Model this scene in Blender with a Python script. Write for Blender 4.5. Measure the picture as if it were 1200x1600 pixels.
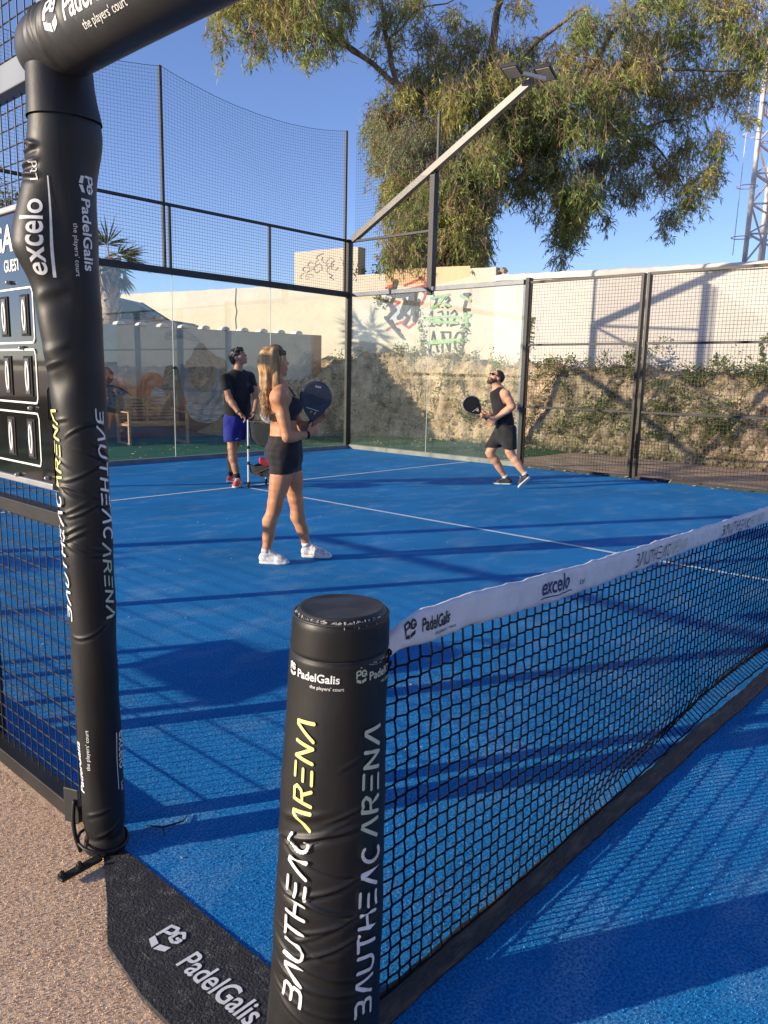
import bpy, bmesh, math, random
import numpy as np
from mathutils import Vector, Matrix
random.seed(7); rng = np.random.default_rng(7)
SC = bpy.context.scene
COL = SC.collection
for o in list(bpy.data.objects): bpy.data.objects.remove(o)

# ------------------------------------------------------------------ camera
cam_d = bpy.data.cameras.new('camera'); cam = bpy.data.objects.new('camera', cam_d); COL.objects.link(cam); SC.camera = cam
YAW, PITCH, ROLL = 0.8365687637652143, -0.1729488088560048, 0.022461553157991657
def cam_axes():
    cy, sy, cp, sp = math.cos(YAW), math.sin(YAW), math.cos(PITCH), math.sin(PITCH)
    f = np.array([sy*cp, cy*cp, sp]); r = np.array([cy, -sy, 0.0]); u = np.cross(r, f)
    cr, sr = math.cos(ROLL), math.sin(ROLL)
    return cr*r + sr*u, -sr*r + cr*u, f
_r, _u, _f = cam_axes()
M = Matrix.Identity(4)
for i in range(3):
    M[i][0] = _r[i]; M[i][1] = _u[i]; M[i][2] = -_f[i]
M[0][3], M[1][3], M[2][3] = -1.0663306944230098, -0.998602266592686, 1.4282210001506448
cam.matrix_world = M
cam_d.sensor_fit = 'HORIZONTAL'; cam_d.sensor_width = 36.0; cam_d.lens = 36.0*1205.02/1200.0
cam_d.clip_start = 0.05; cam_d.clip_end = 3000

# ------------------------------------------------------------------ light
SUN_EL = math.radians(13.6); SUN_AZ = math.radians(28.5)
L = Vector((math.cos(SUN_EL)*math.cos(SUN_AZ), -math.cos(SUN_EL)*math.sin(SUN_AZ), -math.sin(SUN_EL)))  # travel direction
sd = bpy.data.lights.new('sun', 'SUN'); sun = bpy.data.objects.new('sun', sd); COL.objects.link(sun)
sd.energy = 4.5; sd.angle = math.radians(0.55); sd.color = (1.0, 0.84, 0.64)
sun.rotation_euler = L.to_track_quat('-Z', 'Y').to_euler(); sun.location = (-20, 10, 12)
W = bpy.data.worlds.new('World'); SC.world = W; W.use_nodes = True
nt = W.node_tree; nt.nodes.clear()
sky = nt.nodes.new('ShaderNodeTexSky'); sky.sky_type = 'NISHITA'; sky.sun_disc = False
sky.sun_elevation = SUN_EL; sky.sun_rotation = math.atan2(-L.x, -L.y)
sky.air_density = 0.85; sky.dust_density = 0.1; sky.ozone_density = 3.0; sky.altitude = 30
bg = nt.nodes.new('ShaderNodeBackground'); bg.inputs[1].default_value = 0.135
wo = nt.nodes.new('ShaderNodeOutputWorld')
tint = nt.nodes.new('ShaderNodeMix'); tint.data_type = 'RGBA'; tint.blend_type = 'MULTIPLY'; tint.inputs[0].default_value = 1; tint.inputs[7].default_value = (0.93, 0.84, 0.99, 1); nt.links.new(sky.outputs[0], tint.inputs[6]); nt.links.new(tint.outputs[2], bg.inputs[0]); nt.links.new(bg.outputs[0], wo.inputs[0])
SC.view_settings.view_transform = 'Standard'; SC.view_settings.look = 'None'
SC.view_settings.exposure = 0.85; SC.view_settings.gamma = 1.0; SC.view_settings.use_curve_mapping = False
SC.cycles.max_bounces = 10; SC.cycles.transparent_max_bounces = 24; SC.cycles.diffuse_bounces = 3

# ------------------------------------------------------------------ materials
def mat(name, col, rough=0.7, col2=None, nscale=6.0, bump=0.0, bscale=60.0, metal=0.0, spec=0.5, detail=4.0, bdist=0.01, coat=0.0, sheen=0.0, stretch=None, lo=0.35, hi=0.65, subs=0.0):
    m = bpy.data.materials.new(name); m.use_nodes = True; t = m.node_tree; n = t.nodes; b = n['Principled BSDF']
    b.inputs['Base Color'].default_value = (*col, 1); b.inputs['Roughness'].default_value = rough; b.inputs['Metallic'].default_value = metal
    b.inputs['Specular IOR Level'].default_value = spec; b.inputs['Coat Weight'].default_value = coat
    b.inputs['Sheen Weight'].default_value = sheen
    if subs: b.inputs['Subsurface Weight'].default_value = subs; b.inputs['Subsurface Radius'].default_value = (0.02, 0.008, 0.004)
    tc = n.new('ShaderNodeTexCoord'); src = tc.outputs['Object']
    if stretch:
        mp = n.new('ShaderNodeMapping'); mp.inputs['Scale'].default_value = stretch; t.links.new(src, mp.inputs[0]); src = mp.outputs[0]
    if col2 is not None:
        nz = n.new('ShaderNodeTexNoise'); nz.inputs['Scale'].default_value = nscale; nz.inputs['Detail'].default_value = detail
        cr = n.new('ShaderNodeValToRGB'); cr.color_ramp.elements[0].position = lo; cr.color_ramp.elements[1].position = hi
        cr.color_ramp.elements[0].color = (*col, 1); cr.color_ramp.elements[1].color = (*col2, 1)
        t.links.new(src, nz.inputs[0]); t.links.new(nz.outputs[0], cr.inputs[0]); t.links.new(cr.outputs[0], b.inputs['Base Color'])
    if bump:
        nb = n.new('ShaderNodeTexNoise'); nb.inputs['Scale'].default_value = bscale; nb.inputs['Detail'].default_value = 5
        bp = n.new('ShaderNodeBump'); bp.inputs['Strength'].default_value = bump; bp.inputs['Distance'].default_value = bdist
        t.links.new(src, nb.inputs[0]); t.links.new(nb.outputs[0], bp.inputs['Height']); t.links.new(bp.outputs[0], b.inputs['Normal'])
    return m
def nodes_of(m): return m.node_tree, m.node_tree.nodes, m.node_tree.nodes['Principled BSDF']
def mixc(t, fac, a, b, mode='MIX'):
    x = t.nodes.new('ShaderNodeMix'); x.data_type = 'RGBA'; x.blend_type = mode
    if isinstance(fac, (int, float)): x.inputs[0].default_value = fac
    else: t.links.new(fac, x.inputs[0])
    for s, v in ((6, a), (7, b)):
        if isinstance(v, tuple): x.inputs[s].default_value = (*v, 1) if len(v) == 3 else v
        else: t.links.new(v, x.inputs[s])
    return x.outputs[2]
def noise(t, src, scale, detail=4, rough=0.5, lo=None, hi=None, dist=0.0):
    n = t.nodes.new('ShaderNodeTexNoise'); n.inputs['Scale'].default_value = scale; n.inputs['Detail'].default_value = detail
    n.inputs['Roughness'].default_value = rough; n.inputs['Distortion'].default_value = dist; t.links.new(src, n.inputs[0])
    if lo is None: return n.outputs[0]
    m = t.nodes.new('ShaderNodeMapRange'); m.inputs[1].default_value = lo; m.inputs[2].default_value = hi; t.links.new(n.outputs[0], m.inputs[0])
    return m.outputs[0]

def turf_mat(name, c1, c2, sand, sand_amt=0.5, worn=(0.5, 0.75), bd=0.006):
    m = mat(name, c1, 0.85, spec=0.12, sheen=0.0); t, n, b = nodes_of(m)
    tc = n.new('ShaderNodeTexCoord'); P = tc.outputs['Object']
    fine = noise(t, P, 120, 4, 0.75, 0.40, 0.60); big = noise(t, P, 0.9, 5, 0.6, 0.3, 0.7)
    c = mixc(t, fine, c1, c2)
    mp = n.new('ShaderNodeMapping'); mp.inputs['Scale'].default_value = (0.9, 1.7, 1); mp.inputs['Rotation'].default_value = (0, 0, 0.5); t.links.new(P, mp.inputs[0])
    wn = noise(t, mp.outputs[0], 2.3, 7, 0.65, worn[0], worn[1])
    sp = noise(t, P, 330, 2, 0.5, 0.62, 0.75)
    ms = n.new('ShaderNodeMath'); ms.operation = 'MULTIPLY'; t.links.new(wn, ms.inputs[0]); t.links.new(fine, ms.inputs[1])
    ms2 = n.new('ShaderNodeMath'); ms2.operation = 'MULTIPLY'; ms2.inputs[1].default_value = sand_amt; t.links.new(ms.outputs[0], ms2.inputs[0])
    c = mixc(t, ms2.outputs[0], c, sand)
    sp2 = n.new('ShaderNodeMath'); sp2.operation = 'MULTIPLY'; sp2.inputs[1].default_value = 0.22; t.links.new(sp, sp2.inputs[0])
    c = mixc(t, sp2.outputs[0], c, sand)
    hs = n.new('ShaderNodeHueSaturation'); t.links.new(c, hs.inputs['Color'])
    mr = n.new('ShaderNodeMapRange'); mr.inputs[3].default_value = 0.85; mr.inputs[4].default_value = 1.18; t.links.new(big, mr.inputs[0]); t.links.new(mr.outputs[0], hs.inputs['Value'])
    t.links.new(hs.outputs[0], b.inputs['Base Color'])
    bp = n.new('ShaderNodeBump'); bp.inputs['Strength'].default_value = 0.55; bp.inputs['Distance'].default_value = bd
    t.links.new(noise(t, P, 130, 4, 0.75), bp.inputs['Height']); t.links.new(bp.outputs[0], b.inputs['Normal'])
    return m
M_BLUE = turf_mat('blue_turf', (0.004, 0.100, 0.30), (0.024, 0.27, 0.60), (0.32, 0.48, 0.60), 0.6, bd=0.008)
M_BEIGE = turf_mat('beige_ground', (0.50, 0.34, 0.22), (0.76, 0.57, 0.40), (0.80, 0.66, 0.52), 0.4, (0.45, 0.8), bd=0.012)
M_GREEN = turf_mat('green_turf', (0.015, 0.075, 0.03), (0.03, 0.12, 0.05), (0.30, 0.33, 0.2), 0.3)
M_LINE = mat('line_white', (0.75, 0.78, 0.80), 0.85, (0.5, 0.6, 0.75), 160, 0.4, 200, detail=3)
M_STEEL = mat('dark_steel', (0.010, 0.0105, 0.012), 0.5, (0.022, 0.021, 0.020), 5, 0.08, 90, spec=0.35)
M_STEEL_B = mat('sunlit_steel', (0.020, 0.018, 0.016), 0.5, (0.038, 0.034, 0.030), 5, 0.08, 90, spec=.35)  # lighter copy of the dark steel, sunlit tone put into its colour
M_STEEL_G = mat('grey_blue_steel', (0.13, 0.15, 0.17), 0.45, (0.18, 0.2, 0.22), 4, 0.05, 90)
M_WIRE = mat('wire', (0.018, 0.018, 0.02), 0.5)
M_WIREB = mat('wire_rusty', (0.06, 0.045, 0.035), 0.6, (0.12, 0.09, 0.06), 3)
M_STRING = mat('net_string', (0.006, 0.006, 0.008), 0.9, spec=0.15)
M_NETSTR = mat('high_net_string', (0.02, 0.022, 0.028), 0.8)
M_BASE = mat('kerb_concrete', (0.22, 0.22, 0.19), 0.85, (0.34, 0.33, 0.28), 4, 0.3, 40)
M_WHITE = mat('white_print', (0.78, 0.78, 0.76), 0.55, (0.66, 0.66, 0.64), 60)
M_YELL = mat('yellow_print', (0.80, 0.70, 0.24), 0.55, (0.72, 0.62, 0.22), 60)
M_BLKP = mat('black_print', (0.02, 0.02, 0.025), 0.6)
M_NAVY = mat('navy_print', (0.02, 0.03, 0.14), 0.6)
M_SAGE = mat('sage_print', (0.50, 0.55, 0.42), 0.6)
def leather(name, col):
    m = mat(name, col, 0.46, spec=0.4); t, n, b = nodes_of(m)
    tc = n.new('ShaderNodeTexCoord'); P = tc.outputs['Object']
    sm = noise(t, P, 9, 6, 0.6, 0.3, 0.75); t.links.new(mixc(t, sm, col, tuple(c*1.6+0.002 for c in col)), b.inputs['Base Color'])
    mr = n.new('ShaderNodeMapRange'); mr.inputs[3].default_value = 0.38; mr.inputs[4].default_value = 0.62; t.links.new(noise(t, P, 14, 6, 0.7), mr.inputs[0]); t.links.new(mr.outputs[0], b.inputs['Roughness'])
    bp = n.new('ShaderNodeBump'); bp.inputs['Strength'].default_value = 0.25; bp.inputs['Distance'].default_value = 0.004
    mp = n.new('ShaderNodeMapping'); mp.inputs['Scale'].default_value = (1, 1, 0.35); t.links.new(P, mp.inputs[0])
    t.links.new(noise(t, mp.outputs[0], 22, 6, 0.6, dist=0.6), bp.inputs['Height'])
    bp2 = n.new('ShaderNodeBump'); bp2.inputs['Strength'].default_value = 0.12; bp2.inputs['Distance'].default_value = 0.001
    t.links.new(noise(t, P, 700, 2), bp2.inputs['Height']); t.links.new(bp.outputs[0], bp2.inputs['Normal']); t.links.new(bp2.outputs[0], b.inputs['Normal'])
    return m
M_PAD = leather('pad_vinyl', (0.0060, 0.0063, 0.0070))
M_PADG = leather('pad_vinyl_grey', (0.020, 0.0205, 0.0215))  # lighter grey copy of the pad vinyl
M_TAPE = mat('tape_vinyl', (0.62, 0.61, 0.64), 0.6, (0.72, 0.71, 0.72), 8, 0.5, 25, bdist=0.01)
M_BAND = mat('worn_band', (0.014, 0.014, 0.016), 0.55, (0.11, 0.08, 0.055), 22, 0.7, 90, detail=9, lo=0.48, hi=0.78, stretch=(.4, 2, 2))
M_WORN = mat('scuffed_seam', (0.30, 0.28, 0.25), 0.8, (0.55, 0.52, 0.48), 90, 0.6, 90)
def glass_mat():
    m = bpy.data.materials.new('court_glass'); m.use_nodes = True; t = m.node_tree; n = t.nodes; n.clear()
    out = n.new('ShaderNodeOutputMaterial'); tr = n.new('ShaderNodeBsdfTransparent'); tr.inputs[0].default_value = (0.93, 0.965, 0.945, 1)
    gl = n.new('ShaderNodeBsdfGlossy'); gl.inputs['Roughness'].default_value = 0.015; gl.inputs[0].default_value = (0.95, 1, 0.98, 1)
    fr = n.new('ShaderNodeFresnel'); fr.inputs[0].default_value = 1.85
    ge = n.new('ShaderNodeNewGeometry'); sb_ = n.new('ShaderNodeMath'); sb_.operation = 'SUBTRACT'; sb_.inputs[0].default_value = 1; t.links.new(ge.outputs['Backfacing'], sb_.inputs[1])
    fm_ = n.new('ShaderNodeMath'); fm_.operation = 'MULTIPLY'; t.links.new(fr.outputs[0], fm_.inputs[0]); t.links.new(sb_.outputs[0], fm_.inputs[1])
    mx = n.new('ShaderNodeMixShader'); t.links.new(fm_.outputs[0], mx.inputs[0]); t.links.new(tr.outputs[0], mx.inputs[1]); t.links.new(gl.outputs[0], mx.inputs[2])
    df = n.new('ShaderNodeBsdfDiffuse'); df.inputs[0].default_value = (0.7, 0.68, 0.62, 1)
    tc = n.new('ShaderNodeTexCoord'); nz = noise(t, tc.outputs['Object'], 3.0, 8, 0.7, 0.35, 0.9)
    mu = n.new('ShaderNodeMath'); mu.operation = 'MULTIPLY_ADD'; mu.inputs[1].default_value = 0.06; mu.inputs[2].default_value = 0.010; t.links.new(nz, mu.inputs[0])
    mx2 = n.new('ShaderNodeMixShader'); t.links.new(mu.outputs[0], mx2.inputs[0]); t.links.new(mx.outputs[0], mx2.inputs[1]); t.links.new(df.outputs[0], mx2.inputs[2])
    t.links.new(mx2.outputs[0], out.inputs[0]); return m
M_GLASS = glass_mat()
M_GEDGE = mat('glass_edge', (0.55, 0.62, 0.56), 0.3)

# ------------------------------------------------------------------ mesh helpers
def link(o, parent=None):
    COL.objects.link(o)
    if parent is not None: o.parent = parent
    return o
class MB:
    def __init__(s): s.v = []; s.f = []; s.n = 0
    def add(s, v, f):
        v = np.asarray(v, float).reshape(-1, 3); s.v.append(v)
        for q in f: s.f.append(tuple(int(i)+s.n for i in q))
        s.n += len(v); return s
    def box(s, c, size, R=None):
        x, y, z = [d/2 for d in size]
        v = np.array([(a, b, c_) for a in (-x, x) for b in (-y, y) for c_ in (-z, z)])
        if R is not None: v = v @ np.asarray(R).T
        return s.add(v + np.asarray(c), [(0, 1, 3, 2), (4, 6, 7, 5), (0, 4, 5, 1), (2, 3, 7, 6), (0, 2, 6, 4), (1, 5, 7, 3)])
    def bar(s, a, b, w, h=None, up=(0, 0, 1)):
        a = np.array(a, float); b = np.array(b, float); d = b-a; l = np.linalg.norm(d); d /= l; h = h or w
        up = np.array(up, float)
        if abs(d @ up) > 0.98: up = np.array((1.0, 0, 0))
        sx = np.cross(d, up); sx /= np.linalg.norm(sx); uz = np.cross(sx, d)
        return s.box((a+b)/2, (l, w, h), np.stack([d, sx, uz], 1))
    def tube(s, pts, r, n=8, caps=True, squash=None):
        pts = np.asarray(pts, float); m = len(pts); r = np.broadcast_to(r, (m,))
        T = np.gradient(pts, axis=0); T /= np.linalg.norm(T, axis=1)[:, None]+1e-9
        ref = np.array((0, 0, 1.0)) if abs(T[0][2]) < 0.9 else np.array((1.0, 0, 0))
        V = []; N = np.cross(T[0], ref); N /= np.linalg.norm(N)
        for i in range(m):
            N = N - T[i]*(N @ T[i]); N /= np.linalg.norm(N)+1e-9; B = np.cross(T[i], N)
            a = np.arange(n)*2*math.pi/n
            V.append(pts[i] + r[i]*(np.cos(a)[:, None]*N + np.sin(a)[:, None]*B))
        V = np.concatenate(V); F = []
        for i in range(m-1):
            for k in range(n): F.append((i*n+k, i*n+(k+1) % n, (i+1)*n+(k+1) % n, (i+1)*n+k))
        if caps: F.append(tuple(range(n-1, -1, -1))); F.append(tuple((m-1)*n+k for k in range(n)))
        return s.add(V, F)
    def cyl(s, a, b, r, n=16, r2=None): return s.tube([a, b], [r, r if r2 is None else r2], n)
    def prism(s, poly, z0, z1, f=None):
        n = len(poly); v = [(x, y, z0) for x, y in poly]+[(x, y, z1) for x, y in poly]
        if f: v = [f(*p) for p in v]
        return s.add(v, [tuple(range(n-1, -1, -1)), tuple(range(n, 2*n))]+[(i, (i+1) % n, n+(i+1) % n, n+i) for i in range(n)])
    def ball(s, c, r, nu=12, nv=8):
        r = np.broadcast_to(r, (3,)); V = []; F = []
        for j in range(nv+1):
            t = math.pi*j/nv
            for i in range(nu): p = 2*math.pi*i/nu; V.append((c[0]+r[0]*math.sin(t)*math.cos(p), c[1]+r[1]*math.sin(t)*math.sin(p), c[2]+r[2]*math.cos(t)))
        for j in range(nv):
            for i in range(nu): F.append((j*nu+i, (j+1)*nu+i, (j+1)*nu+(i+1) % nu, j*nu+(i+1) % nu))
        return s.add(V, F)
    def mesh(s, name, smooth=False):
        me = bpy.data.meshes.new(name); me.from_pydata(np.concatenate(s.v).tolist() if s.v else [], [], s.f); me.validate()
        if smooth: me.polygons.foreach_set('use_smooth', [True]*len(me.polygons))
        me.update(); return me
    def build(s, name, material, parent=None, smooth=False, bevel=0.0):
        o = bpy.data.objects.new(name, s.mesh(name, smooth)); o.data.materials.append(material); link(o, parent)
        if bevel:
            b = o.modifiers.new('bevel', 'BEVEL'); b.width = bevel; b.segments = 2; b.limit_method = 'ANGLE'
        return o
def npmesh(name, V, F, material, parent=None, smooth=False, k=None):
    """fast mesh from numpy arrays; F is (n,k)"""
    V = np.asarray(V, np.float32); F = np.asarray(F, np.int32); k = F.shape[1]
    me = bpy.data.meshes.new(name); me.vertices.add(len(V)); me.vertices.foreach_set('co', V.ravel())
    me.loops.add(F.size); me.loops.foreach_set('vertex_index', F.ravel())
    me.polygons.add(len(F)); me.polygons.foreach_set('loop_start', np.arange(0, F.size, k, dtype=np.int32))
    me.polygons.foreach_set('loop_total', np.full(len(F), k, np.int32))
    if smooth: me.polygons.foreach_set('use_smooth', np.ones(len(F), bool))
    me.update(calc_edges=True); me.materials.append(material)
    o = bpy.data.objects.new(name, me); link(o, parent); return o
def seg_arrays(A, B, r, n=4):
    """many straight thin bars A->B as n sided tubes"""
    A = np.asarray(A, float); B = np.asarray(B, float); D = B-A; D /= np.linalg.norm(D, axis=1)[:, None]+1e-12
    ref = np.where(np.abs(D[:, 2:3]) < 0.9, np.array([[0, 0, 1.0]]), np.array([[1.0, 0, 0]]))
    N = np.cross(D, ref); N /= np.linalg.norm(N, axis=1)[:, None]; Bn = np.cross(D, N)
    a = np.arange(n)*2*math.pi/n+math.pi/n; r = np.broadcast_to(np.asarray(r, float).reshape(-1, 1, 1), (len(A), 1, 1))
    ring = np.cos(a)[None, :, None]*N[:, None]+np.sin(a)[None, :, None]*Bn[:, None]
    V = np.concatenate([A[:, None]+r*ring, B[:, None]+r*ring], 1).reshape(-1, 3)
    base = (np.arange(len(A))*2*n)[:, None, None]; k = np.arange(n)
    q = np.stack([k, (k+1) % n, n+(k+1) % n, n+k], 1)[None]+base
    return V, q.reshape(-1, 4)
def segs(name, A, B, r, material, parent=None, n=4, smooth=False):
    V, F = seg_arrays(A, B, r, n); return npmesh(name, V, F, material, parent, smooth)
def tag(o, label=None, cat=None, group=None, kind=None):
    if label: o['label'] = label
    if cat: o['category'] = cat
    if group: o['group'] = group
    if kind: o['kind'] = kind
    return o
def thing(name, label, cat, loc=(0, 0, 0), group=None):
    o = bpy.data.objects.new(name, None); o.empty_display_size = 0.2; o.location = loc; link(o); tag(o, label, cat, group)
    return o
def put(o, root):
    """parent an object built in world coordinates to an empty that may be off the origin"""
    o.parent = root; o.matrix_parent_inverse = Matrix.Translation(-Vector(root.location)); return o
def kids(root, objs):
    for o in objs: put(o, root)
def copy_tree(o, off, label, parent=None):
    c = o.copy(); COL.objects.link(c)
    if parent is None: c.location = Vector(o.location)+Vector(off); c['label'] = label
    else: c.parent = parent; c.matrix_parent_inverse = o.matrix_parent_inverse.copy()
    for ch in list(o.children): copy_tree(ch, off, label, c)
    return c

# ---- flat print: text and strokes mapped onto any surface
def text2d(s, size, bold=0.0, shear=0.0, align='LEFT', xs=1.0):
    cu = bpy.data.curves.new('t', 'FONT'); cu.body = s; cu.size = size; cu.offset = bold*size; cu.shear = shear; cu.align_x = align; cu.resolution_u = 4
    cu.fill_mode = 'FRONT'; o = bpy.data.objects.new('t', cu); COL.objects.link(o); dg = bpy.context.evaluated_depsgraph_get(); dg.update()
    me = bpy.data.meshes.new_from_object(o.evaluated_get(dg)); bpy.data.objects.remove(o); bpy.data.curves.remove(cu)
    v = np.array([tuple(x.co) for x in me.vertices]); 
    if len(v): v[:, 0] *= xs
    f = [tuple(p.vertices) for p in me.polygons]; bpy.data.meshes.remove(me); return v, f
def stroke2d(polys, w):
    """rounded ribbon strokes; every piece gets its own tiny lift so that no two faces share a plane"""
    V = []; F = []; k = 0
    def piece(pts):
        nonlocal k
        b = len(V); V.extend([(x, y, k*0.00006) for x, y in pts]); F.append(tuple(range(b, b+len(pts)))); k += 1
    for P in polys:
        P = [np.array(p, float) for p in P]
        for a, b in zip(P[:-1], P[1:]):
            d = b-a; l = np.linalg.norm(d); nrm = np.array((-d[1], d[0]))/l*w/2
            piece([a-nrm, b-nrm, b+nrm, a+nrm])
        for p in P: piece([p+w/2*np.array((math.cos(t), math.sin(t))) for t in np.arange(10)*math.pi/5])
    return np.array(V), F
def arc(cx, cy, rx, ry, a0, a1, n=10): return [(cx+rx*math.cos(math.radians(a0+(a1-a0)*i/n)), cy+ry*math.sin(math.radians(a0+(a1-a0)*i/n))) for i in range(n+1)]
GL = {'B': [[(0, 1), (.5, 1), (.64, .88), (.60, .62), (.46, .52), (.12, .52)], [(.46, .52), (.66, .40), (.64, .12), (.5, 0), (0, 0)]],
      'A': [[(0, 0), (.40, 1), (.52, 1), (.74, 0)]], 'U': [[(0, 1), (0, .28)]+arc(.32, .30, .32, .30, 180, 360)+[(.64, 1)]],
      'T': [[(0, 1), (.7, 1)], [(.35, 1), (.35, 0)]], 'H': [[(0, 1), (0, 0)], [(0, .5), (.62, .5)], [(.62, 1), (.62, 0)]],
      'E': [[(.04, 1), (.6, 1)], [(0, .5), (.5, .5)], [(0, 0), (.56, 0)]], 'C': [arc(.36, .5, .36, .5, 55, 305, 14)],
      'R': [[(0, 0), (0, 1), (.46, 1), (.62, .82), (.5, .56), (.14, .5)], [(.34, .5), (.64, 0)]], 'N': [[(0, 0), (0, 1), (.62, 0), (.62, 1)]],
      ' ': []}
def logo_word(s, H, w=0.155, slant=0.18, gap=0.30):
    x = 0; out = []
    for ch in s:
        g = GL[ch]
        for pl in g: out.append([((x+p[0]+slant*p[1])*H, p[1]*H) for p in pl])
        x += (max(p[0] for pl in g for p in pl) if g else 0.25)+gap
    V, F = stroke2d(out, w*H); return V, F, x*H
def pg_logo(H):
    """two letter mark folded into a cube outline above two filled tiles"""
    P = [[(.08, .45), (.08, .98), (.36, 1.06), (.44, .90), (.38, .74), (.12, .68)], [(.88, .92), (.70, 1.06), (.54, .94), (.54, .62), (.74, .56), (.90, .66), (.90, .78), (.74, .76)]]
    V, F = stroke2d([[(x*H, y*H) for x, y in p] for p in P], .12*H); V = V.tolist()
    for q in ([(.06, .36), (.46, .24), (.46, -.02), (.06, .14)], [(.54, .24), (.92, .40), (.92, .16), (.54, -.02)]):
        b = len(V); V += [(x*H, y*H, 0.00002) for x, y in q]; F.append((b, b+1, b+2, b+3))
    return np.array(V), F
def mapped(name, V, F, fmap, material, parent=None, maxe=0.012):
    bm = bmesh.new(); vs = [bm.verts.new(tuple(p) if len(p) == 3 else (p[0], p[1], 0)) for p in V]
    for q in F:
        try: bm.faces.new([vs[i] for i in q])
        except ValueError: pass
    for _ in range(5):
        le = [e for e in bm.edges if e.calc_length() > maxe]
        if not le: break
        bmesh.ops.subdivide_edges(bm, edges=le, cuts=1)
        bmesh.ops.triangulate(bm, faces=[f for f in bm.faces if len(f.verts) > 3])
    bmesh.ops.triangulate(bm, faces=bm.faces[:])
    co = np.array([tuple(v.co) for v in bm.verts]); out = fmap(co[:, 0], co[:, 1], co[:, 2])
    for v, p in zip(bm.verts, out): v.co = p
    me = bpy.data.meshes.new(name); bm.to_mesh(me); bm.free(); me.materials.append(material)
    o = bpy.data.objects.new(name, me); link(o, parent); return o
def plane_map(o, ex, ey):
    o, ex, ey = [np.array(a, float) for a in (o, ex, ey)]; ex /= np.linalg.norm(ex); ey /= np.linalg.norm(ey); nz = np.cross(ex, ey)
    return lambda u, v, w: o + u[:, None]*ex + v[:, None]*ey + w[:, None]*nz

# ------------------------------------------------------------------ ground and court
def sheet(name, pts, z, material, kind='structure'):
    b = MB(); b.add([(x, y, z) for x, y in pts], [tuple(range(len(pts)))]); o = b.build(name, material); o['kind'] = kind; return o
sheet('ground', [(-900, -900), (900, -900), (900, 900), (-900, 900)], -0.012, M_BEIGE)
sheet('court_turf', [(-0.005, -10.1), (10.06, -10.1), (10.06, 10.06), (-0.005, 10.06)], 0.0, M_BLUE)
def line(x0, y0, x1, y1): return sheet('court_line', [(x0, y0), (x1, y0), (x1, y1), (x0, y1)], 0.004, M_LINE)
line(0.06, 6.925, 9.97, 6.975); line(4.975, 0.0, 5.025, 6.925); line(4.975, 6.975, 5.025, 7.17)
line(0.06, -6.975, 9.97, -6.925); line(4.975, -6.925, 5.025, -0.05)
sheet('green_turf', [(-6, 10.08), (10.08, 10.08), (10.08, 6.9), (12.1, 6.75), (13.7, 6.85), (14.2, 13.4), (12.1, 14.6), (-6, 17.0)], -0.006, M_GREEN)
M_DIRT = mat('dirt', (0.33, 0.21, 0.13), 0.95, (0.52, 0.36, 0.24), 3, 0.6, 30, detail=8)
sheet('dirt_path', [(10.08, -14), (15.8, -14), (15.8, 6.85), (13.7, 6.84), (12.1, 6.74), (10.08, 6.88)], -0.007, M_DIRT)
# entrance mat with printing
M_MAT = mat('rubber_mat', (0.018, 0.018, 0.02), 0.75, (0.05, 0.048, 0.045), 20, 0.6, 150, detail=8, lo=0.4, hi=0.8)
t_, n_, b_ = nodes_of(M_MAT); P_ = n_.new('ShaderNodeTexCoord').outputs['Object']
sp = noise(t_, P_, 22, 9, 0.8, 0.50, 0.70); sp3 = noise(t_, P_, 260, 2, 0.6, 0.5, 0.62)
mm = n_.new('ShaderNodeMath'); mm.operation = 'MULTIPLY'; t_.links.new(sp, mm.inputs[0]); t_.links.new(sp3, mm.inputs[1])
t_.links.new(mixc(t_, mm.outputs[0], (0.018, 0.018, 0.02), (0.34, 0.32, 0.28)), b_.inputs['Base Color'])
mat_pts = [(-0.002, 1.0), (-0.064, 1.0), (-0.16, 0.80), (-0.235, 0.66), (-0.262, 0.45), (-0.262, -1.05), (-0.002, -1.05)]
b = MB(); b.prism(mat_pts, -0.011, 0.004); dm = b.build('door_mat', M_MAT); tag(dm, 'black rubber entrance mat with white lettering beside the blue turf', 'mat')
V, F = text2d('PadelGalis', 0.088, 0.014, 0.05, xs=.76)
fm = plane_map((-0.156, 0.478, 0.006), (0.02, -1, 0), (1, 0.02, 0))
mapped('lettering', V, F, fm, M_WHITE, dm)
V, F = pg_logo(0.078); fm = plane_map((-0.166, 0.602, 0.006), (0.02, -1, 0), (1, 0.02, 0)); mapped('emblem', V, F, fm, M_WHITE, dm)

# ------------------------------------------------------------------ court enclosure
def wires(name, a, b_, z0, z1, pitch, r, material, parent, n=3, off=(0, 0)):
    """steel wire mesh between two ground points"""
    a = np.array(a, float); b2 = np.array(b_, float); l = np.linalg.norm(b2-a); d = (b2-a)/l
    ks = np.arange(pitch/2, l, pitch); zs = np.arange(z0+pitch/2, z1, pitch); A = []; B = []
    for k in ks: p = a+d*k; A.append((p[0], p[1], z0)); B.append((p[0], p[1], z1))
    for z in zs: A.append((a[0]+off[0], a[1]+off[1], z)); B.append((b2[0]+off[0], b2[1]+off[1], z))
    o = segs(name, A, B, r, material, parent, n); o['kind'] = 'stuff'; return o
def post(x, y, z0, z1, w, d, material, parent, name='post', rz=0):
    b = MB(); b.box((x, y, (z0+z1)/2), (w, d, z1-z0)); return b.build(name, material, parent, bevel=0.004)
def rail(a, b_, w, h, material, parent, name='rail'):
    b = MB(); b.bar(a, b_, w, h); return b.build(name, material, parent, bevel=0.003)
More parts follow.
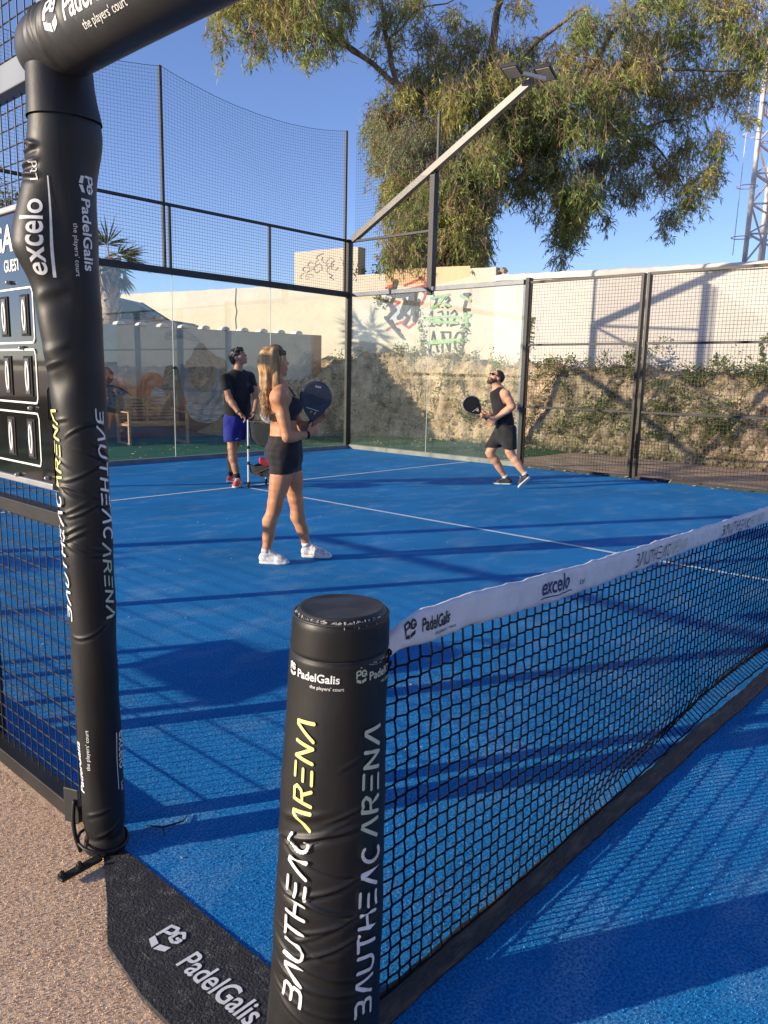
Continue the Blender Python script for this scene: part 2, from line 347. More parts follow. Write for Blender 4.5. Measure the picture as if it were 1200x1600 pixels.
def pane(x0, x1, y0, y1, z0, z1, parent):
    b = MB(); b.box(((x0+x1)/2, (y0+y1)/2, (z0+z1)/2), (abs(x1-x0), abs(y1-y0), z1-z0)); o = b.build('glass_pane', M_GLASS, parent)
    return o
def clamp(x, y, z, parent, ax):
    b = MB(); s = (0.07, 0.03, 0.03) if ax == 'x' else (0.03, 0.07, 0.03); b.box((x, y, z), s); return b.build('clamp', M_STEEL, parent)
# back glass wall along Y = 10
bw = thing('back_glass_wall', 'tall glass back wall with dark upper mesh, standing before the bench and mural', 'glass wall', (0, 10, 0))
P = []
for i in range(5):
    x0, x1 = i*2+0.006, i*2+1.994; P.append(pane(x0, x1, 10.006, 10.018, 0.07, 2.95, None))
for i in range(1, 5):
    b = MB(); b.box((i*2, 10.012, 1.51), (0.007, 0.010, 2.88)); P.append(b.build('glass_joint', M_GEDGE))
    P.append(clamp(i*2, 9.99, 1.5, None, 'x'))
b = MB(); b.box((5, 10.03, 0.03), (10.06, 0.10, 0.075)); P.append(b.build('base_rail', M_STEEL_G, bevel=0.004))
b = MB(); b.box((5, 10.03, 3.0), (9.98, 0.09, 0.10)); P.append(b.build('top_rail', M_STEEL, bevel=0.004))
P.append(rail((0, 10.03, 4.0), (10, 10.03, 4.0), 0.045, 0.045, M_STEEL, None))
for x in (0.05, 2, 4, 6, 8): P.append(post(x, 10.03, 3.05, 3.98, 0.04, 0.04, M_STEEL, None))
P.append(post(9.96, 10.03, 0, 4.03, 0.07, 0.07, M_STEEL, None)); P.append(post(0.02, 10.03, 0, 4.03, 0.07, 0.07, M_STEEL, None))
for i in range(5): P.append(wires('wire_mesh', (i*2+.03, 10.03), (i*2+1.97, 10.03), 3.05, 3.98, 0.05, 0.0026, M_WIRE, None))
kids(bw, P)
# side wall X = 10 : glass 10..6, mesh beyond
def side_glass(X, sgn, label):
    r_ = thing('side_glass_wall', label, 'glass wall', (X, 8, 0)); P = []
    xo = X+sgn*0.012
    for y0 in (6.0, 8.0): P.append(pane(xo-.006, xo+.006, y0+.006, y0+1.994, 0.07, 2.95, None))
    b = MB(); b.box((xo, 8, 1.51), (0.010, 0.007, 2.88)); P.append(b.build('glass_joint', M_GEDGE))
    P.append(clamp(X-sgn*.01, 8, 1.5, None, 'y'))
    b = MB(); b.box((X+sgn*.04, 8, 0.035), (0.12, 3.96, 0.09)); P.append(b.build('base_rail', M_BASE, bevel=0.008))
    b = MB(); b.box((X+sgn*.03, 8, 3.0), (0.08, 3.9, 0.075)); P.append(b.build('top_rail', M_STEEL_G, bevel=0.004))
    P.append(rail((X+sgn*.03, 8.05, 4.0), (X+sgn*.03, 9.98, 4.0), 0.045, 0.045, M_STEEL, None))
    P.append(post(X+sgn*.03, 10.045, 0, 4.03, 0.09, 0.05, M_STEEL, None)); P.append(post(X+sgn*.05, 5.98, 0, 3.06, 0.12, 0.07, M_STEEL, None, 'post'))
    P.append(post(X+sgn*.05, 6.05, 0, 3.0, 0.05, 0.05, M_STEEL_G, None, 'frame_profile'))
    P.append(wires('wire_mesh', (X+sgn*.03, 8.04), (X+sgn*.03, 9.98), 3.05, 3.98, 0.05, 0.0022, M_WIRE, None))
    kids(r_, P); return r_
side_glass(10, 1, 'clear glass side wall in front of the graffiti and rocky bank')
side_glass(0, -1, 'glass side wall hidden behind the padded door post at the left')
def mesh_fence(X, sgn, ys, label, pitch=0.05, r=0.0028, matw=M_WIREB, n=3, ends=True, zr=(1.0, 2.0)):
    r_ = thing('mesh_fence', label, 'fence', (X, (ys[0]+ys[-1])/2, 0)); P = []
    xo = X+sgn*0.03
    for y in ys:
        if y in (6.0,): continue
        P.append(post(xo+.02, y+.045, 0, 3.0, 0.10, 0.045, M_STEEL, None)); P.append(post(xo+.02, y-.045, 0, 3.0, 0.10, 0.04, M_STEEL_B, None))
    for y0, y1 in zip(ys[:-1], ys[1:]):
        P.append(wires('wire_mesh', (xo, y0+.05), (xo, y1-.05), 0.06, 2.97, pitch, r, matw, None, n))
        for z in zr: P.append(rail((xo+sgn*.01, y0+.06, z), (xo+sgn*.01, y1-.06, z), 0.035, 0.035, M_STEEL, None))
        P.append(rail((xo, y0+.06, 2.985), (xo, y1-.06, 2.985), 0.035, 0.04, M_STEEL_B, None))
        P.append(rail((xo, y0+.06, 0.02), (xo, y1-.06, 0.02), 0.04, 0.05, M_STEEL, None))
    kids(r_, P); return r_
mesh_fence(10, 1, [0.0, 2.0, 4.0, 6.0], 'dark wire mesh side fence with steel posts before the creeper covered bank')
mesh_fence(10, 1, [-6.0, -4.0, -2.0, -0.2], 'wire mesh side fence on the far side beyond the net, off to the right')

# near mesh fence (X = 0) carrying the scoreboard
nf = thing('mesh_fence', 'near wire mesh fence carrying the black scoreboard beside the padded post', 'fence', (0, 3.5, 0)); P = []
for y0, y1 in ((1.22, 2.0), (2.0, 4.0), (4.0, 6.0)):
    for z0, z1 in ((0.05, 0.96), (1.0, 2.22), (2.29, 2.97)):
        k = np.arange(y0+.05, y1-.02, 0.05); zs = np.arange(z0+.04, z1, 0.05)
        A = [(0, y, z0) for y in k]+[(0.006, y0, z) for z in zs]; B = [(0, y, z1) for y in k]+[(0.006, y1, z) for z in zs]
        nn = 6 if y0 < 1.9 else 4
        o = segs('wire_mesh', A, B, 0.0023, M_WIRE, None, nn, True); o['kind'] = 'stuff'; P.append(o)
P.append(post(0.01, 1.185, 0, 2.19, 0.07, 0.05, M_STEEL, None)); P.append(post(0.005, 1.185, 2.2, 3.02, 0.085, 0.07, M_STEEL_G, None))
for y in (2.0, 4.0): P.append(post(0.005, y, 0, 3.02, 0.085, 0.07, M_STEEL, None))
for y0, y1 in ((1.22, 1.96), (2.04, 3.96), (4.04, 5.95)):
    P.append(rail((-.012, y0, 0.985), (-.012, y1, 0.985), 0.05, 0.045, M_STEEL, None)); P.append(rail((-.012, y0, 2.255), (-.012, y1, 2.255), 0.05, 0.075, M_STEEL_G, None))
    P.append(rail((-.012, y0, 0.028), (-.012, y1, 0.028), 0.06, 0.055, M_STEEL, None)); P.append(rail((-.012, y0, 2.99), (-.012, y1, 2.99), 0.05, 0.05, M_STEEL_G, None))
kids(nf, P)
# transom and mesh above the doorway
dt = thing('door_transom', 'dark steel transom and mesh panel above the padded doorway bar', 'fence', (0, 0, 2.2)); P = []
P.append(wires('wire_mesh', (0, -1.15), (0, 1.13), 2.42, 2.97, 0.05, 0.0023, M_WIRE, None, 4))
P.append(rail((0, -1.15, 2.99), (0, 1.14, 2.99), 0.05, 0.05, M_STEEL_G, None)); P.append(rail((0.02, -1.15, 2.39), (0.02, 1.14, 2.39), 0.05, 0.05, M_STEEL_G, None))
kids(dt, P)
mf2 = copy_tree(nf, (0, 0, 0), 'second near mesh fence on the camera side of the doorway, outside the picture')
mf2.scale = (1, -1, 1); mf2.location = (0, -3.5, 0)

# high netting over the back wall and corner
def high_net(name, label, a, b_, z0, z1, sag, pitch=0.052):
    a = np.array(a, float); b2 = np.array(b_, float); l = np.linalg.norm(b2-a); n = int(l/pitch); m = int((z1-z0)/pitch)
    U, Vv = np.meshgrid(np.linspace(0, 1, n+1), np.arange(m+1)/m, indexing='ij')
    top = z1-sag*4*U*(1-U); Z = z0+(top-z0)*Vv; nx = np.array((-(b2-a)[1], (b2-a)[0]))/l
    jit = rng.normal(0, 0.002, U.shape); belly = 0.05*np.sin(U*math.pi)*np.sin(Vv*math.pi)*np.sin(U*9+Vv*4)
    X = a[0]+(b2-a)[0]*U+nx[0]*belly+jit; Y = a[1]+(b2-a)[1]*U+nx[1]*belly+jit; Z = Z+rng.normal(0, 0.002, U.shape)
    G = np.stack([X, Y, Z], -1)
    A = np.concatenate([G[:-1].reshape(-1, 3), G[:, :-1].reshape(-1, 3)]); B = np.concatenate([G[1:].reshape(-1, 3), G[:, 1:].reshape(-1, 3)])
    r_ = thing(name, label, 'netting', (*a, z0), 'safety nets above the court walls')
    o = segs('net_strings', A, B, 0.0019, M_NETSTR, None, 3); o['kind'] = 'stuff'; put(o, r_)
    o = segs('top_cord', G[:-1, -1], G[1:, -1], 0.004, M_STRING, None, 4); put(o, r_); return r_
high_net('safety_netting', 'high dark safety net above the mural, between the tall thin pole and the court corner', (5.95, 10.07), (9.90, 10.07), 4.03, 5.98, 0.22)
high_net('safety_netting', 'high dark safety net above the palm, left of the tall thin pole', (1.95, 10.07), (5.93, 10.07), 4.03, 5.98, 0.22)
high_net('safety_netting', 'narrow safety net at the court corner in front of the big tree', (10.06, 9.95), (10.06, 7.9), 4.03, 5.96, 0.10)
high_net('safety_netting', 'high dark safety net at the far left end of the back wall', (0.02, 10.07), (1.93, 10.07), 4.03, 5.98, 0.10)
def net_pole(x, y, z0, z1, label, w=0.045):
    b = MB(); b.box((x, y, (z0+z1)/2), (w, w, z1-z0)); b.box((x, y, z0+.02), (w*2, w*2, .04)); o = b.build('net_pole', M_STEEL_B, bevel=0.003)
    tag(o, label, 'pole'); return o
net_pole(5.94, 10.10, 3.02, 6.0, 'tall thin net pole rising beside the palm tree')
net_pole(9.93, 10.10, 3.02, 6.0, 'tall thin net pole standing at the court corner')
net_pole(1.94, 10.10, 3.02, 6.0, 'tall thin net pole seen through the near fence')

# floodlight mast along X = 10
def floodlight(c, yaw, parent, pitch=0.25):
    c = np.array(c, float); R = np.array(Matrix.Rotation(yaw, 3, 'Z') @ Matrix.Rotation(pitch, 3, 'Y'))
    b = MB(); b.box(c, (0.34, 0.27, 0.045), R)
    for k in range(9): b.box(c+R@np.array((-0.14+k*0.035, 0, 0.037)), (0.006, 0.24, 0.03), R)
    h = b.build('floodlight', M_STEEL, None, bevel=0.003)
    b = MB(); b.box(c-R@np.array((0, 0, 0.026)), (0.29, 0.22, 0.008), R); l_ = b.build('lens', M_LENS, h)
    return h
M_LENS = mat('lamp_lens', (0.28, 0.28, 0.26), 0.25, (0.42, 0.41, 0.38), 120, coat=0.5)
M_BRACK = mat('galvanised_bracket', (0.42, 0.38, 0.34), 0.45, (0.52, 0.48, 0.42), 30, metal=0.3)
M_ARM = mat('arm_paint', (0.065, 0.058, 0.050), 0.42, (0.10, 0.088, 0.074), 5)
def mast(X, s, ysg, label, lamps=True):
    r_ = thing('floodlight_mast', label, 'light mast', (X, 8*ysg, 0)); P = []
    xo = X+s*0.03; y = lambda v: v*ysg
    b = MB(); b.bar((xo, y(9.98), 4.03), (xo, y(6.12), 6.02), 0.10, 0.12, up=(0, 0, 1)); P.append(b.build('arm', M_ARM, bevel=0.006))
    P.append(post(xo+s*.075, y(8.0), 3.05, 5.98, 0.045, 0.045, M_STEEL_B, None)); P.append(post(xo, y(8.02), 2.9, 4.93, 0.09, 0.11, M_STEEL, None))
    b = MB(); b.bar((xo-.30, y(6.10), 6.05), (xo+.22, y(6.02), 6.10), 0.05, 0.05); P.append(b.build('cross_bracket', M_BRACK, bevel=0.004))
    P.append(floodlight((xo-.40, y(6.22), 6.08), 0.2, None, 0.18)); P.append(floodlight((xo+.36, y(6.10), 6.24), 0.15, None, 0.30))
    kids(r_, P); return r_
mast(10, 1, 1, 'slanting floodlight mast with two lamps in front of the big tree')
mast(0, -1, 1, 'slanting floodlight mast above the near fence, out of the picture')

# opposite half of the court, mirrored; seen as reflections in the glass
ob = copy_tree(bw, (0, 0, 0), 'opposite glass back wall behind the camera'); ob.scale = (1, -1, 1); ob.location = (0, -10, 0)
for s_, x in ((1, 10), (-1, 0)):
    src = [o for o in COL.objects if o.name.startswith('side_glass_wall') and abs(o.location.x-x) < .1][0]
    c = copy_tree(src, (0, 0, 0), ('far' if x else 'near')+' glass side wall at the opposite end of the court'); c.scale = (1, -1, 1); c.location = (x, -8, 0)

# ------------------------------------------------------------------ padded door frame
def pad_surface_factory(cfun, rfun, wr, sdir, vdir):
    """returns f(theta,h,lift)->xyz; theta=0 faces the camera side, positive to the right"""
    def f(th, h, lift=0.0):
        th = np.asarray(th, float); h = np.asarray(h, float)
        cx, cy = cfun(h); r = rfun(th, h)+wr(th, h)+lift
        # direction: -vdir at theta 0, +sdir at theta 90
        dx = -np.cos(th)*vdir[0]+np.sin(th)*sdir[0]; dy = -np.cos(th)*vdir[1]+np.sin(th)*sdir[1]
        return np.stack([cx+r*dx, cy+r*dy, h+0*th], -1)
    return f
def creases(lst):
    def w(th, h):
        o = 0*th+0*h
        for (h0, a, ph, sig, amp, t0, tw) in lst:
            c = h0+a*np.cos(th-ph); win = np.exp(-((((th-t0+math.pi) % (2*math.pi))-math.pi)/tw)**4)
            d = (h-c)/sig
            o = o+amp*win*(np.exp(-d*d)-0.55*np.exp(-((d+2.0)/1.3)**2))
        return o
    return w
def pad_mesh(name, f, h0, h1, nh, nt, material, parent=None, t0=-math.pi, t1=math.pi, closed=True):
    th = np.linspace(t0, t1, nt, endpoint=not closed); hh = np.linspace(h0, h1, nh); T, H = np.meshgrid(th, hh, indexing='ij')
    V = f(T.ravel(), H.ravel()); F = []
    i = np.arange(nt if closed else nt-1); j = np.arange(nh-1); I, J = np.meshgrid(i, j, indexing='ij'); I2 = (I+1) % nt
    F = np.stack([I*nh+J, I2*nh+J, I2*nh+J+1, I*nh+J+1], -1).reshape(-1, 4)
    return npmesh(name, V, F, material, parent, True)
def sm(x, a, b): t = np.clip((x-a)/(b-a), 0, 1); return t*t*(3-2*t)

# --- net post pad
V2 = (0.704, 0.710); S2 = (0.710, -0.704)
def c_np(h): k = np.clip(1-h/0.985, 0, 1); return -0.045-0.028*k*S2[0], 0.03-0.028*k*S2[1]
def r_np(th, h):
    k = np.clip(1-h/0.985, 0, 1); r = 0.0945+0.027*k+0*th
    r = r*np.where(h > 0.962, np.sqrt(np.clip(1-((h-0.962)/0.03)**2*0.3, 0.05, 1)), 1)   # rounded rim
    return r-0.0035*np.exp(-((h-0.905)/0.004)**2)+0.0012*np.sin(3*th+h*9)+0.001*np.sin(2*th-h*23)
rr = random.Random(3); cl = []
for i, h in enumerate(np.linspace(0.19, 0.545, 9)):
    cl.append((h+rr.uniform(-.008, .008), 0.036*rr.choice((-1, 1))*rr.uniform(.7, 1.2), rr.uniform(.8, 1.9), rr.uniform(.0040, .0060), rr.uniform(.0030, .0046), rr.uniform(-.5, .4), rr.uniform(.75, 1.15)))
for i in range(9):
    cl.append((rr.uniform(.18, .58), 0.05*rr.choice((-1, 1)), rr.uniform(.6, 2.2), .0042, rr.uniform(.0015, .0028), rr.uniform(-1, .6), rr.uniform(.45, .7)))
cl.append((0.60, .03, 1.2, .008, .003, -.6, .6)); cl.append((0.71, .05, 1.9, .005, .0015, .5, .4))
f_np = pad_surface_factory(c_np, r_np, creases(cl), S2, V2)
npost = thing('net_post', 'thick black padded net post in the foreground with white and yellow lettering', 'net post', (-0.045, 0.03, 0))
P = [pad_mesh('post_pad', f_np, 0.0, 0.985, 420, 190, M_PAD)]
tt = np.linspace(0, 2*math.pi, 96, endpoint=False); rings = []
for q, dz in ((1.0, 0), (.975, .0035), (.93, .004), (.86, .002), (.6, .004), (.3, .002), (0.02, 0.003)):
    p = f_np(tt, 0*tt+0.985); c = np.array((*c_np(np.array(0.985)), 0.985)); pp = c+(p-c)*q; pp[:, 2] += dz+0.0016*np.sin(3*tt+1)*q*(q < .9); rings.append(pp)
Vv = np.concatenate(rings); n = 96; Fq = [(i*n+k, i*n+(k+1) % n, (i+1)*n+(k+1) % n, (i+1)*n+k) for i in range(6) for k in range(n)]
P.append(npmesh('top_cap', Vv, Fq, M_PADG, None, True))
# scuffed piping round the rim and broken white scuffs
b = MB(); b.tube(np.concatenate([f_np(tt, 0*tt+0.977, 0.001), f_np(tt[:1], 0*tt[:1]+0.977, 0.001)]), 0.0028, 6, False); P.append(b.build('rim_piping', M_PADG, smooth=True))
b = MB()
for i in range(60):
    t0 = rr.uniform(-1.5, 1.3); ln = rr.uniform(.015, .06); h = 0.9815+rr.uniform(-.002, .003)
    ts = np.linspace(t0, t0+ln, 5); b.tube(f_np(ts, h+0*ts+np.array([rr.uniform(-.0015, .0015) for _ in ts]), 0.0012), rr.uniform(.0004, .0011), 4)
for i in range(11):
    t0 = rr.uniform(-1.2, 1.1); hs = np.linspace(.984, .984-rr.uniform(.006, .014), 4); b.tube(f_np(t0+np.array([rr.uniform(-.006, .006) for _ in hs]), hs, .0011), .0006, 4)
for i in range(16):
    t0 = rr.uniform(.35, 1.3); ts = np.linspace(t0, t0+rr.uniform(.02, .08), 4); b.tube(f_np(ts, .897+0*ts+rr.uniform(-.003, .003), .0008), rr.uniform(.0004, .0009), 4)
o = b.build('scuffs', M_WORN); o['kind'] = 'stuff'; P.append(o)
b = MB(); b.tube(np.concatenate([f_np(tt, 0*tt+0.9055, 0.0005), f_np(tt[:1], 0*tt[:1]+0.9055, .0005)]), 0.0012, 5, False); P.append(b.build('seam', M_PADG, smooth=True))
def cyl_map_up(f, th0, h0, R, tilt=0.0):
    """u runs up the post (text reads bottom to top), v runs to the left"""
    return lambda u, v, w: f(th0-(v)/R+tilt*u, h0+u, 0.0014+w)
def cyl_map_down(f, th0, h0, R): return lambda u, v, w: f(th0+(v)/R, h0-u, 0.0014+w)
def cyl_map_flat(f, th0, h0, R, slope=0.0): return lambda u, v, w: f(th0+u/R, h0+v+slope*u, 0.0014+w)
def bauth(f, th0, h0, R, H, total, parent_list, up=True, ym=None, split_gap=0.0):
    V1, F1, l1 = logo_word('BAUTHEAC', H); V2_, F2, l2 = logo_word('ARENA', H); k = total/(l1+l2+.12*H)
    mp = cyl_map_up if up else cyl_map_down
    for V_, F_, m_, off in ((V1, F1, M_WHITE, 0), (V2_, F2, ym or M_YELL, l1+.12*H)):
        V_ = V_.copy(); V_[:, 0] = (V_[:, 0]+off)*k; parent_list.append(mapped('lettering', V_, F_, mp(f, th0, h0, R), m_, None, 0.010))
bauth(f_np, -0.42, 0.196, 0.108, 0.040, 0.605, P)
bauth(f_np, 0.93, 0.150, 0.108, 0.040, 0.635, P, ym=M_SAGE)
def brand(f, th, h, R, P, size=.030, m_=None, mp=cyl_map_flat, sub=True, k=1.0, logo=True):
    m_ = m_ or M_WHITE
    V_, F_ = text2d('PadelGalis', size, 0.018); P.append(mapped('lettering', V_, F_, mp(f, th, h, R), m_, None, .010))
    if logo: V_, F_ = pg_logo(size*1.05); V_[:, 0] -= size*1.25; V_[:, 1] -= size*.12; P.append(mapped('emblem', V_, F_, mp(f, th, h, R), m_, None, .010))
    if sub: V_, F_ = text2d("the players' court", size*.42, 0.0); V_[:, 0] += size*1.5; V_[:, 1] -= size*.62; P.append(mapped('lettering', V_, F_, mp(f, th, h, R), m_, None, .010))
brand(f_np, -0.92, 0.868, 0.098, P, .0225); brand(f_np, 0.62, 0.868, 0.098, P, .0225, M_SAGE)
# tongue of the cover at the foot and the tie loops on the net side
b = MB(); ts = np.linspace(-.3, 1.4, 12)
for h in (0.895, 0.872): b.tube(f_np(1.25+ts*.28, h+.01*np.sin(ts*3), .004), .0022, 5)
P.append(b.build('tie_cord', M_STRING, smooth=True))
kids(npost, P)

# --- tall door post pad and header pad
V1d = (0.448, 0.894); S1d = (0.894, -0.448)
def c_dp(h): k = np.clip(h/2.15, 0, 1); s = 0.010-0.030*k; return -0.04+s*S1d[0], 1.05+s*S1d[1]
def r_dp(th, h):
    k = np.clip(h/2.15, 0, 1); r = 0.0585+0.016*k+0*th
    left = np.clip(np.cos(th+1.50), 0, 1)**3; lobe = np.where(h > 1.755, np.exp(-((h-1.755)/0.20)**2), np.exp(-((h-1.755)/0.085)**2)); r = r+0.052*left*lobe+0.022*left*np.exp(-((h-1.62)/.22)**2)
    right = np.clip(np.cos(th-1.45), 0, 1)**4; r = r+0.020*right*np.exp(-((h-2.03)/0.085)**2)
    r = r+0.016*np.clip(np.cos(th+.2), 0, 1)*np.exp(-((h-2.02)/.10)**2)
    r = r+0.006*np.clip(np.cos(th+.9), 0, 1)**6*np.exp(-((h-1.46)/.02)**2)-0.008*np.clip(np.cos(th+.75), 0, 1)**8*np.exp(-((h-1.40)/.035)**2)
    r = r+0.0010*np.sin(h*31+2*th)+0.0016*np.sin(h*11+3*th)+0.004*np.exp(-((h-.02)/.012)**2)-0.004*np.exp(-((h-.055)/.012)**2)
    return r
cl = []
rr = random.Random(11)
for i in range(15): cl.append((rr.uniform(.93, 1.24), 0.045*rr.choice((-1, 1))*rr.uniform(.6, 1.2), rr.uniform(.5, 2.4), rr.uniform(.0038, .0055), rr.uniform(.0018, .0036), rr.uniform(-1.2, 1.2), rr.uniform(.5, 1.0)))
for h, a in ((1.975, .012), (1.94, .016), (1.915, -.012), (1.99, -.02)): cl.append((h, a, .4, .006, .0065, -1.15, .36))
cl += [(.735, .05, 2.4, .0045, .004, .3, 1.3), (1.45, .02, 1, .006, .003, -1.0, .5), (1.30, .01, 1, .0045, .002, -1, .5), (.14, .02, 1, .006, .003, -.3, .6), (.09, .03, 2, .006, .003, .2, .8), (1.53, .05, 2, .012, .003, -.8, .6), (1.6, .04, 0, .014, .003, -.7, .5)]
f_dp = pad_surface_factory(c_dp, r_dp, creases(cl), S1d, V1d)
df_ = thing('padded_door_frame', 'tall black padded door post and top bar with white and yellow lettering at the left', 'door frame', (-0.04, 1.05, 0))
P = [pad_mesh('post_pad', f_dp, 0.0, 2.19, 760, 130, M_PAD)]
P.append(pad_mesh('collar', lambda t, h: f_dp(t, h, 0.004+.004*np.sin(2*t)**2), 2.055, 2.175, 24, 100, M_PAD))
# excelo Ltd, reading upward on the left face
V_, F_ = text2d('excelo', 0.072, 0.012, xs=0.98); P.append(mapped('lettering', V_, F_, cyl_map_up(f_dp, -0.72, 1.665, .105), M_WHITE, None, .010))
V_, F_ = text2d('Ltd', 0.036, 0.004); P.append(mapped('lettering', V_, F_, cyl_map_up(f_dp, -0.80, 1.895, .105), M_WHITE, None, .010))
V_ = np.array([(0, 0, 0), (.245, 0, 0), (.245, .0035, 0), (0, .010, 0)]); P.append(mapped('underline', V_, [(0, 1, 2, 3)], cyl_map_up(f_dp, -0.50, 1.662, .105), M_WHITE, None, .010))
brand(f_dp, 0.47, 1.865, .085, P, .044, mp=cyl_map_down, logo=True)
bauth(f_dp, -0.98, 0.735, .075, .032, .60, P)
# the right-hand word runs downward
bauth(f_dp, 0.62, 1.325, .075, .032, .60, P, up=False, ym=M_SAGE)
V_, F_ = text2d("the players' court", .0175, 0.0); P.append(mapped('lettering', V_, F_, cyl_map_up(f_dp, -0.50, .283, .068), M_WHITE, None, .010))
V_, F_ = text2d('PadelGalis', .040, 0.018); P.append(mapped('lettering', V_, F_, cyl_map_up(f_dp, -1.05, .20, .062), M_WHITE, None, .010))
V_, F_ = text2d('excelo', .046, 0.014); P.append(mapped('lettering', V_, F_, cyl_map_down(f_dp, 0.98, .385, .066), M_WHITE, None, .010))
V_, F_ = text2d('Ltd', .022, 0.003); P.append(mapped('lettering', V_, F_, cyl_map_down(f_dp, 1.02, .222, .066), M_WHITE, None, .010))
V_ = np.array([(0, 0, 0), (.18, 0, 0), (.18, .003, 0), (0, .003, 0)]); P.append(mapped('underline', V_, [(0, 1, 2, 3)], cyl_map_down(f_dp, 0.80, .385, .066), M_WHITE, None, .010))
# header bar along Y
def f_hd(th, y, lift=0.0):
    th = np.asarray(th, float); y = np.asarray(y, float)
    end = np.clip((y-1.07)/0.09, 0, 1); r = 0.086*np.sqrt(np.clip(1-end**2, 0.0, 1))+0.001*np.sin(3*th+y*7)
    e = 0*th
    for y0, a, sg, am in ((.985, .02, .006, .006), (.955, -.02, .007, .006), (.925, .02, .006, .004), (.86, .015, .008, .003), (1.03, -.01, .005, .004), (.80, .02, .006, .002), (1.005, .03, .004, .005)):
        d = (y-y0-a*np.sin(th))/sg; e = e+am*np.exp(-d*d)*np.clip(np.cos(th-.4), 0, 1)
    r = r+e*(r > .03)+lift; sag = 0.012*end
    return np.stack([-0.07-r*np.cos(th), y+0*th, 2.232-sag+r*np.sin(th)], -1)   # th=0 faces -X, th=90deg up
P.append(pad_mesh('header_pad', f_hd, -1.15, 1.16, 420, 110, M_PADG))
def hd_map(y0, th0): return lambda u, v, w: f_hd(th0+v/.086, y0-u, 0.0014+w)
V_, F_ = text2d('PadelGalis', .078, 0.014, xs=.80); P.append(mapped('lettering', V_, F_, hd_map(.835, -.30), M_WHITE, None, .010))
V_, F_ = pg_logo(.068); P.append(mapped('emblem', V_, F_, hd_map(.925, -.38), M_WHITE, None, .010))
V_, F_ = text2d("the players' court", .026, 0); P.append(mapped('lettering', V_, F_, hd_map(.77, -.70), M_WHITE, None, .010))
# strap at the foot, hinge flap
ts = np.linspace(0, 1, 16)
b = MB(); b.tube(np.stack([-0.105-.012*np.sin(ts*3), 1.085-.03*ts, .17-.155*ts], -1), .006, 6)
b.tube(np.stack([-0.04+.072*np.cos(ts*6.0+1), 1.045+.072*np.sin(ts*6.0+1), .035+.01*np.sin(ts*7)], -1), .005, 6)
P.append(b.build('strap', M_PAD, smooth=True))
b = MB(); b.prism([(-.118, 1.125), (-.098, 1.075), (-.094, 1.08), (-.112, 1.13)], .09, .20); P.append(b.build('flap', M_PADG, bevel=.002))
kids(df_, P)
# floor bar with two bolt heads
fb = thing('floor_stay', 'short black floor bar with two bolts at the foot of the door post', 'bracket', (-0.15, 1.0, 0))
b = MB(); b.bar((-0.075, 1.0, .006), (-0.205, 0.985, .006), .030, .010); P = [b.build('plate', M_STEEL, bevel=.003)]
for x in (-.195, -.140):
    b = MB(); b.cyl((x, .988+(x+.2)*.1, .010), (x, .988+(x+.2)*.1, .016), .012, 18); b.cyl((x, .988+(x+.2)*.1, .016), (x, .988+(x+.2)*.1, .026), .008, 6, .006); P.append(b.build('bolt', M_STEEL))
kids(fb, P)

# ------------------------------------------------------------------ scoreboard on the near fence
M_BOARD = mat('gloss_black_board', (0.010, 0.011, 0.011), 0.08, (0.014, 0.016, 0.015), 8, coat=0.6)
sb = thing('scoreboard', 'glossy black flip scoreboard with white frames and zero digits on the near fence', 'scoreboard', (-0.045, 1.8, 1.08))
X0 = -0.052
b = MB(); b.box((X0+.012, 1.92, 1.475), (0.016, 1.44, .80)); P = [b.build('back_frame', M_STEEL_G, bevel=.002)]
edge = [(1.20, 1.10), (1.20, 1.27), (1.222, 1.29), (1.222, 1.37), (1.20, 1.39), (1.215, 1.44), (1.215, 1.52), (1.195, 1.54), (1.195, 1.875), (2.63, 1.875), (2.63, 1.10)]
b = MB(); n = len(edge); b.add([(X0-.008, y, z) for y, z in edge]+[(X0, y, z) for y, z in edge], [tuple(range(n)), tuple(range(2*n-1, n-1, -1))]+[(i, (i+1) % n, n+(i+1) % n, n+i) for i in range(n)])
P.append(b.build('panel', M_BOARD))
M_ALU = mat('aluminium_trim', (0.30, 0.31, 0.32), .4, (0.36, .36, .36), 20, metal=.4)
P.append(rail((X0-.006, 1.20, 1.092), (X0-.006, 2.63, 1.092), .022, .018, M_ALU, None, 'frame')); P.append(rail((X0-.006, 1.20, 1.883), (X0-.006, 2.63, 1.883), .022, .018, M_ALU, None, 'frame'))
bmap = lambda y0, z0: (lambda u, v, w: np.stack([X0-.0095-w, y0-u, z0+v], -1))
def rrect(w, h, r): return [[(r, 0), (w-r, 0)]+arc(w-r, r, r, r, -90, 0, 4)+[(w, h-r)]+arc(w-r, h-r, r, r, 0, 90, 4)+[(r, h)]+arc(r, h-r, r, r, 90, 180, 4)+[(0, r)]+arc(r, r, r, r, 180, 270, 4)]
M_SLOT = mat('slot_recess', (0.006, 0.006, 0.006), .9)
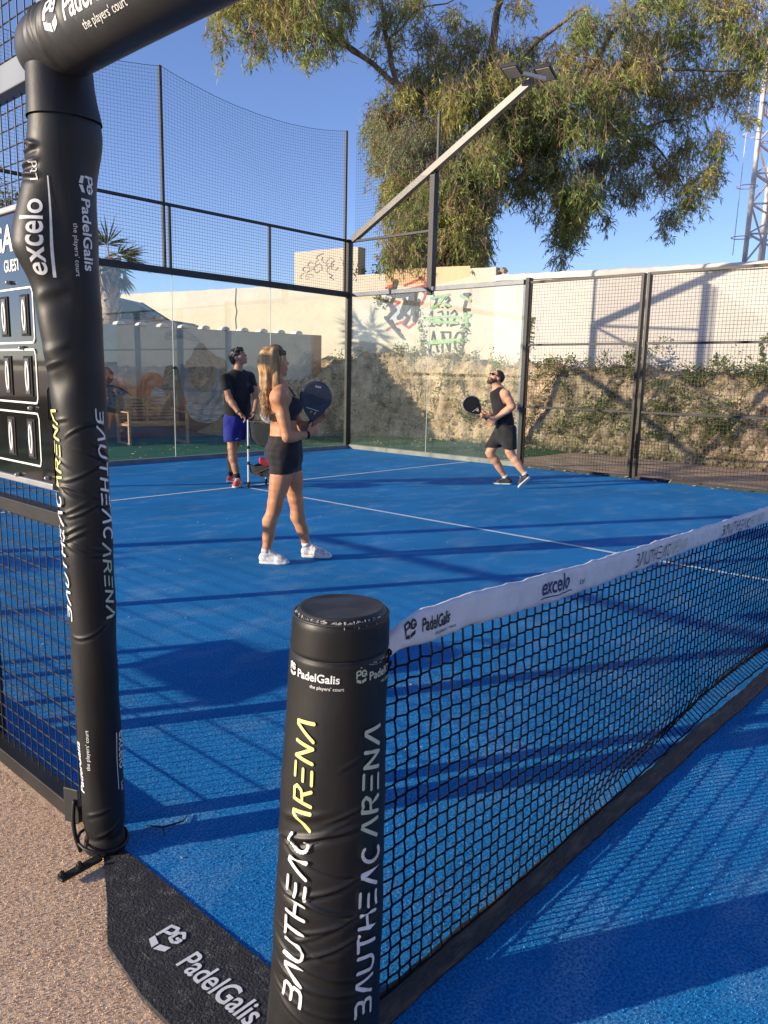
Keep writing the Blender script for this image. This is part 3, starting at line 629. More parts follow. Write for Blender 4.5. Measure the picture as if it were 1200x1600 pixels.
for col0 in (1.70, 2.42):
    for z0 in (1.145, 1.33, 1.505):
        V_, F_ = stroke2d(rrect(.42, .155, .010), .0055); P.append(mapped('frame_line', V_, F_, bmap(col0, z0), M_WHITE, None, .05))
        for k in range(3):
            yy = col0-.085-.14*k
            b = MB(); b.box((X0-.009, yy, z0+.078), (.004, .052, .118)); P.append(b.build('slot', M_SLOT))
            b = MB(); b.box((X0-.0125, yy, z0+.078), (.003, .030, .104)); P.append(b.build('digit_card', mat('card', (.06, .06, .06), .4)))
            V_ = np.array([(a_*math.cos(t), b2_*math.sin(t), 0) for a_, b2_ in ((.0125, .044), (.0058, .035)) for t in np.arange(28)*math.pi/14]); F_ = [(i, (i+1) % 28, 28+(i+1) % 28, 28+i) for i in range(28)]; P.append(mapped('digit', V_, F_, (lambda yy, z0: (lambda u, v, w: np.stack([X0-.0148-w, yy-u, z0+.078+v], -1)))(yy, z0), M_WHITE, None, .03))
for s_, y0 in (('GUEST', 1.462), ('HOME', 2.25)): V_, F_ = text2d(s_, .048, .012, xs=.75); P.append(mapped('lettering', V_, F_, bmap(y0, 1.712), M_WHITE, None, .05))
V_, F_ = text2d('PADEL', .085, .02, xs=1.15); P.append(mapped('lettering', V_, F_, bmap(1.80, 1.787), M_WHITE, None, .05)) if False else None
V_, F_ = text2d('ARENA', .085, .02, xs=1.0); V_[:, 0] += 0; P.append(mapped('lettering', V_, F_, bmap(1.80, 1.785), M_WHITE, None, .05)) if False else None
V_, F_ = text2d('GALIS', .105, .02, .15, xs=1.0); P.append(mapped('lettering', V_, F_, bmap(1.545, 1.770), M_WHITE, None, .05))
b = MB()
for y, z in ((1.425, 1.68), (1.36, 1.49), (1.32, 1.315), (1.235, 1.115), (1.44, 1.105), (2.1, 1.49)): b.cyl((X0-.006, y, z), (X0-.018, y, z), .006, 10); b.ball((X0-.018, y, z), .006)
P.append(b.build('screw_heads', M_ALU, smooth=True))
kids(sb, P)

# ------------------------------------------------------------------ the net
def net_y(x, z):
    k = sm(x, 0.5, 2.6)*(1-sm(x, 9.2, 9.9)); zz = np.clip(z/0.84, 0, 1)
    return 0.012+k*(0.085*np.exp(-((zz-0.085)/0.08)**2)*sm(zz, 0.0, 0.12)+0.02*np.sin(zz*3.1)+0.006*np.sin(x*3+z*5))
net = thing('padel_net', 'black court net with printed white top tape stretching across the blue turf', 'net', (5, 0, 0))
NX, NZ, CELL = 252, 22, 0.0393
U, Vv = np.meshgrid(np.arange(NX+1), np.arange(NZ+1), indexing='ij')
top = 0.865-0.035*np.sin(np.clip(U/NX, 0, 1)*math.pi); Xn = 0.062+U*CELL; fr_ = Vv/NZ
Zn = 0.045+(top-0.045)*fr_; corner = np.exp(-((Xn-.062)/.16)**2); Zn = Zn-corner*0.010*np.sin(fr_*math.pi)
Xn = Xn+rng.normal(0, .0012, U.shape)+0.010*np.sin(fr_*math.pi)*np.exp(-(Xn-.06)/.5)
Zn = Zn+rng.normal(0, .0010, U.shape); Yn = net_y(Xn, Zn)+rng.normal(0, .001, U.shape); G = np.stack([Xn, Yn, Zn], -1)
dl = 0.0020; up_ = G+np.array((0.0022, 0, dl)); dn_ = G-np.array((0.0022, 0, dl))
A = np.concatenate([dn_.reshape(-1, 3), up_[:, :-1].reshape(-1, 3), up_[:-1].reshape(-1, 3)])
B = np.concatenate([up_.reshape(-1, 3), dn_[:, 1:].reshape(-1, 3), dn_[1:].reshape(-1, 3)])
near = (A[:, 0] < 3.2)
P = []
for m_, nm, nn in ((near, 'net_strings', 6), (~near, 'net_strings', 4)):
    o = segs(nm, A[m_], B[m_], 0.0025, M_STRING, None, nn, True); o['kind'] = 'stuff'; P.append(o)
b = MB(); g = G[:24].reshape(-1, 3)
for q in g: b.ball(q, 0.0034, 6, 4)
o = b.build('net_knots', M_STRING, smooth=True); o['kind'] = 'stuff'; P.append(o)
def tape_geo(x, v):
    """v 0 at the lower hem .. 1 at the top"""
    top_ = 0.932+0.012*np.exp(-((x-.35)/.3)**2)-0.048*np.sin(np.clip(x/10, 0, 1)*math.pi)-0.030*np.exp(-((x-.06)/.05)**2)
    ht = 0.075+0.006*np.sin(x*2.3)-0.028*np.exp(-((x-.06)/.07)**2)
    wob = 0.0007*np.sin(x*41)+0.0007*np.sin(x*73+1)+0.0010*np.sin(x*17+2)+0.0012*np.maximum(0, np.sin(x*31+np.sin(x*5)*3))**8
    return top_-ht*(1-v)+wob*(0.4+v*.6), 0.004*np.sin(x*23+v*2.5)*(1-v)+0.0025*np.sin(x*57-v*3)+0.0015*np.sin(x*140+v*5)
nx_ = 1400; xs = 0.062+(9.88)*(np.arange(nx_)/(nx_-1))**1.6; vs = np.linspace(0, 1, 9)
X_, V_ = np.meshgrid(xs, vs, indexing='ij'); Z_, off = tape_geo(X_, V_)
bul = 0.0075*np.sqrt(np.clip(1-(V_*2-1)**4, 0, 1))
F1 = np.stack([X_, 0.006-bul+off*.6, Z_], -1); F2 = np.stack([X_, 0.012+bul+off*.6, Z_], -1)
def grid_faces(n, m, base=0, flip=False):
    i, j = np.meshgrid(np.arange(n-1), np.arange(m-1), indexing='ij'); q = np.stack([i*m+j, (i+1)*m+j, (i+1)*m+j+1, i*m+j+1], -1).reshape(-1, 4)+base
    return q[:, ::-1] if flip else q
Vt = np.concatenate([F1.reshape(-1, 3), F2.reshape(-1, 3)]); nb = nx_*9; i = np.arange(nx_-1)
cap_t = np.stack([i*9+8, (i+1)*9+8, (i+1)*9+8+nb, i*9+8+nb], -1); cap_b = np.stack([i*9, i*9+nb, (i+1)*9+nb, (i+1)*9], -1)
P.append(npmesh('tape', Vt, np.concatenate([grid_faces(nx_, 9), grid_faces(nx_, 9, nb, True), cap_t, cap_b]), M_TAPE, None, True))
def tape_map(x0, v0):
    def f(u, v, w):
        x = x0+u; ht = 0.078; vv = v0+v/ht; z, o_ = tape_geo(x, vv); bl = 0.0075*np.sqrt(np.clip(1-(np.clip(vv, 0, 1)*2-1)**4, 0, 1))
        return np.stack([x, 0.006-bl+o_*.6-0.0013-w, z], -1)
    return f
V_, F_ = text2d('PadelGalis', .042, .022, .1, xs=.58); P.append(mapped('lettering', V_, F_, tape_map(.168, .40), M_BLKP, None, .006))
V_, F_ = pg_logo(.044); V_[:, 0] *= .9; P.append(mapped('emblem', V_, F_, tape_map(.108, .34), M_BLKP, None, .006))
V_, F_ = text2d("the players' court", .0125, 0, xs=.9); P.append(mapped('lettering', V_, F_, tape_map(.21, .20), M_BLKP, None, .006))
V_, F_ = text2d('excelo', .062, .02, .15, xs=.92); P.append(mapped('lettering', V_, F_, tape_map(.655, .36), M_NAVY, None, .006))
V_, F_ = text2d('Ltd', .022, 0, .15); P.append(mapped('lettering', V_, F_, tape_map(.862, .36), M_NAVY, None, .006))
P.append(mapped('underline', np.array([(0, 0, 0), (.17, 0, 0), (.17, .003, 0), (0, .003, 0)]), [(0, 1, 2, 3)], tape_map(.655, .22), M_NAVY, None, .01))
for x0 in (1.225, 2.0, 5.2, 6.3):
    V1, F1_, l1 = logo_word('BAUTHEAC', .040, w=.11); V2_, F2_, l2 = logo_word('ARENA', .040, w=.11); k = (.43 if x0 < 2 else .52)/(l1+l2+.004)
    for Vq, Fq, mm_, off_ in ((V1, F1_, M_BLKP, 0), (V2_, F2_, M_SAGE, l1+.004)):
        Vq = Vq.copy(); Vq[:, 0] = (Vq[:, 0]+off_)*k; P.append(mapped('lettering', Vq, Fq, tape_map(x0, .25), mm_, None, .008))
# worn ground band
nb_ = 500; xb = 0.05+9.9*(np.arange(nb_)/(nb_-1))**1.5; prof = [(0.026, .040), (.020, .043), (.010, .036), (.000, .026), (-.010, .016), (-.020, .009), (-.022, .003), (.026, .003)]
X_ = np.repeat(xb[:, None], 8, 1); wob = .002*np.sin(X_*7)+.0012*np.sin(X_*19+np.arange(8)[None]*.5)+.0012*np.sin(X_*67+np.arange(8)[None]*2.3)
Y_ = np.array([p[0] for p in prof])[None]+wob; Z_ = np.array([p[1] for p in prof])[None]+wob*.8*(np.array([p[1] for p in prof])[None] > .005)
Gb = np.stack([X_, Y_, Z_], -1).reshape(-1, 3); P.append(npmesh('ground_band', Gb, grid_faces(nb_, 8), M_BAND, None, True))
P.append(segs('hem_cord', G[:-1, 0], G[1:, 0], .0035, M_STRING, None, 5, True)); P.append(segs('hem_cord', G[:-1, -1], G[1:, -1], .003, M_STRING, None, 5, True))
P.append(segs('side_cord', G[0, :-1], G[0, 1:], .0035, M_STRING, None, 6, True))
b = MB(); b.box((5, .004, .46), (.05, .004, .90)); P.append(b.build('centre_strap', M_TAPE))
kids(net, P)
fp = thing('net_post', 'slim padded net post at the far end of the net', 'net post', (10, 0, 0))
b = MB(); b.cyl((10.02, .02, 0), (10.02, .02, .98), .09, 24, .08); kids(fp, [b.build('post_pad', M_PAD, smooth=False)])

# ------------------------------------------------------------------ boundary wall beyond the court
WD = np.array((-0.19, 1.0)); WD /= np.linalg.norm(WD); WN = np.array((-WD[1], WD[0]))  # WN points towards the court
def wx(y): return 15.57-0.19*(y-4.05)
def plaster(name, c1, c2, c3):
    m = mat(name, c1, 0.9, spec=.2); t, n, b = nodes_of(m); P_ = n.new('ShaderNodeTexCoord').outputs['Object']
    a = noise(t, P_, .8, 7, .65, .35, .7); c = mixc(t, a, c1, c2); c = mixc(t, noise(t, P_, 2.6, 9, .8, .55, .8), c, tuple(x*.72 for x in c2))
    mp = n.new('ShaderNodeMapping'); mp.inputs['Scale'].default_value = (2.2, 2.2, .25); t.links.new(P_, mp.inputs[0])
    st = noise(t, mp.outputs[0], 2.0, 8, .75, .55, .8); s2 = n.new('ShaderNodeMath'); s2.operation = 'MULTIPLY'; s2.inputs[1].default_value = .45; t.links.new(st, s2.inputs[0])
    c = mixc(t, s2.outputs[0], c, c3); t.links.new(c, b.inputs['Base Color'])
    bp = n.new('ShaderNodeBump'); bp.inputs['Strength'].default_value = .5; bp.inputs['Distance'].default_value = .02
    t.links.new(noise(t, P_, 9, 9, .7), bp.inputs['Height']); t.links.new(bp.outputs[0], b.inputs['Normal']); return m
M_PLAS = plaster('aged_plaster', (0.52, 0.46, 0.37), (0.60, 0.54, 0.44), (0.40, 0.33, 0.24))
M_PLAS2 = plaster('whitewashed_plaster', (0.62, 0.57, 0.50), (0.68, 0.64, 0.57), (0.50, 0.44, 0.35))
M_TAN = plaster('tan_patch', (0.50, 0.34, 0.19), (0.56, 0.40, 0.24), (0.40, 0.27, 0.16))
M_OCH = plaster('ochre_patch', (0.52, 0.40, 0.24), (0.58, 0.47, 0.30), (0.42, 0.32, 0.20))
bwall = thing('boundary_wall', 'long sunlit plastered boundary wall with graffiti, above the rocky bank', 'wall', (14.5, 9.5, 0))
def wall_seg(y0, y1, z0, z1, material, name='wall_section', th=0.28, jag=0.0, topcap=False):
    n = max(2, int((y1-y0)/0.25)); ys = np.linspace(y0, y1, n+1); r_ = random.Random(int(y0*10)); b = MB(); V = []; F = []
    for i, y in enumerate(ys):
        z = z1+(r_.uniform(-jag, jag) if 0 < i < n else 0)
        for q, zz in ((0, z0), (0, z), (th, z), (th, z0)): V.append((wx(y)+q, y, zz))
    for i in range(n):
        for k in range(4): F.append((i*4+k, (i+1)*4+k, (i+1)*4+(k+1) % 4, i*4+(k+1) % 4))
    F += [(3, 2, 1, 0), tuple(n*4+k for k in range(4))]; b.add(V, F); return b.build(name, material)
P = [wall_seg(-16, 9.70, -.3, 3.72, M_PLAS2), wall_seg(9.702, 13.50, -.3, 4.02, M_PLAS, jag=.006), wall_seg(13.502, 15.53, -.3, 4.72, M_PLAS, jag=.015), wall_seg(15.532, 30, -.3, 3.85, M_PLAS, jag=.012)]
# rounded rough coping on the whitewashed part
ys = np.linspace(-16, 9.72, 500); prof = [(-.05, 3.70), (-.06, 3.76), (-.03, 3.82), (.05, 3.85), (.15, 3.86), (.25, 3.84), (.33, 3.78), (.33, 3.70)]
rw = np.random.default_rng(5); Vc = []
wv = np.convolve(rw.normal(0, .016, len(ys)+8), np.ones(5)/5, 'same')[:len(ys)]
for i, y in enumerate(ys):
    for q, z in prof: Vc.append((wx(y)+q+rw.normal(0, .004), y, z+(wv[i] if z > 3.75 else 0)))
P.append(npmesh('coping', Vc, grid_faces(len(ys), 8), M_PLAS2, None, True))
# broken stub at the step
b = MB(); rs = random.Random(2)
for i in range(7): b.ball((wx(9.62)+.12+rs.uniform(-.08, .08), 9.60+rs.uniform(-.10, .10), 3.90+rs.uniform(-.05, .10)), (rs.uniform(.05, .1), rs.uniform(.04, .09), rs.uniform(.04, .09)), 7, 5)
M_RUB = mat('rubble', (.22, .18, .14), .95, (.40, .33, .26), 12, .8, 30); P.append(b.build('broken_masonry', M_RUB))
def wpt(px, py, lift=0.004):  # front elevation drawing of the graffiti: drawing units to wall metres
    y = 12.65-(px-603)*.01755; z = (3.66-(px-603)*.00066)-(py-450)*(.0159-(px-603)*.0000073)
    return np.array((wx(y), y, z))+lift*np.array((WN[0], WN[1], 0))
def wmap(lift=0.004):
    def f(u, v, w):
        y = 12.65-(u-603)*.01755; z = (3.66-(u-603)*.00066)+(v+450)*(.0159-(u-603)*.0000073)
        return np.stack([wx(y)+(lift+w*3)*WN[0], y+(lift+w*3)*WN[1], z], -1)
    return f
def paint(name, polys, w, material, lift=0.004): 
    V_, F_ = stroke2d([[(x, -y) for x, y in p] for p in polys], w); return mapped(name, V_, F_, wmap(lift), material, None, 6)
def blob(name, poly, material, lift=0.004): V_ = np.array([(x, -y, 0) for x, y in poly]); return mapped(name, V_, [tuple(range(len(poly)))], wmap(lift), material, None, 8)
def spray(name, c, c2): return mat(name, c, .85, c2, 14, detail=8, lo=.3, hi=.75)
M_SPB = spray('black_spray', (.05, .045, .045), (.12, .11, .10)); M_SPR = spray('red_spray', (.30, .02, .02), (.48, .16, .12)); M_SPG = spray('green_spray', (.16, .36, .12), (.44, .50, .32)); M_SPW = spray('grey_blue_spray', (.36, .38, .42), (.46, .47, .48)); M_SPD = spray('faded_spray', (.030, .027, .026), (.09, .08, .07))
P.append(blob('paint_patch', [(603, 421), (672, 419), (672, 444), (603, 446)], M_TAN, .003)); P.append(blob('paint_patch', [(679, 418), (734, 416), (734, 432), (679, 446)], M_OCH, .003))
gr = []
gr.append(blob('graffiti_fill', [(612, 478), (622, 470), (634, 498), (614, 502)], M_SPW, .0045)); gr.append(blob('graffiti_fill', [(628, 496), (640, 480), (650, 478), (652, 492), (640, 504)], M_SPW, .0045))
gr.append(paint('graffiti', [[(606, 515), (622, 506), (634, 502), (650, 488), (654, 470)], [(612, 484), (626, 472), (616, 470)], [(630, 504), (642, 512), (652, 504), (656, 480)]], 4, M_SPR, .006))
gr.append(paint('graffiti', [[(603, 450), (616, 444), (606, 456)], [(634, 446), (664, 434), (668, 446), (640, 452)], [(660, 452), (668, 460), (662, 474), (655, 478)]], 3.4, M_SPR, .008))
gr.append(paint('graffiti', [[(604, 470), (618, 484), (606, 498)], [(604, 496), (632, 526)], [(618, 512), (626, 516)], [(640, 476), (650, 462), (648, 490)]], 6, M_SPB, .010))
gr.append(paint('graffiti', [[(626, 496), (650, 470)], [(606, 458), (626, 462), (652, 456), (648, 476)], [(620, 440), (616, 452)], [(656, 470), (652, 500)]], 8, M_SPD, .012))
gr.append(paint('graffiti', [[(681, 462), (689, 480)], [(689, 462), (680, 481)], [(694, 480), (695, 480)], [(699, 468), (703, 464), (706, 469), (701, 473), (707, 478), (702, 481), (699, 477), (705, 466)]], 2.2, M_SPD, .008))
gr.append(paint('graffiti', [[(675, 492), (679, 486), (679, 509)], [(674, 509), (683, 509)], [(688, 488), (694, 486), (696, 492), (690, 496), (697, 502), (692, 509), (686, 507)], [(703, 487), (703, 509)], [(708, 490), (713, 485), (717, 490), (714, 498), (708, 509), (720, 506)]], 2.6, M_SPD, .008))
gr.append(paint('graffiti', [[(677, 551), (682, 518), (690, 550)], [(679, 538), (689, 538)], [(697, 553), (696, 520), (708, 550), (708, 519), (694, 519)]] + [arc(722, 534, 7, 15, 0, 360, 16)], 3.0, M_SPD, .008))
gr.append(paint('graffiti', [[(727, 460), (735, 460)], [(732, 462), (728, 480), (732, 506)], [(728, 484), (735, 484)], [(726, 508), (735, 506)]], 5, M_SPB, .008))
gr.append(paint('graffiti', [[(678, 466), (704, 460)], [(686, 478), (698, 462)], [(696, 474), (706, 478)], [(678, 482), (690, 474)]], 4, M_SPG, .014)); gr.append(paint('graffiti', [[(668, 498), (700, 494), (722, 496)], [(676, 502), (718, 504)], [(722, 462), (736, 470)], [(730, 490), (733, 510), (728, 512)], [(726, 500), (737, 492)]], 4.6, M_SPG, .014))
gr.append(paint('graffiti', [[(677, 535), (704, 533), (731, 531)]], 6.5, M_SPG, .014))
gr.append(paint('graffiti', [[(610, 452), (618, 462), (612, 474), (620, 484), (610, 494)], [(628, 458), (636, 470), (630, 486), (642, 496), (636, 506)], [(644, 462), (640, 482)]], 5, M_SPD, .016)); gr.append(paint('graffiti', [[(614, 500), (624, 520), (636, 530)]], 3, M_SPB, .018))
P += gr
# faded scribbles on the tall block
rs = random.Random(8); pl = []
for i in range(16):
    x, y = rs.uniform(470, 540), rs.uniform(402, 436); k = rs.uniform(3, 8); pl.append([(x+k*math.cos(a), y+k*math.sin(a)*rs.uniform(.6, 1.2)) for a in np.arange(rs.uniform(0, 3), rs.uniform(4, 7), .8)])
V_, F_ = stroke2d([[(x, -y) for x, y in p] for p in pl], 1.3)
def bmapf(u, v, w): y = 15.53-(u-460)*.0208; z = 4.75+(v+392)*.0168; return np.stack([wx(y)+(.004+w*2)*WN[0], y+(.004+w*2)*WN[1], z], -1)
P.append(mapped('graffiti', V_, F_, bmapf, mat('faint_spray', (.25, .26, .25), .9, (.45, .42, .36), 10), None, 6))
V_, F_ = stroke2d([[(x, -y) for x, y in arc(538, 417, 2.6, 4, 0, 360)], [(514, -430), (520, -434), (516, -437), (522, -440)]], 1.3); P.append(mapped('graffiti', V_, F_, bmapf, M_NAVY, None, 6))
# crack / drain line on the wall behind the coach
b = MB(); b.tube([(wx(17.6)-.01, 17.6, z) if 1 else 0 for z in (3.85,)]+[(wx(17.6+q)-.012, 17.6+q, z) for q, z in ((.03, 3.4), (-.02, 3.2), (.03, 3.0), (0, 2.6), (.02, 2.2))], .012, 5); P.append(b.build('drain_crack', M_SPB))
kids(bwall, P)

# ------------------------------------------------------------------ rocky bank below the wall
base_line = np.array([(12.9, -16), (13.0, -4), (13.12, 3), (13.36, 5.35), (13.45, 7.7), (13.5, 9.5), (13.35, 11.0), (12.95, 12.0), (12.2, 12.55), (11.2, 12.75), (10.2, 13.2), (9.6, 13.9)])
def bank_dist(X, Y):
    d = np.full(X.shape, 1e9); sgn = np.ones(X.shape)
    for a, b2 in zip(base_line[:-1], base_line[1:]):
        e = b2-a; t = np.clip(((X-a[0])*e[0]+(Y-a[1])*e[1])/(e@e), 0, 1); dx = X-a[0]-t*e[0]; dy = Y-a[1]-t*e[1]; q = np.hypot(dx, dy)
        s_ = np.sign((X-a[0])*e[1]-(Y-a[1])*e[0]); m_ = q < d; d = np.where(m_, q, d); sgn = np.where(m_, s_, sgn)
    return d*sgn
def vnoise(X, Y, Z, seed, f):
    """cheap smooth value noise"""
    r_ = np.random.default_rng(seed); T = r_.random((24, 24, 24)); c = [np.asarray(q)*f for q in (X, Y, Z)]; i = [np.floor(q).astype(int) for q in c]; fr = [q-j for q, j in zip(c, i)]; fr = [q*q*(3-2*q) for q in fr]; o = 0
    for a in (0, 1):
        for b2 in (0, 1):
            for c2 in (0, 1): o = o+T[(i[0]+a) % 24, (i[1]+b2) % 24, (i[2]+c2) % 24]*(fr[0] if a else 1-fr[0])*(fr[1] if b2 else 1-fr[1])*(fr[2] if c2 else 1-fr[2])
    return o
gx = np.arange(9.4, 16.2, .045); gy = np.arange(-16, 16, .06); X, Y = np.meshgrid(gx, gy, indexing='ij')
d = bank_dist(X, Y)+.22*(vnoise(X, Y, 0*X, 1, 1.1)-.5)+.10*(vnoise(X, Y, 0*X, 2, 4)-.5)
Hh = np.interp(Y, [-16, 3, 6, 9, 11, 12.7, 13.2, 16], [1.55, 1.58, 1.70, 1.84, 1.92, 2.0, 1.85, 1.75]); Hh = np.where((Y > 12.2), np.minimum(Hh, 1.25+np.clip((X-11.6), 0, 2)*.5), Hh)
ww = np.interp(Y, [-16, 4, 8, 10.5, 16], [1.95, 1.9, 1.15, .45, .42]); t = np.clip(d/ww, 0, 1); pr = np.where(t < 1, (t**.75)*(1-.25*np.sin(t*math.pi*2)*.5), 1)
st = np.floor(pr*5+.35*vnoise(X, Y, 0*X, 7, 2))/5; pr = .72*pr+.28*np.clip(st, 0, 1)
Z = -0.03+Hh*pr*(d > 0)+(.20*(vnoise(X, Y, 0*X, 3, 3)-.5)+.16*(vnoise(X, Y, 0*X, 4, 8)-.5)+.09*(vnoise(X, Y, 0*X, 5, 16)-.5))*np.clip(d*4, 0, 1)
jx = .14*(vnoise(X, Y, Z, 9, 5)-.5)*np.clip(d*4, 0, 1); 
def bank_mat():
    m = mat('bank_rock', (.3, .22, .14), .95, spec=.15); t, n, b = nodes_of(m); P_ = n.new('ShaderNodeTexCoord').outputs['Object']
    c = mixc(t, noise(t, P_, 2.2, 9, .7, .38, .62), (.28, .19, .11), (.60, .46, .31)); c = mixc(t, noise(t, P_, 4.5, 9, .8, .50, .62), c, (.085, .065, .045)); c = mixc(t, noise(t, P_, 20, 5, .7, .58, .68), c, (.66, .58, .46)); c = mixc(t, noise(t, P_, 34, 4, .7, .60, .68), c, (.08, .07, .05))
    t.links.new(c, b.inputs['Base Color']); bp = n.new('ShaderNodeBump'); bp.inputs['Strength'].default_value = .9; bp.inputs['Distance'].default_value = .05; t.links.new(noise(t, P_, 9, 10, .75), bp.inputs['Height']); t.links.new(bp.outputs[0], b.inputs['Normal']); return m
M_BANK = bank_mat()
o = npmesh('rocky_bank', np.stack([X+jx, Y, Z], -1).reshape(-1, 3), grid_faces(len(gx), len(gy), 0), M_BANK, None, True); o['kind'] = 'structure'
zfun = lambda x, y: float(Z[int(np.clip((x-9.4)/.045, 0, len(gx)-1)), int(np.clip((y+16)/.06, 0, len(gy)-1))])
# loose stones on the bank, one stuff object
b = MB(); rs = random.Random(5)
for i in range(1900):
    y = rs.uniform(1, 12.8); x0 = np.interp(y, base_line[:9, 1], base_line[:9, 0]); x = x0+rs.uniform(-.25, 1.7)*rs.random()**.6; r_ = .012+.075*rs.random()**2.2
    if x > wx(y)-.1: continue
    b.ball((x, y, max(0, zfun(x, y))+r_*.4), (r_*rs.uniform(.8, 1.6), r_*rs.uniform(.8, 1.5), r_*rs.uniform(.5, .9)), 6, 4)
M_STONE = mat('loose_stone', (.20, .145, .095), .95, (.46, .37, .26), 5, .5, 40); o = b.build('loose_stones', M_STONE); o['kind'] = 'stuff'; o['label'] = 'pale loose stones scattered over the rocky bank'; o['category'] = 'stones'

# terrace behind the mural wall and ground beyond the boundary wall
sheet('terrace', [(-30, 17.5), (2.0, 15.95), (6.9, 14.65), (12.1, 13.2), (13.65, 13.35), (8.0, 45), (-30, 45)], 1.62, M_DIRT)
sheet('hill_ground', [(16.0+3, -60), (wx(-16)+.3, -16), (wx(30)+.3, 30), (-10, 60), (90, 90), (120, -60)], 1.9, M_DIRT)

# ------------------------------------------------------------------ leaves
def leaf_mat(name, rough=.55, trans=.3):
    m = bpy.data.materials.new(name); m.use_nodes = True; t = m.node_tree; n = t.nodes; b = n['Principled BSDF']; at = n.new('ShaderNodeAttribute'); at.attribute_name = 'tint'
    b.inputs['Roughness'].default_value = rough; b.inputs['Specular IOR Level'].default_value = .35; t.links.new(at.outputs['Color'], b.inputs['Base Color'])
    tr = n.new('ShaderNodeBsdfTranslucent'); hs = n.new('ShaderNodeHueSaturation'); hs.inputs['Value'].default_value = 1.5; hs.inputs['Saturation'].default_value = 1.15; t.links.new(at.outputs['Color'], hs.inputs['Color']); t.links.new(hs.outputs[0], tr.inputs[0])
    mx = n.new('ShaderNodeMixShader'); mx.inputs[0].default_value = trans; t.links.new(b.outputs[0], mx.inputs[1]); t.links.new(tr.outputs[0], mx.inputs[2]); t.links.new(mx.outputs[0], n['Material Output'].inputs[0]); return m
M_LEAF = leaf_mat('leaf')
def leaf_cloud(name, P, D, Ln, Wd, tint, parent=None, material=None, bend=.25, label=None):
    """lens shaped leaves: one bent strip of two quads each"""
    P = np.asarray(P, float); D = np.asarray(D, float); D /= np.linalg.norm(D, axis=1)[:, None]; n = len(P)
    R_ = rng.normal(size=(n, 3)); S = np.cross(D, R_); S /= np.linalg.norm(S, axis=1)[:, None]; N = np.cross(S, D)
    Ln = np.broadcast_to(Ln, (n,))[:, None]; Wd = np.broadcast_to(Wd, (n,))[:, None]; bd = (rng.random((n, 1))-.3)*bend*Ln
    a = P; m1 = P+D*Ln*.45+S*Wd/2+N*bd*.4; m2 = P+D*Ln*.45-S*Wd/2+N*bd*.4; e = P+D*Ln+N*bd
    V = np.stack([a, m1, e, m2], 1).reshape(-1, 3); F = (np.arange(n)*4)[:, None]+np.array([[0, 1, 2, 3]])
    o = npmesh(name, V, F, material or M_LEAF, parent, False); ca = o.data.color_attributes.new('tint', 'FLOAT_COLOR', 'CORNER')
    c = np.repeat(np.concatenate([np.clip(tint, 0, 1), np.ones((n, 1))], 1), 4, 0).astype(np.float32); ca.data.foreach_set('color', c.ravel()); o['kind'] = 'stuff'; return o
M_BARK = mat('eucalyptus_bark', (.10, .065, .045), .9, (.26, .19, .14), 3, .8, 12, stretch=(2, 2, .4), bdist=.08)
M_TWIG = mat('twig', (.22, .15, .10), .9, (.34, .25, .17), 4)
# the big eucalyptus, laid out from its front elevation (a = right, h = height) with real depth
T0 = np.array((16.6, 12.11)); TS = np.array((.674, -.739)); TV = np.array((.739, .674))
def tp(px, py, dep=0.0):
    a = (px-735)*.0170; h = 6.87+(270-py)*.01605-(px-735)*.0006; xy = T0+TS*a+TV*dep; k = 1+dep/22
    return np.array((xy[0]+TS[0]*a*(k-1), xy[1]+TS[1]*a*(k-1), 1.43+(h-1.43)*k))
euc = thing('eucalyptus_tree', 'huge eucalyptus tree with drooping leaves rising behind the graffiti wall', 'tree', (16.6, 12.1, 1.9)); P = []
def limb(pts, r0, r1, name='branch', seed=0, n=9):
    r_ = random.Random(seed); pts = [tp(x, y, d) for x, y, d in pts]; q = []
    for a, b2 in zip(pts[:-1], pts[1:]):
        for k in range(5): q.append(a+(b2-a)*k/5+np.array([r_.uniform(-.05, .05) for _ in range(3)]))
    q.append(pts[-1]); q = np.array(q); q[2:-2] = (q[1:-3]+q[2:-2]+q[3:-1])/3
    b = MB(); b.tube(q, np.linspace(r0, r1, len(q))*(.68 if name == 'branch' else .9), n); return b.build(name, M_BARK, smooth=True)
P.append(limb([(740, 540, 0), (735, 440, 0), (728, 400, 0), (722, 330, 0), (735, 270, 0), (742, 215, .1)], .42, .26, 'trunk', 1, 14))
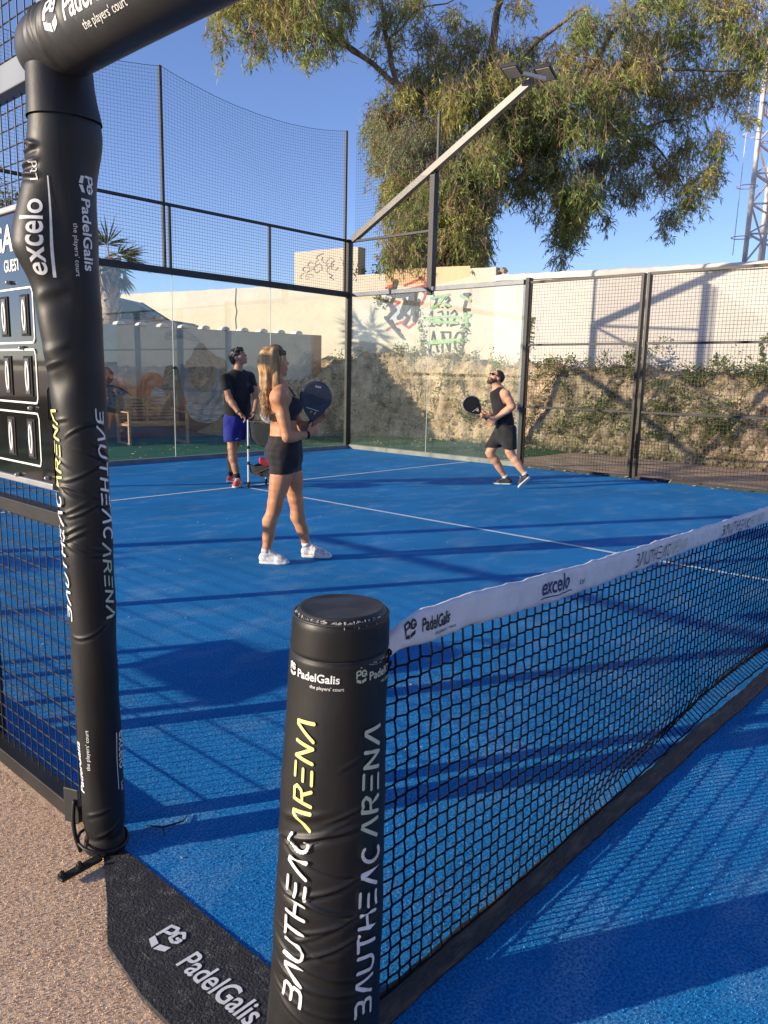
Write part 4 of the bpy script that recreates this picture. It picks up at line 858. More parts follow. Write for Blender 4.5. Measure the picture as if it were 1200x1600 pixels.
LIMBS = [([(735, 275, 0), (735, 180, -.3), (690, 150, -.6), (610, 145, -.9), (560, 105, -1), (510, 75, -1.1), (440, 50, -1.2), (380, 25, -1.1)], .17, .03), ([(560, 105, -1), (500, 62, -.8), (430, 62, -.6), (385, 80, -.5), (350, 62, -.4)], .07, .015),
 ([(610, 145, -.9), (596, 80, -.8), (585, 30, -.7), (580, -50, -.5)], .11, .06), ([(738, 250, 0), (760, 150, .4), (765, 60, .6), (775, 0, .7), (780, -80, .8)], .20, .10), ([(740, 240, 0), (800, 200, -.3), (900, 120, -.8), (960, 85, -1), (1000, 90, -1), (1060, 60, -.8)], .17, .04),
 ([(800, 200, -.3), (880, 190, .2), (990, 190, .6), (1040, 170, .8), (1075, 170, .9)], .10, .03), ([(960, 190, .5), (1020, 205, .2), (1050, 240, 0), (1080, 290, -.2)], .06, .015), ([(900, 120, -.8), (940, 40, -.6), (1000, -30, -.4)], .11, .05),
 ([(728, 225, 0), (690, 250, -.6), (650, 260, -.9), (610, 240, -1.1)], .10, .03), ([(758, 150, .4), (830, 60, -.1), (900, 10, -.5)], .12, .05), ([(845, 195, -.2), (890, 260, -.9), (895, 330, -1.2)], .05, .01), ([(1000, 90, -1), (1090, 95, -.6), (1190, 80, -.4)], .06, .02), ([(735, 300, 0), (690, 330, -.8), (650, 350, -1.1)], .08, .02), ([(900, 120, -.8), (985, 130, -.3), (1090, 140, .3)], .07, .02), ([(596, 80, -.8), (640, 30, -.3), (700, 10, 0)], .05, .02)]
for i, (pts, r0, r1) in enumerate(LIMBS): P.append(limb(pts, r0, r1, seed=i+3))
CL = [(345, 25, 32, 40), (385, 45, 35, 40), (425, 25, 45, 45), (470, 35, 45, 45), (505, 75, 22, 26), (445, 70, 45, 30), (400, 92, 26, 16), (475, 100, 18, 16), (525, 25, 22, 36), (335, 75, 14, 20), (365, -15, 45, 30), (440, -25, 50, 30), (510, -20, 40, 30), (338, 100, 12, 7), (334, 128, 6, 4), (385, 118, 8, 6), (470, 112, 8, 8),
 (600, 35, 24, 34), (580, 85, 10, 14), (640, 20, 22, 22), (655, 65, 22, 26), (570, 5, 14, 22), (612, 78, 14, 16), (600, 110, 8, 12), (700, 40, 18, 24), (620, -30, 50, 20), (700, -35, 40, 15),
 (650, 140, 36, 34), (602, 200, 30, 30), (588, 235, 20, 26), (640, 195, 46, 46), (622, 275, 38, 34), (655, 300, 46, 40), (606, 330, 24, 18), (640, 355, 40, 34), (655, 400, 45, 24), (705, 395, 48, 26), (748, 402, 18, 14), (700, 335, 44, 44), (690, 250, 50, 50), (705, 180, 50, 50), (725, 105, 42, 44), (690, 85, 24, 30), (740, 62, 26, 24), (625, 240, 34, 30), (590, 185, 14, 20), (665, 120, 30, 30),
 (785, 100, 46, 42), (800, 160, 56, 46), (815, 230, 48, 46), (775, 275, 36, 34), (850, 200, 48, 46), (868, 260, 42, 40), (825, 290, 30, 26), (755, 330, 20, 30), (840, 130, 46, 40), (825, 75, 26, 20), (890, 25, 24, 22), (800, 12, 26, 14),
 (892, 325, 28, 30), (890, 370, 20, 24), (905, 285, 34, 26), (882, 398, 10, 12), (932, 305, 22, 20), (955, 330, 10, 10), (852, 330, 7, 8), (900, 345, 24, 22), (880, 300, 26, 24),
 (905, 130, 48, 46), (950, 175, 46, 38), (945, 245, 38, 34), (985, 275, 30, 26), (1000, 210, 40, 34), (1050, 255, 34, 30), (1082, 292, 26, 22), (1060, 322, 17, 17), (1050, 345, 8, 9), (1100, 255, 22, 22), (1125, 240, 12, 16), (1112, 200, 20, 22), (1050, 150, 46, 38), (1100, 115, 46, 38), (1150, 105, 32, 42), (1165, 55, 30, 40), (1130, 35, 44, 38), (1065, 45, 46, 38), (1000, 55, 46, 38), (960, 20, 40, 30), (1020, -10, 60, 30), (1110, -15, 70, 30), (905, 60, 36, 30), (1020, 110, 40, 30), (960, 110, 40, 36), (870, 90, 34, 30), (1160, 160, 14, 14), (1075, 210, 24, 20)]
LOW = [(720, 150, 40, 40), (690, 150, 36, 30), (620, 150, 26, 16), (780, 190, 40, 40), (850, 140, 40, 30), (930, 120, 40, 30), (980, 90, 36, 26), (900, 190, 40, 26), (770, 120, 34, 34), (840, 170, 36, 30), (620, 385, 30, 30), (600, 410, 18, 16), (640, 415, 40, 22), (690, 412, 40, 22), (735, 412, 26, 20), (650, 345, 44, 40), (700, 340, 44, 44), (735, 330, 30, 40), (715, 285, 36, 36), (752, 385, 16, 26), (675, 290, 36, 36), (745, 240, 30, 34), (725, 375, 34, 34), (760, 300, 18, 26), (612, 300, 26, 30), (625, 230, 30, 30)]
CL += LOW
Ps = []; Ds = []; Ts = []; tA = []; tB = []; tw = random.Random(9)
hang = 0
for ci, (cx, cy, rx, ry) in enumerate(CL):
    area = rx*ry; ns = int(area/(6.0 if cy > 170 else 8.5))+2; dr = min(rx, 45)*.017*1.15; dep0 = (tw.uniform(-1.2, 1.2) if ci < len(CL)-len(LOW) else tw.uniform(-1.9, -1.0))-(1.0 if cx < 560 else 0)
    hue = rng.random(); hang = tw.uniform(.25, .85)
    for k in range(ns):
        u, v_, w_ = rng.normal(0, .50, 3); q = tp(cx+rx*np.clip(u, -1.1, 1.1), cy-4+ry*np.clip(v_, -1.0, 1.0), dep0+np.clip(w_, -1.2, 1.2)*max(dr, .45)*1.3)
        ln = tw.uniform(.22, .55); side = rng.normal(0, .35, 3); dirn = np.array((side[0], side[1], -hang+side[2]*.4)); dirn /= np.linalg.norm(dirn); e = q+dirn*ln
        tA.append(q-dirn*.15+rng.normal(0, .06, 3)); tB.append(e); m_ = tw.randint(9, 15); tt_ = rng.random(m_)
        pp = q+dirn*ln*tt_[:, None]; dd = dirn*.65+rng.normal(0, .50, (m_, 3))+np.array((0, 0, -.30)); Ps.append(pp); Ds.append(dd)
        base = np.array((.20, .26, .070)) if hue < .5 else (np.array((.32, .32, .090)) if hue < .78 else np.array((.20, .24, .12)))
        br = 1.0 if rng.random() > .16 else 0
        c = base*(.60+.85*rng.random((m_, 1))) if br else np.array((.32, .22, .12))*(.7+.6*rng.random((m_, 1)))
        Ts.append(c+rng.normal(0, .008, (m_, 3)))
Ps = np.concatenate(Ps); Ds = np.concatenate(Ds); Ts = np.concatenate(Ts); print('eucalyptus leaves', len(Ps))
P.append(leaf_cloud('crown', Ps, Ds, rng.uniform(.08, .22, len(Ps)), rng.uniform(.014, .034, len(Ps)), Ts, None))
o = segs('twigs', tA, tB, .0045, M_TWIG, None, 3); o['kind'] = 'stuff'; P.append(o)
kids(euc, P)
# other trees: outside the wall and far left behind the near fence
def bushy(name, label, x, y, z0, h, rad, n, leafc, seed, ln=.12, wd=.05, trunk=.12, cat='tree', flat=1.0):
    r_ = random.Random(seed); g = np.random.default_rng(seed); root = thing(name, label, cat, (x, y, z0)); P = []; b = MB()
    if trunk:
        q = np.array([(x+r_.uniform(-.1, .1)*k, y+r_.uniform(-.1, .1)*k, z0+h*.62*k/5) for k in range(6)]); b.tube(q, np.linspace(trunk, trunk*.4, 6), 9); P.append(b.build('trunk', M_BARK, smooth=True))
    cs = [(np.array((x, y, z0+h*.66))+np.array((r_.gauss(0, .5)*rad, r_.gauss(0, .5)*rad, r_.gauss(0, .32)*h*.5*flat)), rad*r_.uniform(.28, .5)) for _ in range(14)]
    if trunk:
        for c, rr_ in cs[:8]: b = MB(); b.tube([q[3], (q[3]+c)/2+np.array((0, 0, .1)), c], [trunk*.45, trunk*.25, .01], 6); P.append(b.build('branch', M_BARK, smooth=True))
    per = n//14; Pp = []; 
    for c, rr_ in cs: v = g.normal(size=(per, 3)); v /= np.linalg.norm(v, axis=1)[:, None]; Pp.append(c+v*rr_*(g.random((per, 1))**.45))
    Pp = np.concatenate(Pp); T_ = np.array(leafc)*(.55+.9*g.random((len(Pp), 1))); o = leaf_cloud('crown', Pp, g.normal(size=(len(Pp), 3))+np.array((0, 0, -.3)), g.uniform(ln*.7, ln*1.3, len(Pp)), g.uniform(wd*.7, wd*1.3, len(Pp)), T_, None)
    P.append(o); kids(root, P); return root
bushy('olive_tree', 'small dusty green tree far behind the scoreboard and near fence', 16.1, 40.6, 1.9, 8.6, 3.0, 9000, (.11, .12, .05), 21, .22, .09)
bushy('shrub', 'low shrub peeking over the wall left of the tall block corner', 14.35, 13.1, 1.9, 2.9, .5, 900, (.12, .14, .06), 22, trunk=.03)
# unseen shrubs added left of the court to throw broken shade on the turf
bushy('shade_shrub', 'unseen leafy shrub added left of the court to shade the turf', -7.5, 9.0, 0, 2.4, .8, 2400, (.09, .12, .04), 31, .14, .06, .05)
bushy('shade_shrub', 'second unseen leafy shrub added left of the court to shade the turf', -11.5, 15.5, 0, 3.4, .9, 2600, (.09, .12, .04), 32, .14, .06, .05)

# ------------------------------------------------------------------ mural wall, bench
MA = np.array((6.9, 14.6)); MBp = np.array((12.15, 13.1)); ME = MBp-MA; ML = np.linalg.norm(ME); ME /= ML; MN = np.array((ME[1], -ME[0]))  # MN faces the court
M_MUR = mat('mural_render', (.3, .28, .24), .9); t_, n_, b_ = nodes_of(M_MUR); P_ = n_.new('ShaderNodeTexCoord').outputs['Object']
sx_ = n_.new('ShaderNodeSeparateXYZ'); t_.links.new(P_, sx_.inputs[0])
def ramp(src, lo, hi, a=0.0, b2=1.0):
    m = n_.new('ShaderNodeMapRange'); m.inputs[1].default_value = lo; m.inputs[2].default_value = hi; m.inputs[3].default_value = a; m.inputs[4].default_value = b2; t_.links.new(src, m.inputs[0]); return m.outputs[0]
def mul(a, b2):
    m = n_.new('ShaderNodeMath'); m.operation = 'MULTIPLY'; t_.links.new(a, m.inputs[0]); t_.links.new(b2, m.inputs[1]); return m.outputs[0]
nzz = noise(t_, P_, 1.7, 7, .65); zn = n_.new('ShaderNodeMath'); zn.operation = 'MULTIPLY_ADD'; zn.inputs[1].default_value = .9; t_.links.new(nzz, zn.inputs[0]); t_.links.new(sx_.outputs[2], zn.inputs[2])
c_ = mixc(t_, noise(t_, P_, 2.5, 7, .6, .35, .7), (.50, .47, .40), (.60, .56, .48))
c_ = mixc(t_, mul(ramp(zn.outputs[0], 1.9, 1.55), mul(ramp(sx_.outputs[0], 9.9, 9.2), ramp(sx_.outputs[0], 5.0, 7.2))), c_, (.58, .22, .10))
c_ = mixc(t_, mul(ramp(zn.outputs[0], 1.35, .95), ramp(sx_.outputs[0], 10.8, 9.9)), c_, (.16, .07, .04))
c_ = mixc(t_, ramp(sx_.outputs[0], 11.83, 11.95), c_, (.42, .20, .10)); t_.links.new(c_, b_.inputs['Base Color'])
bp = n_.new('ShaderNodeBump'); bp.inputs['Strength'].default_value = .3; bp.inputs['Distance'].default_value = .02; t_.links.new(noise(t_, P_, 12, 8, .7), bp.inputs['Height']); t_.links.new(bp.outputs[0], b_.inputs['Normal'])
mw = thing('mural_wall', 'low concrete wall with a faded orange and grey mural behind the glass', 'wall', (9.5, 13.9, 0)); P = []
MS = MA-ME*6.0
b = MB(); b.bar((*(MS-MN*.11), 1.2), (*(MBp-MN*.11), 1.2), .22, 2.40); P.append(b.build('wall_body', M_MUR, bevel=.02))
M_TILE = mat('white_coping_tile', (.62, .60, .56), .8, (.74, .72, .68), 9, .3, 40); prof = [(math.cos(a)*.095, math.sin(a)*.075) for a in np.linspace(0, math.pi, 9)]
tm = MB(); hw = .16
Vt_ = [(x, -hw, z) for x, z in prof]+[(x, hw, z+.012) for x, z in prof]; n = 9
tm.add(Vt_, [(i, i+1, n+i+1, n+i) for i in range(n-1)]+[tuple(range(n-1, -1, -1)), tuple(range(n, 2*n)), (0, n, 2*n-1, n-1)]); tmesh = tm.mesh('coping_tile'); tmesh.materials.append(M_TILE)
ang = math.atan2(ME[1], ME[0]); rs = random.Random(12)
k = .25
while k < ML+5.7:
    c = MS+ME*k-MN*.11; o = bpy.data.objects.new('coping_tile', tmesh); link(o); o.location = (c[0], c[1], 2.402); o.rotation_euler = (rs.uniform(-.03, .03), rs.uniform(-.03, .03), ang+rs.uniform(-.05, .05)); P.append(o); k += .46+rs.uniform(-.015, .015)
def mumap(lift=.004):
    def f(u, v, w):
        px, py = u, -v; s_ = (px-160)/346*ML; z = 2.40-(py-505-(px-160)*.072)*(.0128+(px-160)*1.03e-5); q = MA[None]+ME[None]*s_[:, None]+MN[None]*(lift+w*2)[:, None]
        return np.concatenate([q, z[:, None]], 1)
    return f
def mblob(poly, material, lift, name='mural_shape'):
    poly = [(140+x*.35, 400+y*.35) for x, y in poly]; pts = []
    n = len(poly)
    for i in range(n):   # Catmull-Rom outline
        p0, p1, p2, p3 = [np.array(poly[(i+k) % n]) for k in (-1, 0, 1, 2)]
        for t in (0, .25, .5, .75): pts.append(.5*((2*p1)+(-p0+p2)*t+(2*p0-5*p1+4*p2-p3)*t*t+(-p0+3*p1-3*p2+p3)*t**3))
    V_ = np.array([(x, -y, 0) for x, y in pts]); return mapped(name, V_, [tuple(range(len(pts)))], mumap(lift), material, None, 6)
def mstroke(polys, w, material, lift, name='mural_line'):
    V_, F_ = stroke2d([[(140+x*.35, -(400+y*.35)) for x, y in p] for p in polys], w); return mapped(name, V_, F_, mumap(lift), material, None, 6)
mm1 = mat('mural_grey', (.17, .19, .20), .9, (.30, .32, .32), 4); mm2 = mat('mural_light_grey', (.24, .26, .26), .9, (.46, .47, .46), 6, stretch=(1, 1, 6)); mm3 = mat('mural_skin', (.17, .14, .11), .9, (.30, .24, .17), 7); mm4 = mat('mural_dark', (.03, .035, .035), .9, (.07, .07, .07), 8)
mm5 = mat('mural_red', (.20, .05, .03), .9, (.34, .10, .05), 6); mm6 = mat('mural_beard', (.10, .085, .06), .9, (.24, .22, .18), 18); mm7 = mat('mural_ochre', (.22, .16, .09), .9, (.36, .26, .14), 7); mm8 = mat('mural_mauve', (.13, .13, .16), .9, (.22, .21, .23), 5)
P += [mblob([(350, 350), (380, 335), (440, 340), (495, 385), (480, 395), (430, 375), (360, 380)], mm2, .005), mblob([(470, 440), (520, 420), (560, 450), (600, 470), (600, 560), (580, 620), (430, 620), (410, 560), (430, 480)], mm3, .007),
 mblob([(450, 470), (480, 400), (510, 400), (540, 470), (540, 560), (500, 600), (455, 570)], mm6, .009), mblob([(410, 490), (430, 500), (450, 570), (500, 610), (545, 580), (560, 500), (575, 520), (580, 620), (575, 660), (520, 670), (440, 655), (415, 600)], mm1, .012),
 mblob([(432, 655), (520, 672), (585, 655), (590, 700), (535, 745), (470, 738), (440, 710)], mm2, .015), mstroke([[(440, 680), (500, 700), (575, 680)], [(445, 705), (500, 722), (560, 710)], [(450, 725), (500, 738), (540, 730)]], 1.4, mm1, .018), mblob([(475, 790), (520, 760), (590, 715), (605, 760), (600, 800)], mm7, .018),
 mblob([(400, 500), (415, 620), (400, 680), (380, 640), (385, 560)], mm7, .008), mblob([(350, 500), (395, 495), (400, 560), (360, 620), (320, 640), (300, 620), (335, 570)], mm6, .010), mblob([(285, 640), (300, 590), (335, 600), (350, 650), (320, 670), (290, 665)], mm2, .013),
 mblob([(95, 510), (130, 500), (150, 540), (130, 580), (95, 600), (70, 620), (60, 570)], mm5, .006), mblob([(120, 580), (170, 590), (230, 640), (260, 660), (235, 700), (150, 710), (90, 690), (78, 630), (95, 590)], mm4, .010),
 mblob([(125, 592), (170, 600), (215, 640), (205, 680), (150, 690), (110, 670), (100, 620)], mm8, .013)]
dots = []
for i in range(5):
    for j in range(4): dots.append([(122+i*20+j*3, 612+j*18+i*2), (124+i*20+j*3, 613+j*18+i*2)])
P.append(mstroke(dots, 2.2, mm4, .016)); P.append(mstroke([[(235, 650), (275, 690), (300, 700)], [(240, 662), (290, 705)]], 1.6, mm4, .016)); P.append(mblob([(260, 540), (300, 520), (350, 560), (330, 620), (280, 640), (250, 600)], mat('mural_orange', (.42, .13, .06), .9, (.52, .22, .10), 5), .005))
kids(mw, P)

M_TEAK = mat('teak', (.26, .15, .07), .6, (.38, .24, .12), 8, .2, 40, stretch=(1, 1, 5))
bench = thing('garden_bench', 'slatted wooden garden bench with armrests in front of the mural', 'bench', (7.45, 13.0, 0)); P = []
ba = -0.16; Rb = np.array(Matrix.Rotation(ba, 3, 'Z')); bc = np.array((7.42, 13.02, 0))
def bbar(a, b2, w, h, name):
    bb = MB(); bb.bar(bc+Rb@np.array(a), bc+Rb@np.array(b2), w, h); P.append(bb.build(name, M_TEAK, bevel=.004))
for sx in (-.6, .6):
    bbar((sx, -.30, 0.03), (sx, -.30, .62), .05, .05, 'leg'); bbar((sx, .30, 0.03), (sx, .33, .92), .05, .05, 'leg'); bbar((sx, -.34, .025), (sx, .34, .025), .05, .04, 'runner'); bbar((sx, -.33, .64), (sx, .31, .64), .06, .03, 'armrest'); bbar((sx, -.27, .40), (sx, .28, .38), .05, .05, 'side_rail')
bbar((0, .30, .42), (0, .35, .92), .05, .04, 'back_stile'); bbar((-.6, .33, .91), (.6, .33, .91), .04, .06, 'top_rail'); bbar((-.575, -.30, .40), (.575, -.30, .40), .03, .06, 'front_rail')
for x0, x1 in ((-.575, -.03), (.03, .575)):
    for i in range(6): z = .50+i*.066; bbar((x0, .305+(z-.4)*.06, z), (x1, .305+(z-.4)*.06, z), .014, .045, 'back_slat')
for i in range(6): bbar((-.575, -.25+i*.095, .435), (.575, -.25+i*.095, .435), .07, .018, 'seat_slat')
kids(bench, P)

# ------------------------------------------------------------------ palm
palm = thing('palm_tree', 'small fan palm with shaggy trunk standing behind the mural wall', 'palm', (8.30, 16.15, 1.62)); P = []
pc = np.array((8.30, 16.15)); zt = 3.95; b = MB(); zz = np.linspace(1.6, zt, 12); b.tube([(pc[0]+.04*math.sin(z*2), pc[1], z) for z in zz], np.interp(zz, [1.6, 2.6, 3.3, 3.75], [.29, .21, .19, .22]), 12); M_PT = mat('palm_trunk', (.20, .13, .09), .95, (.42, .32, .25), 9, .8, 25); P.append(b.build('trunk', M_PT, smooth=True))
b = MB(); rs = random.Random(6)
for i in range(95):
    z = 1.65+i*.0215+rs.uniform(-.02, .02); a = i*2.4; r0 = float(np.interp(z, [1.6, 2.6, 3.3, 3.75], [.29, .21, .19, .22]))-.02; ca, sa = math.cos(a), math.sin(a); l_ = rs.uniform(.10, .17)
    p0 = np.array((pc[0]+ca*r0, pc[1]+sa*r0, z)); e = p0+np.array((ca*.10, sa*.10, l_)); w = np.array((-sa, ca, 0))*rs.uniform(.05, .075); b.add([p0-w, p0+w, e+w*.35, e-w*.35, p0-w*.8-np.array((ca, sa, 0))*.02+np.array((0, 0, .03)), p0+w*.8+np.array((0, 0, .03))], [(0, 1, 2, 3), (0, 3, 2, 1), (4, 5, 2, 3)])
o = b.build('leaf_bases', mat('palm_boot', (.30, .22, .17), .9, (.50, .42, .36), 12)); o['kind'] = 'stuff'; P.append(o)
for i in range(22):
    a = i*2.4+rs.uniform(-.3, .3); el = rs.uniform(-.9, 1.45) if i > 6 else rs.uniform(-1.2, -.5); dead = el < -.35; L_ = rs.uniform(.40, .6)*(0.8 if dead else 1)
    d0 = np.array((math.cos(a)*math.cos(el), math.sin(a)*math.cos(el), math.sin(el))); st_ = np.array((pc[0], pc[1], zt-.05+rs.uniform(-.1, .12))); hub = st_+d0*L_*.75+np.array((0, 0, -.05))
    A_ = []; Dd = []; sidev = np.cross(d0, (0, 0, 1.0)); sidev /= np.linalg.norm(sidev); nb2 = 26
    for k in range(nb2):
        f_ = (k/(nb2-1)-.5)*2.5; dd = d0*math.cos(f_)+sidev*math.sin(f_)+np.array((0, 0, -.22-.3*rs.random()-(.5 if dead else 0))); A_.append(hub); Dd.append(dd)
    tint_ = (np.array((.30, .22, .12)) if dead else np.array((.075, .095, .045)))*(.6+.7*rng.random((nb2, 1)))
    fo = leaf_cloud('frond', A_, Dd, rng.uniform(.42, .66, nb2)*(.8 if dead else 1), .040, tint_, None, None, .5); del fo['kind']
    bb = MB(); bb.tube([st_, (st_+hub)/2+np.array((0, 0, .03)), hub], [.016, .012, .008], 5); bb.build('petiole', M_TWIG, fo); P.append(fo)
kids(palm, P)

# ------------------------------------------------------------------ parked car above the mural wall
M_CAR = mat('car_paint_grey', (.26, .27, .28), .32, coat=.8, metal=.3); M_CGL = mat('car_glass', (.02, .03, .03), .06, coat=.5); M_TYRE = mat('tyre', (.015, .015, .015), .85); M_RIM = mat('rim', (.35, .36, .37), .35, metal=.7)
car = thing('parked_car', 'dark grey hatchback parked on the terrace behind the palm and mural wall', 'car', (9.55, 17.9, 1.66)); P = []
ca_ = math.atan2(ME[1], ME[0])+.03; Rc = np.array(Matrix.Rotation(ca_, 3, 'Z')); cc = np.array((9.62, 17.9, 1.76))
low = [(-2.0, .35), (-2.05, .65), (-1.98, .95), (-1.0, .98), (1.05, 1.0), (1.6, .95), (1.98, .82), (2.10, .60), (2.08, .32), (1.75, .25), (-1.8, .25)]
def loft(poly, w, taper, name, material, bev=.03, smooth=True):
    V = []; m = len(poly)
    for j, (yy, sc_, dz) in enumerate([(-w, taper, 0), (-w*.86, 1, 0), (w*.86, 1, 0), (w, taper, 0)]):
        cx = sum(p[0] for p in poly)/m; cz = sum(p[1] for p in poly)/m
        for x, z in poly: V.append(cc+Rc@np.array((cx+(x-cx)*sc_, yy, cz+(z-cz)*sc_)))
    F = [tuple(range(m)), tuple(range(4*m-1, 3*m-1, -1))]
    for j in range(3):
        for k in range(m): F.append((j*m+k, (j+1)*m+k, (j+1)*m+(k+1) % m, j*m+(k+1) % m))
    bb = MB(); bb.add(V, F); o = bb.build(name, material, bevel=bev); return o
P.append(loft(low, .88, .95, 'body', M_CAR, .05)); cab = [(-1.95, .95), (-1.72, 1.32), (-1.15, 1.47), (-.3, 1.49), (.25, 1.40), (.62, 1.19), (1.02, .955)]; P.append(loft(cab, .74, .90, 'roof', M_CAR, .05))
def cpl(poly, y, name, material):
    bb = MB(); bb.prism([(x, z) for x, z in poly], y-.006, y+.006, lambda x, z, yy: tuple(cc+Rc@np.array((x, yy, z)))); return bb.build(name, material)
for sy in (-1, 1):
    P.append(cpl([(-1.62, 1.02), (-1.45, 1.33), (-1.0, 1.41), (-.52, 1.42), (-.50, 1.02)], sy*.748, 'side_window', M_CGL)); P.append(cpl([(-.42, 1.02), (-.42, 1.42), (.05, 1.38), (.40, 1.23), (.72, 1.02)], sy*.748, 'side_window', M_CGL))
    bb = MB(); bb.ball(cc+Rc@np.array((.62, sy*.95, 1.02)), (.10, .08, .07)); P.append(bb.build('mirror', M_CAR, smooth=True))
    for wx_ in (-1.28, 1.28):
        c0 = cc+Rc@np.array((wx_, sy*.80, .31)); ax = Rc@np.array((0, .11, 0)); bb = MB(); bb.cyl(c0-ax, c0+ax, .31, 24); w_ = bb.build('wheel', M_TYRE); bb = MB(); bb.cyl(c0-ax*1.04, c0+ax*1.04, .19, 16); bb.build('rim', M_RIM, w_); P.append(w_)
    bb = MB(); bb.ball(cc+Rc@np.array((1.95, sy*.62, .68)), (.13, .16, .07)); P.append(bb.build('headlight', mat('headlight', (.6, .6, .6), .1, coat=1), smooth=True))
bb = MB(); q = [cc+Rc@np.array(v) for v in ((.30, -.60, 1.405), (.30, .60, 1.405), (1.03, .70, .975), (1.03, -.70, .975))]; nrm = Rc@np.array((.52, 0, .85))*.012; bb.add([p_+nrm for p_ in q]+[p_-nrm for p_ in q], [(0, 1, 2, 3), (7, 6, 5, 4), (0, 4, 5, 1), (1, 5, 6, 2), (2, 6, 7, 3), (3, 7, 4, 0)]); P.append(bb.build('windscreen', M_CGL))
kids(car, P)

# ------------------------------------------------------------------ lattice radio mast
tw_ = thing('radio_mast', 'tall white lattice radio mast beyond the right end of the wall', 'mast', (27.9, 7.6, 1.9)); P = []
M_MAST = mat('mast_paint', (.55, .50, .46), .6, (.70, .66, .61), 3); M_RUST = mat('mast_cable', (.10, .05, .04), .7, (.18, .10, .08), 4)
tc_ = np.array((27.75, 7.75)); n = 3; Htw = 24; z0 = 5.45
def leg(k, z): r_ = 1.0-(z-z0)*.020; a = k*2*math.pi/3+.55; return np.array((tc_[0]+r_*math.cos(a), tc_[1]+r_*math.sin(a), z))
zs = np.arange(z0, z0+Htw, 0.95)
for k in range(3):
    b = MB(); b.tube([leg(k, z) for z in zs], .085, 6); P.append(b.build('leg', M_MAST, smooth=True)); b = MB(); b.cyl(leg(k, z0)-np.array((0, 0, .12)), leg(k, z0), .10, 8, .05); P.append(b.build('foot', M_RUST))
b = MB()
for i, z in enumerate(zs[:-1]):
    for k in range(3): b.bar(leg(k, z), leg((k+1) % 3, z), .055); b.bar(leg(k, z) if i % 2 else leg((k+1) % 3, z), leg((k+1) % 3, zs[i+1]) if i % 2 else leg(k, zs[i+1]), .05)
o = b.build('braces', M_MAST); o['kind'] = 'stuff'; P.append(o)
lad = leg(1, z0); ltop = leg(1, zs[-1]); sd_ = np.array((.25, -.15, 0))
for s_ in (0, 1): b = MB(); b.bar((leg(1, z0)+leg(2, z0))/2*.75+leg(1, z0)*.25+sd_*s_-sd_*.3, (leg(1, zs[-1])+leg(2, zs[-1]))/2*.75+leg(1, zs[-1])*.25+sd_*s_-sd_*.3, .08 if s_ == 0 else .12); P.append(b.build('cable_run' if s_ else 'ladder_rail', M_RUST if s_ else M_MAST))
b = MB()
for z in np.arange(z0+.8, z0+Htw-1, 1.6): 
    c = leg(1, z)+np.array((-.25, .1, 0)); b.tube([c+np.array((.32*math.cos(a), .32*math.sin(a), 0)) for a in np.linspace(0, 2*math.pi, 13)], .016, 4, False)
b.bar(leg(1, z0)+np.array((-.57, .2, .2)), leg(1, zs[-1])+np.array((-.57, .2, 0)), .02); P.append(b.build('safety_cage', M_MAST))
b = MB(); b.box((tc_[0], tc_[1], 3.6), (2.6, 2.6, 3.4)); P.append(b.build('plinth', M_PLAS2)); kids(tw_, P)

# ------------------------------------------------------------------ creepers on the bank
M_STEM = mat('creeper_stem', (.14, .10, .06), .9, (.24, .18, .11), 6)
def creeper(x, y, spread, n, seed, climb=0.0, col=(.10, .155, .045), name='creeper', lab='', fall=.35):
    r_ = random.Random(seed); g = np.random.default_rng(seed); root = thing(name, lab, 'plant', (x, y, max(0, zfun(x, y)))); P = []; Pp = []; b = MB()
    nst = max(4, n//110)
    for i in range(nst):
        a = r_.uniform(0, 2*math.pi); l_ = spread*r_.uniform(.4, 1.15); q = []; cx, cy = x, y; up = r_.uniform(0, climb)
        for k in range(9):
            a += r_.gauss(0, .35); cx += math.cos(a)*l_/8*.75; cy += math.sin(a)*l_/8*1.2; xx = min(cx, wx(cy)-.07); q.append((xx, cy, zfun(xx, cy)+.05+.13*math.sin(k*.8)+up*k/8+r_.uniform(0, .06)))
        b.tube(q, np.linspace(.010, .003, 9), 4)
        q = np.array(q); m_ = n//nst
        tt_ = g.random(m_)*8; i0 = np.minimum(tt_.astype(int), 7); p = q[i0]+(q[i0+1]-q[i0])*(tt_-i0)[:, None]+g.normal(0, .055, (m_, 3))+np.array((0, 0, .02)); Pp.append(p)
    Pp = np.concatenate(Pp); Pp[:, 2] = np.maximum(Pp[:, 2], .01); T_ = np.array(col)*(.55+.95*g.random((len(Pp), 1)))*np.where(g.random((len(Pp), 1)) < .08, np.array([[2.2, 1.5, 1.0]]), 1)
    P.append(b.build('stem', M_STEM)); o = leaf_cloud('foliage', Pp, g.normal(size=(len(Pp), 3))+np.array((-.5, 0, .1)), g.uniform(.035, .08, len(Pp)), g.uniform(.022, .045, len(Pp)), T_, None); P.append(o); kids(root, P)
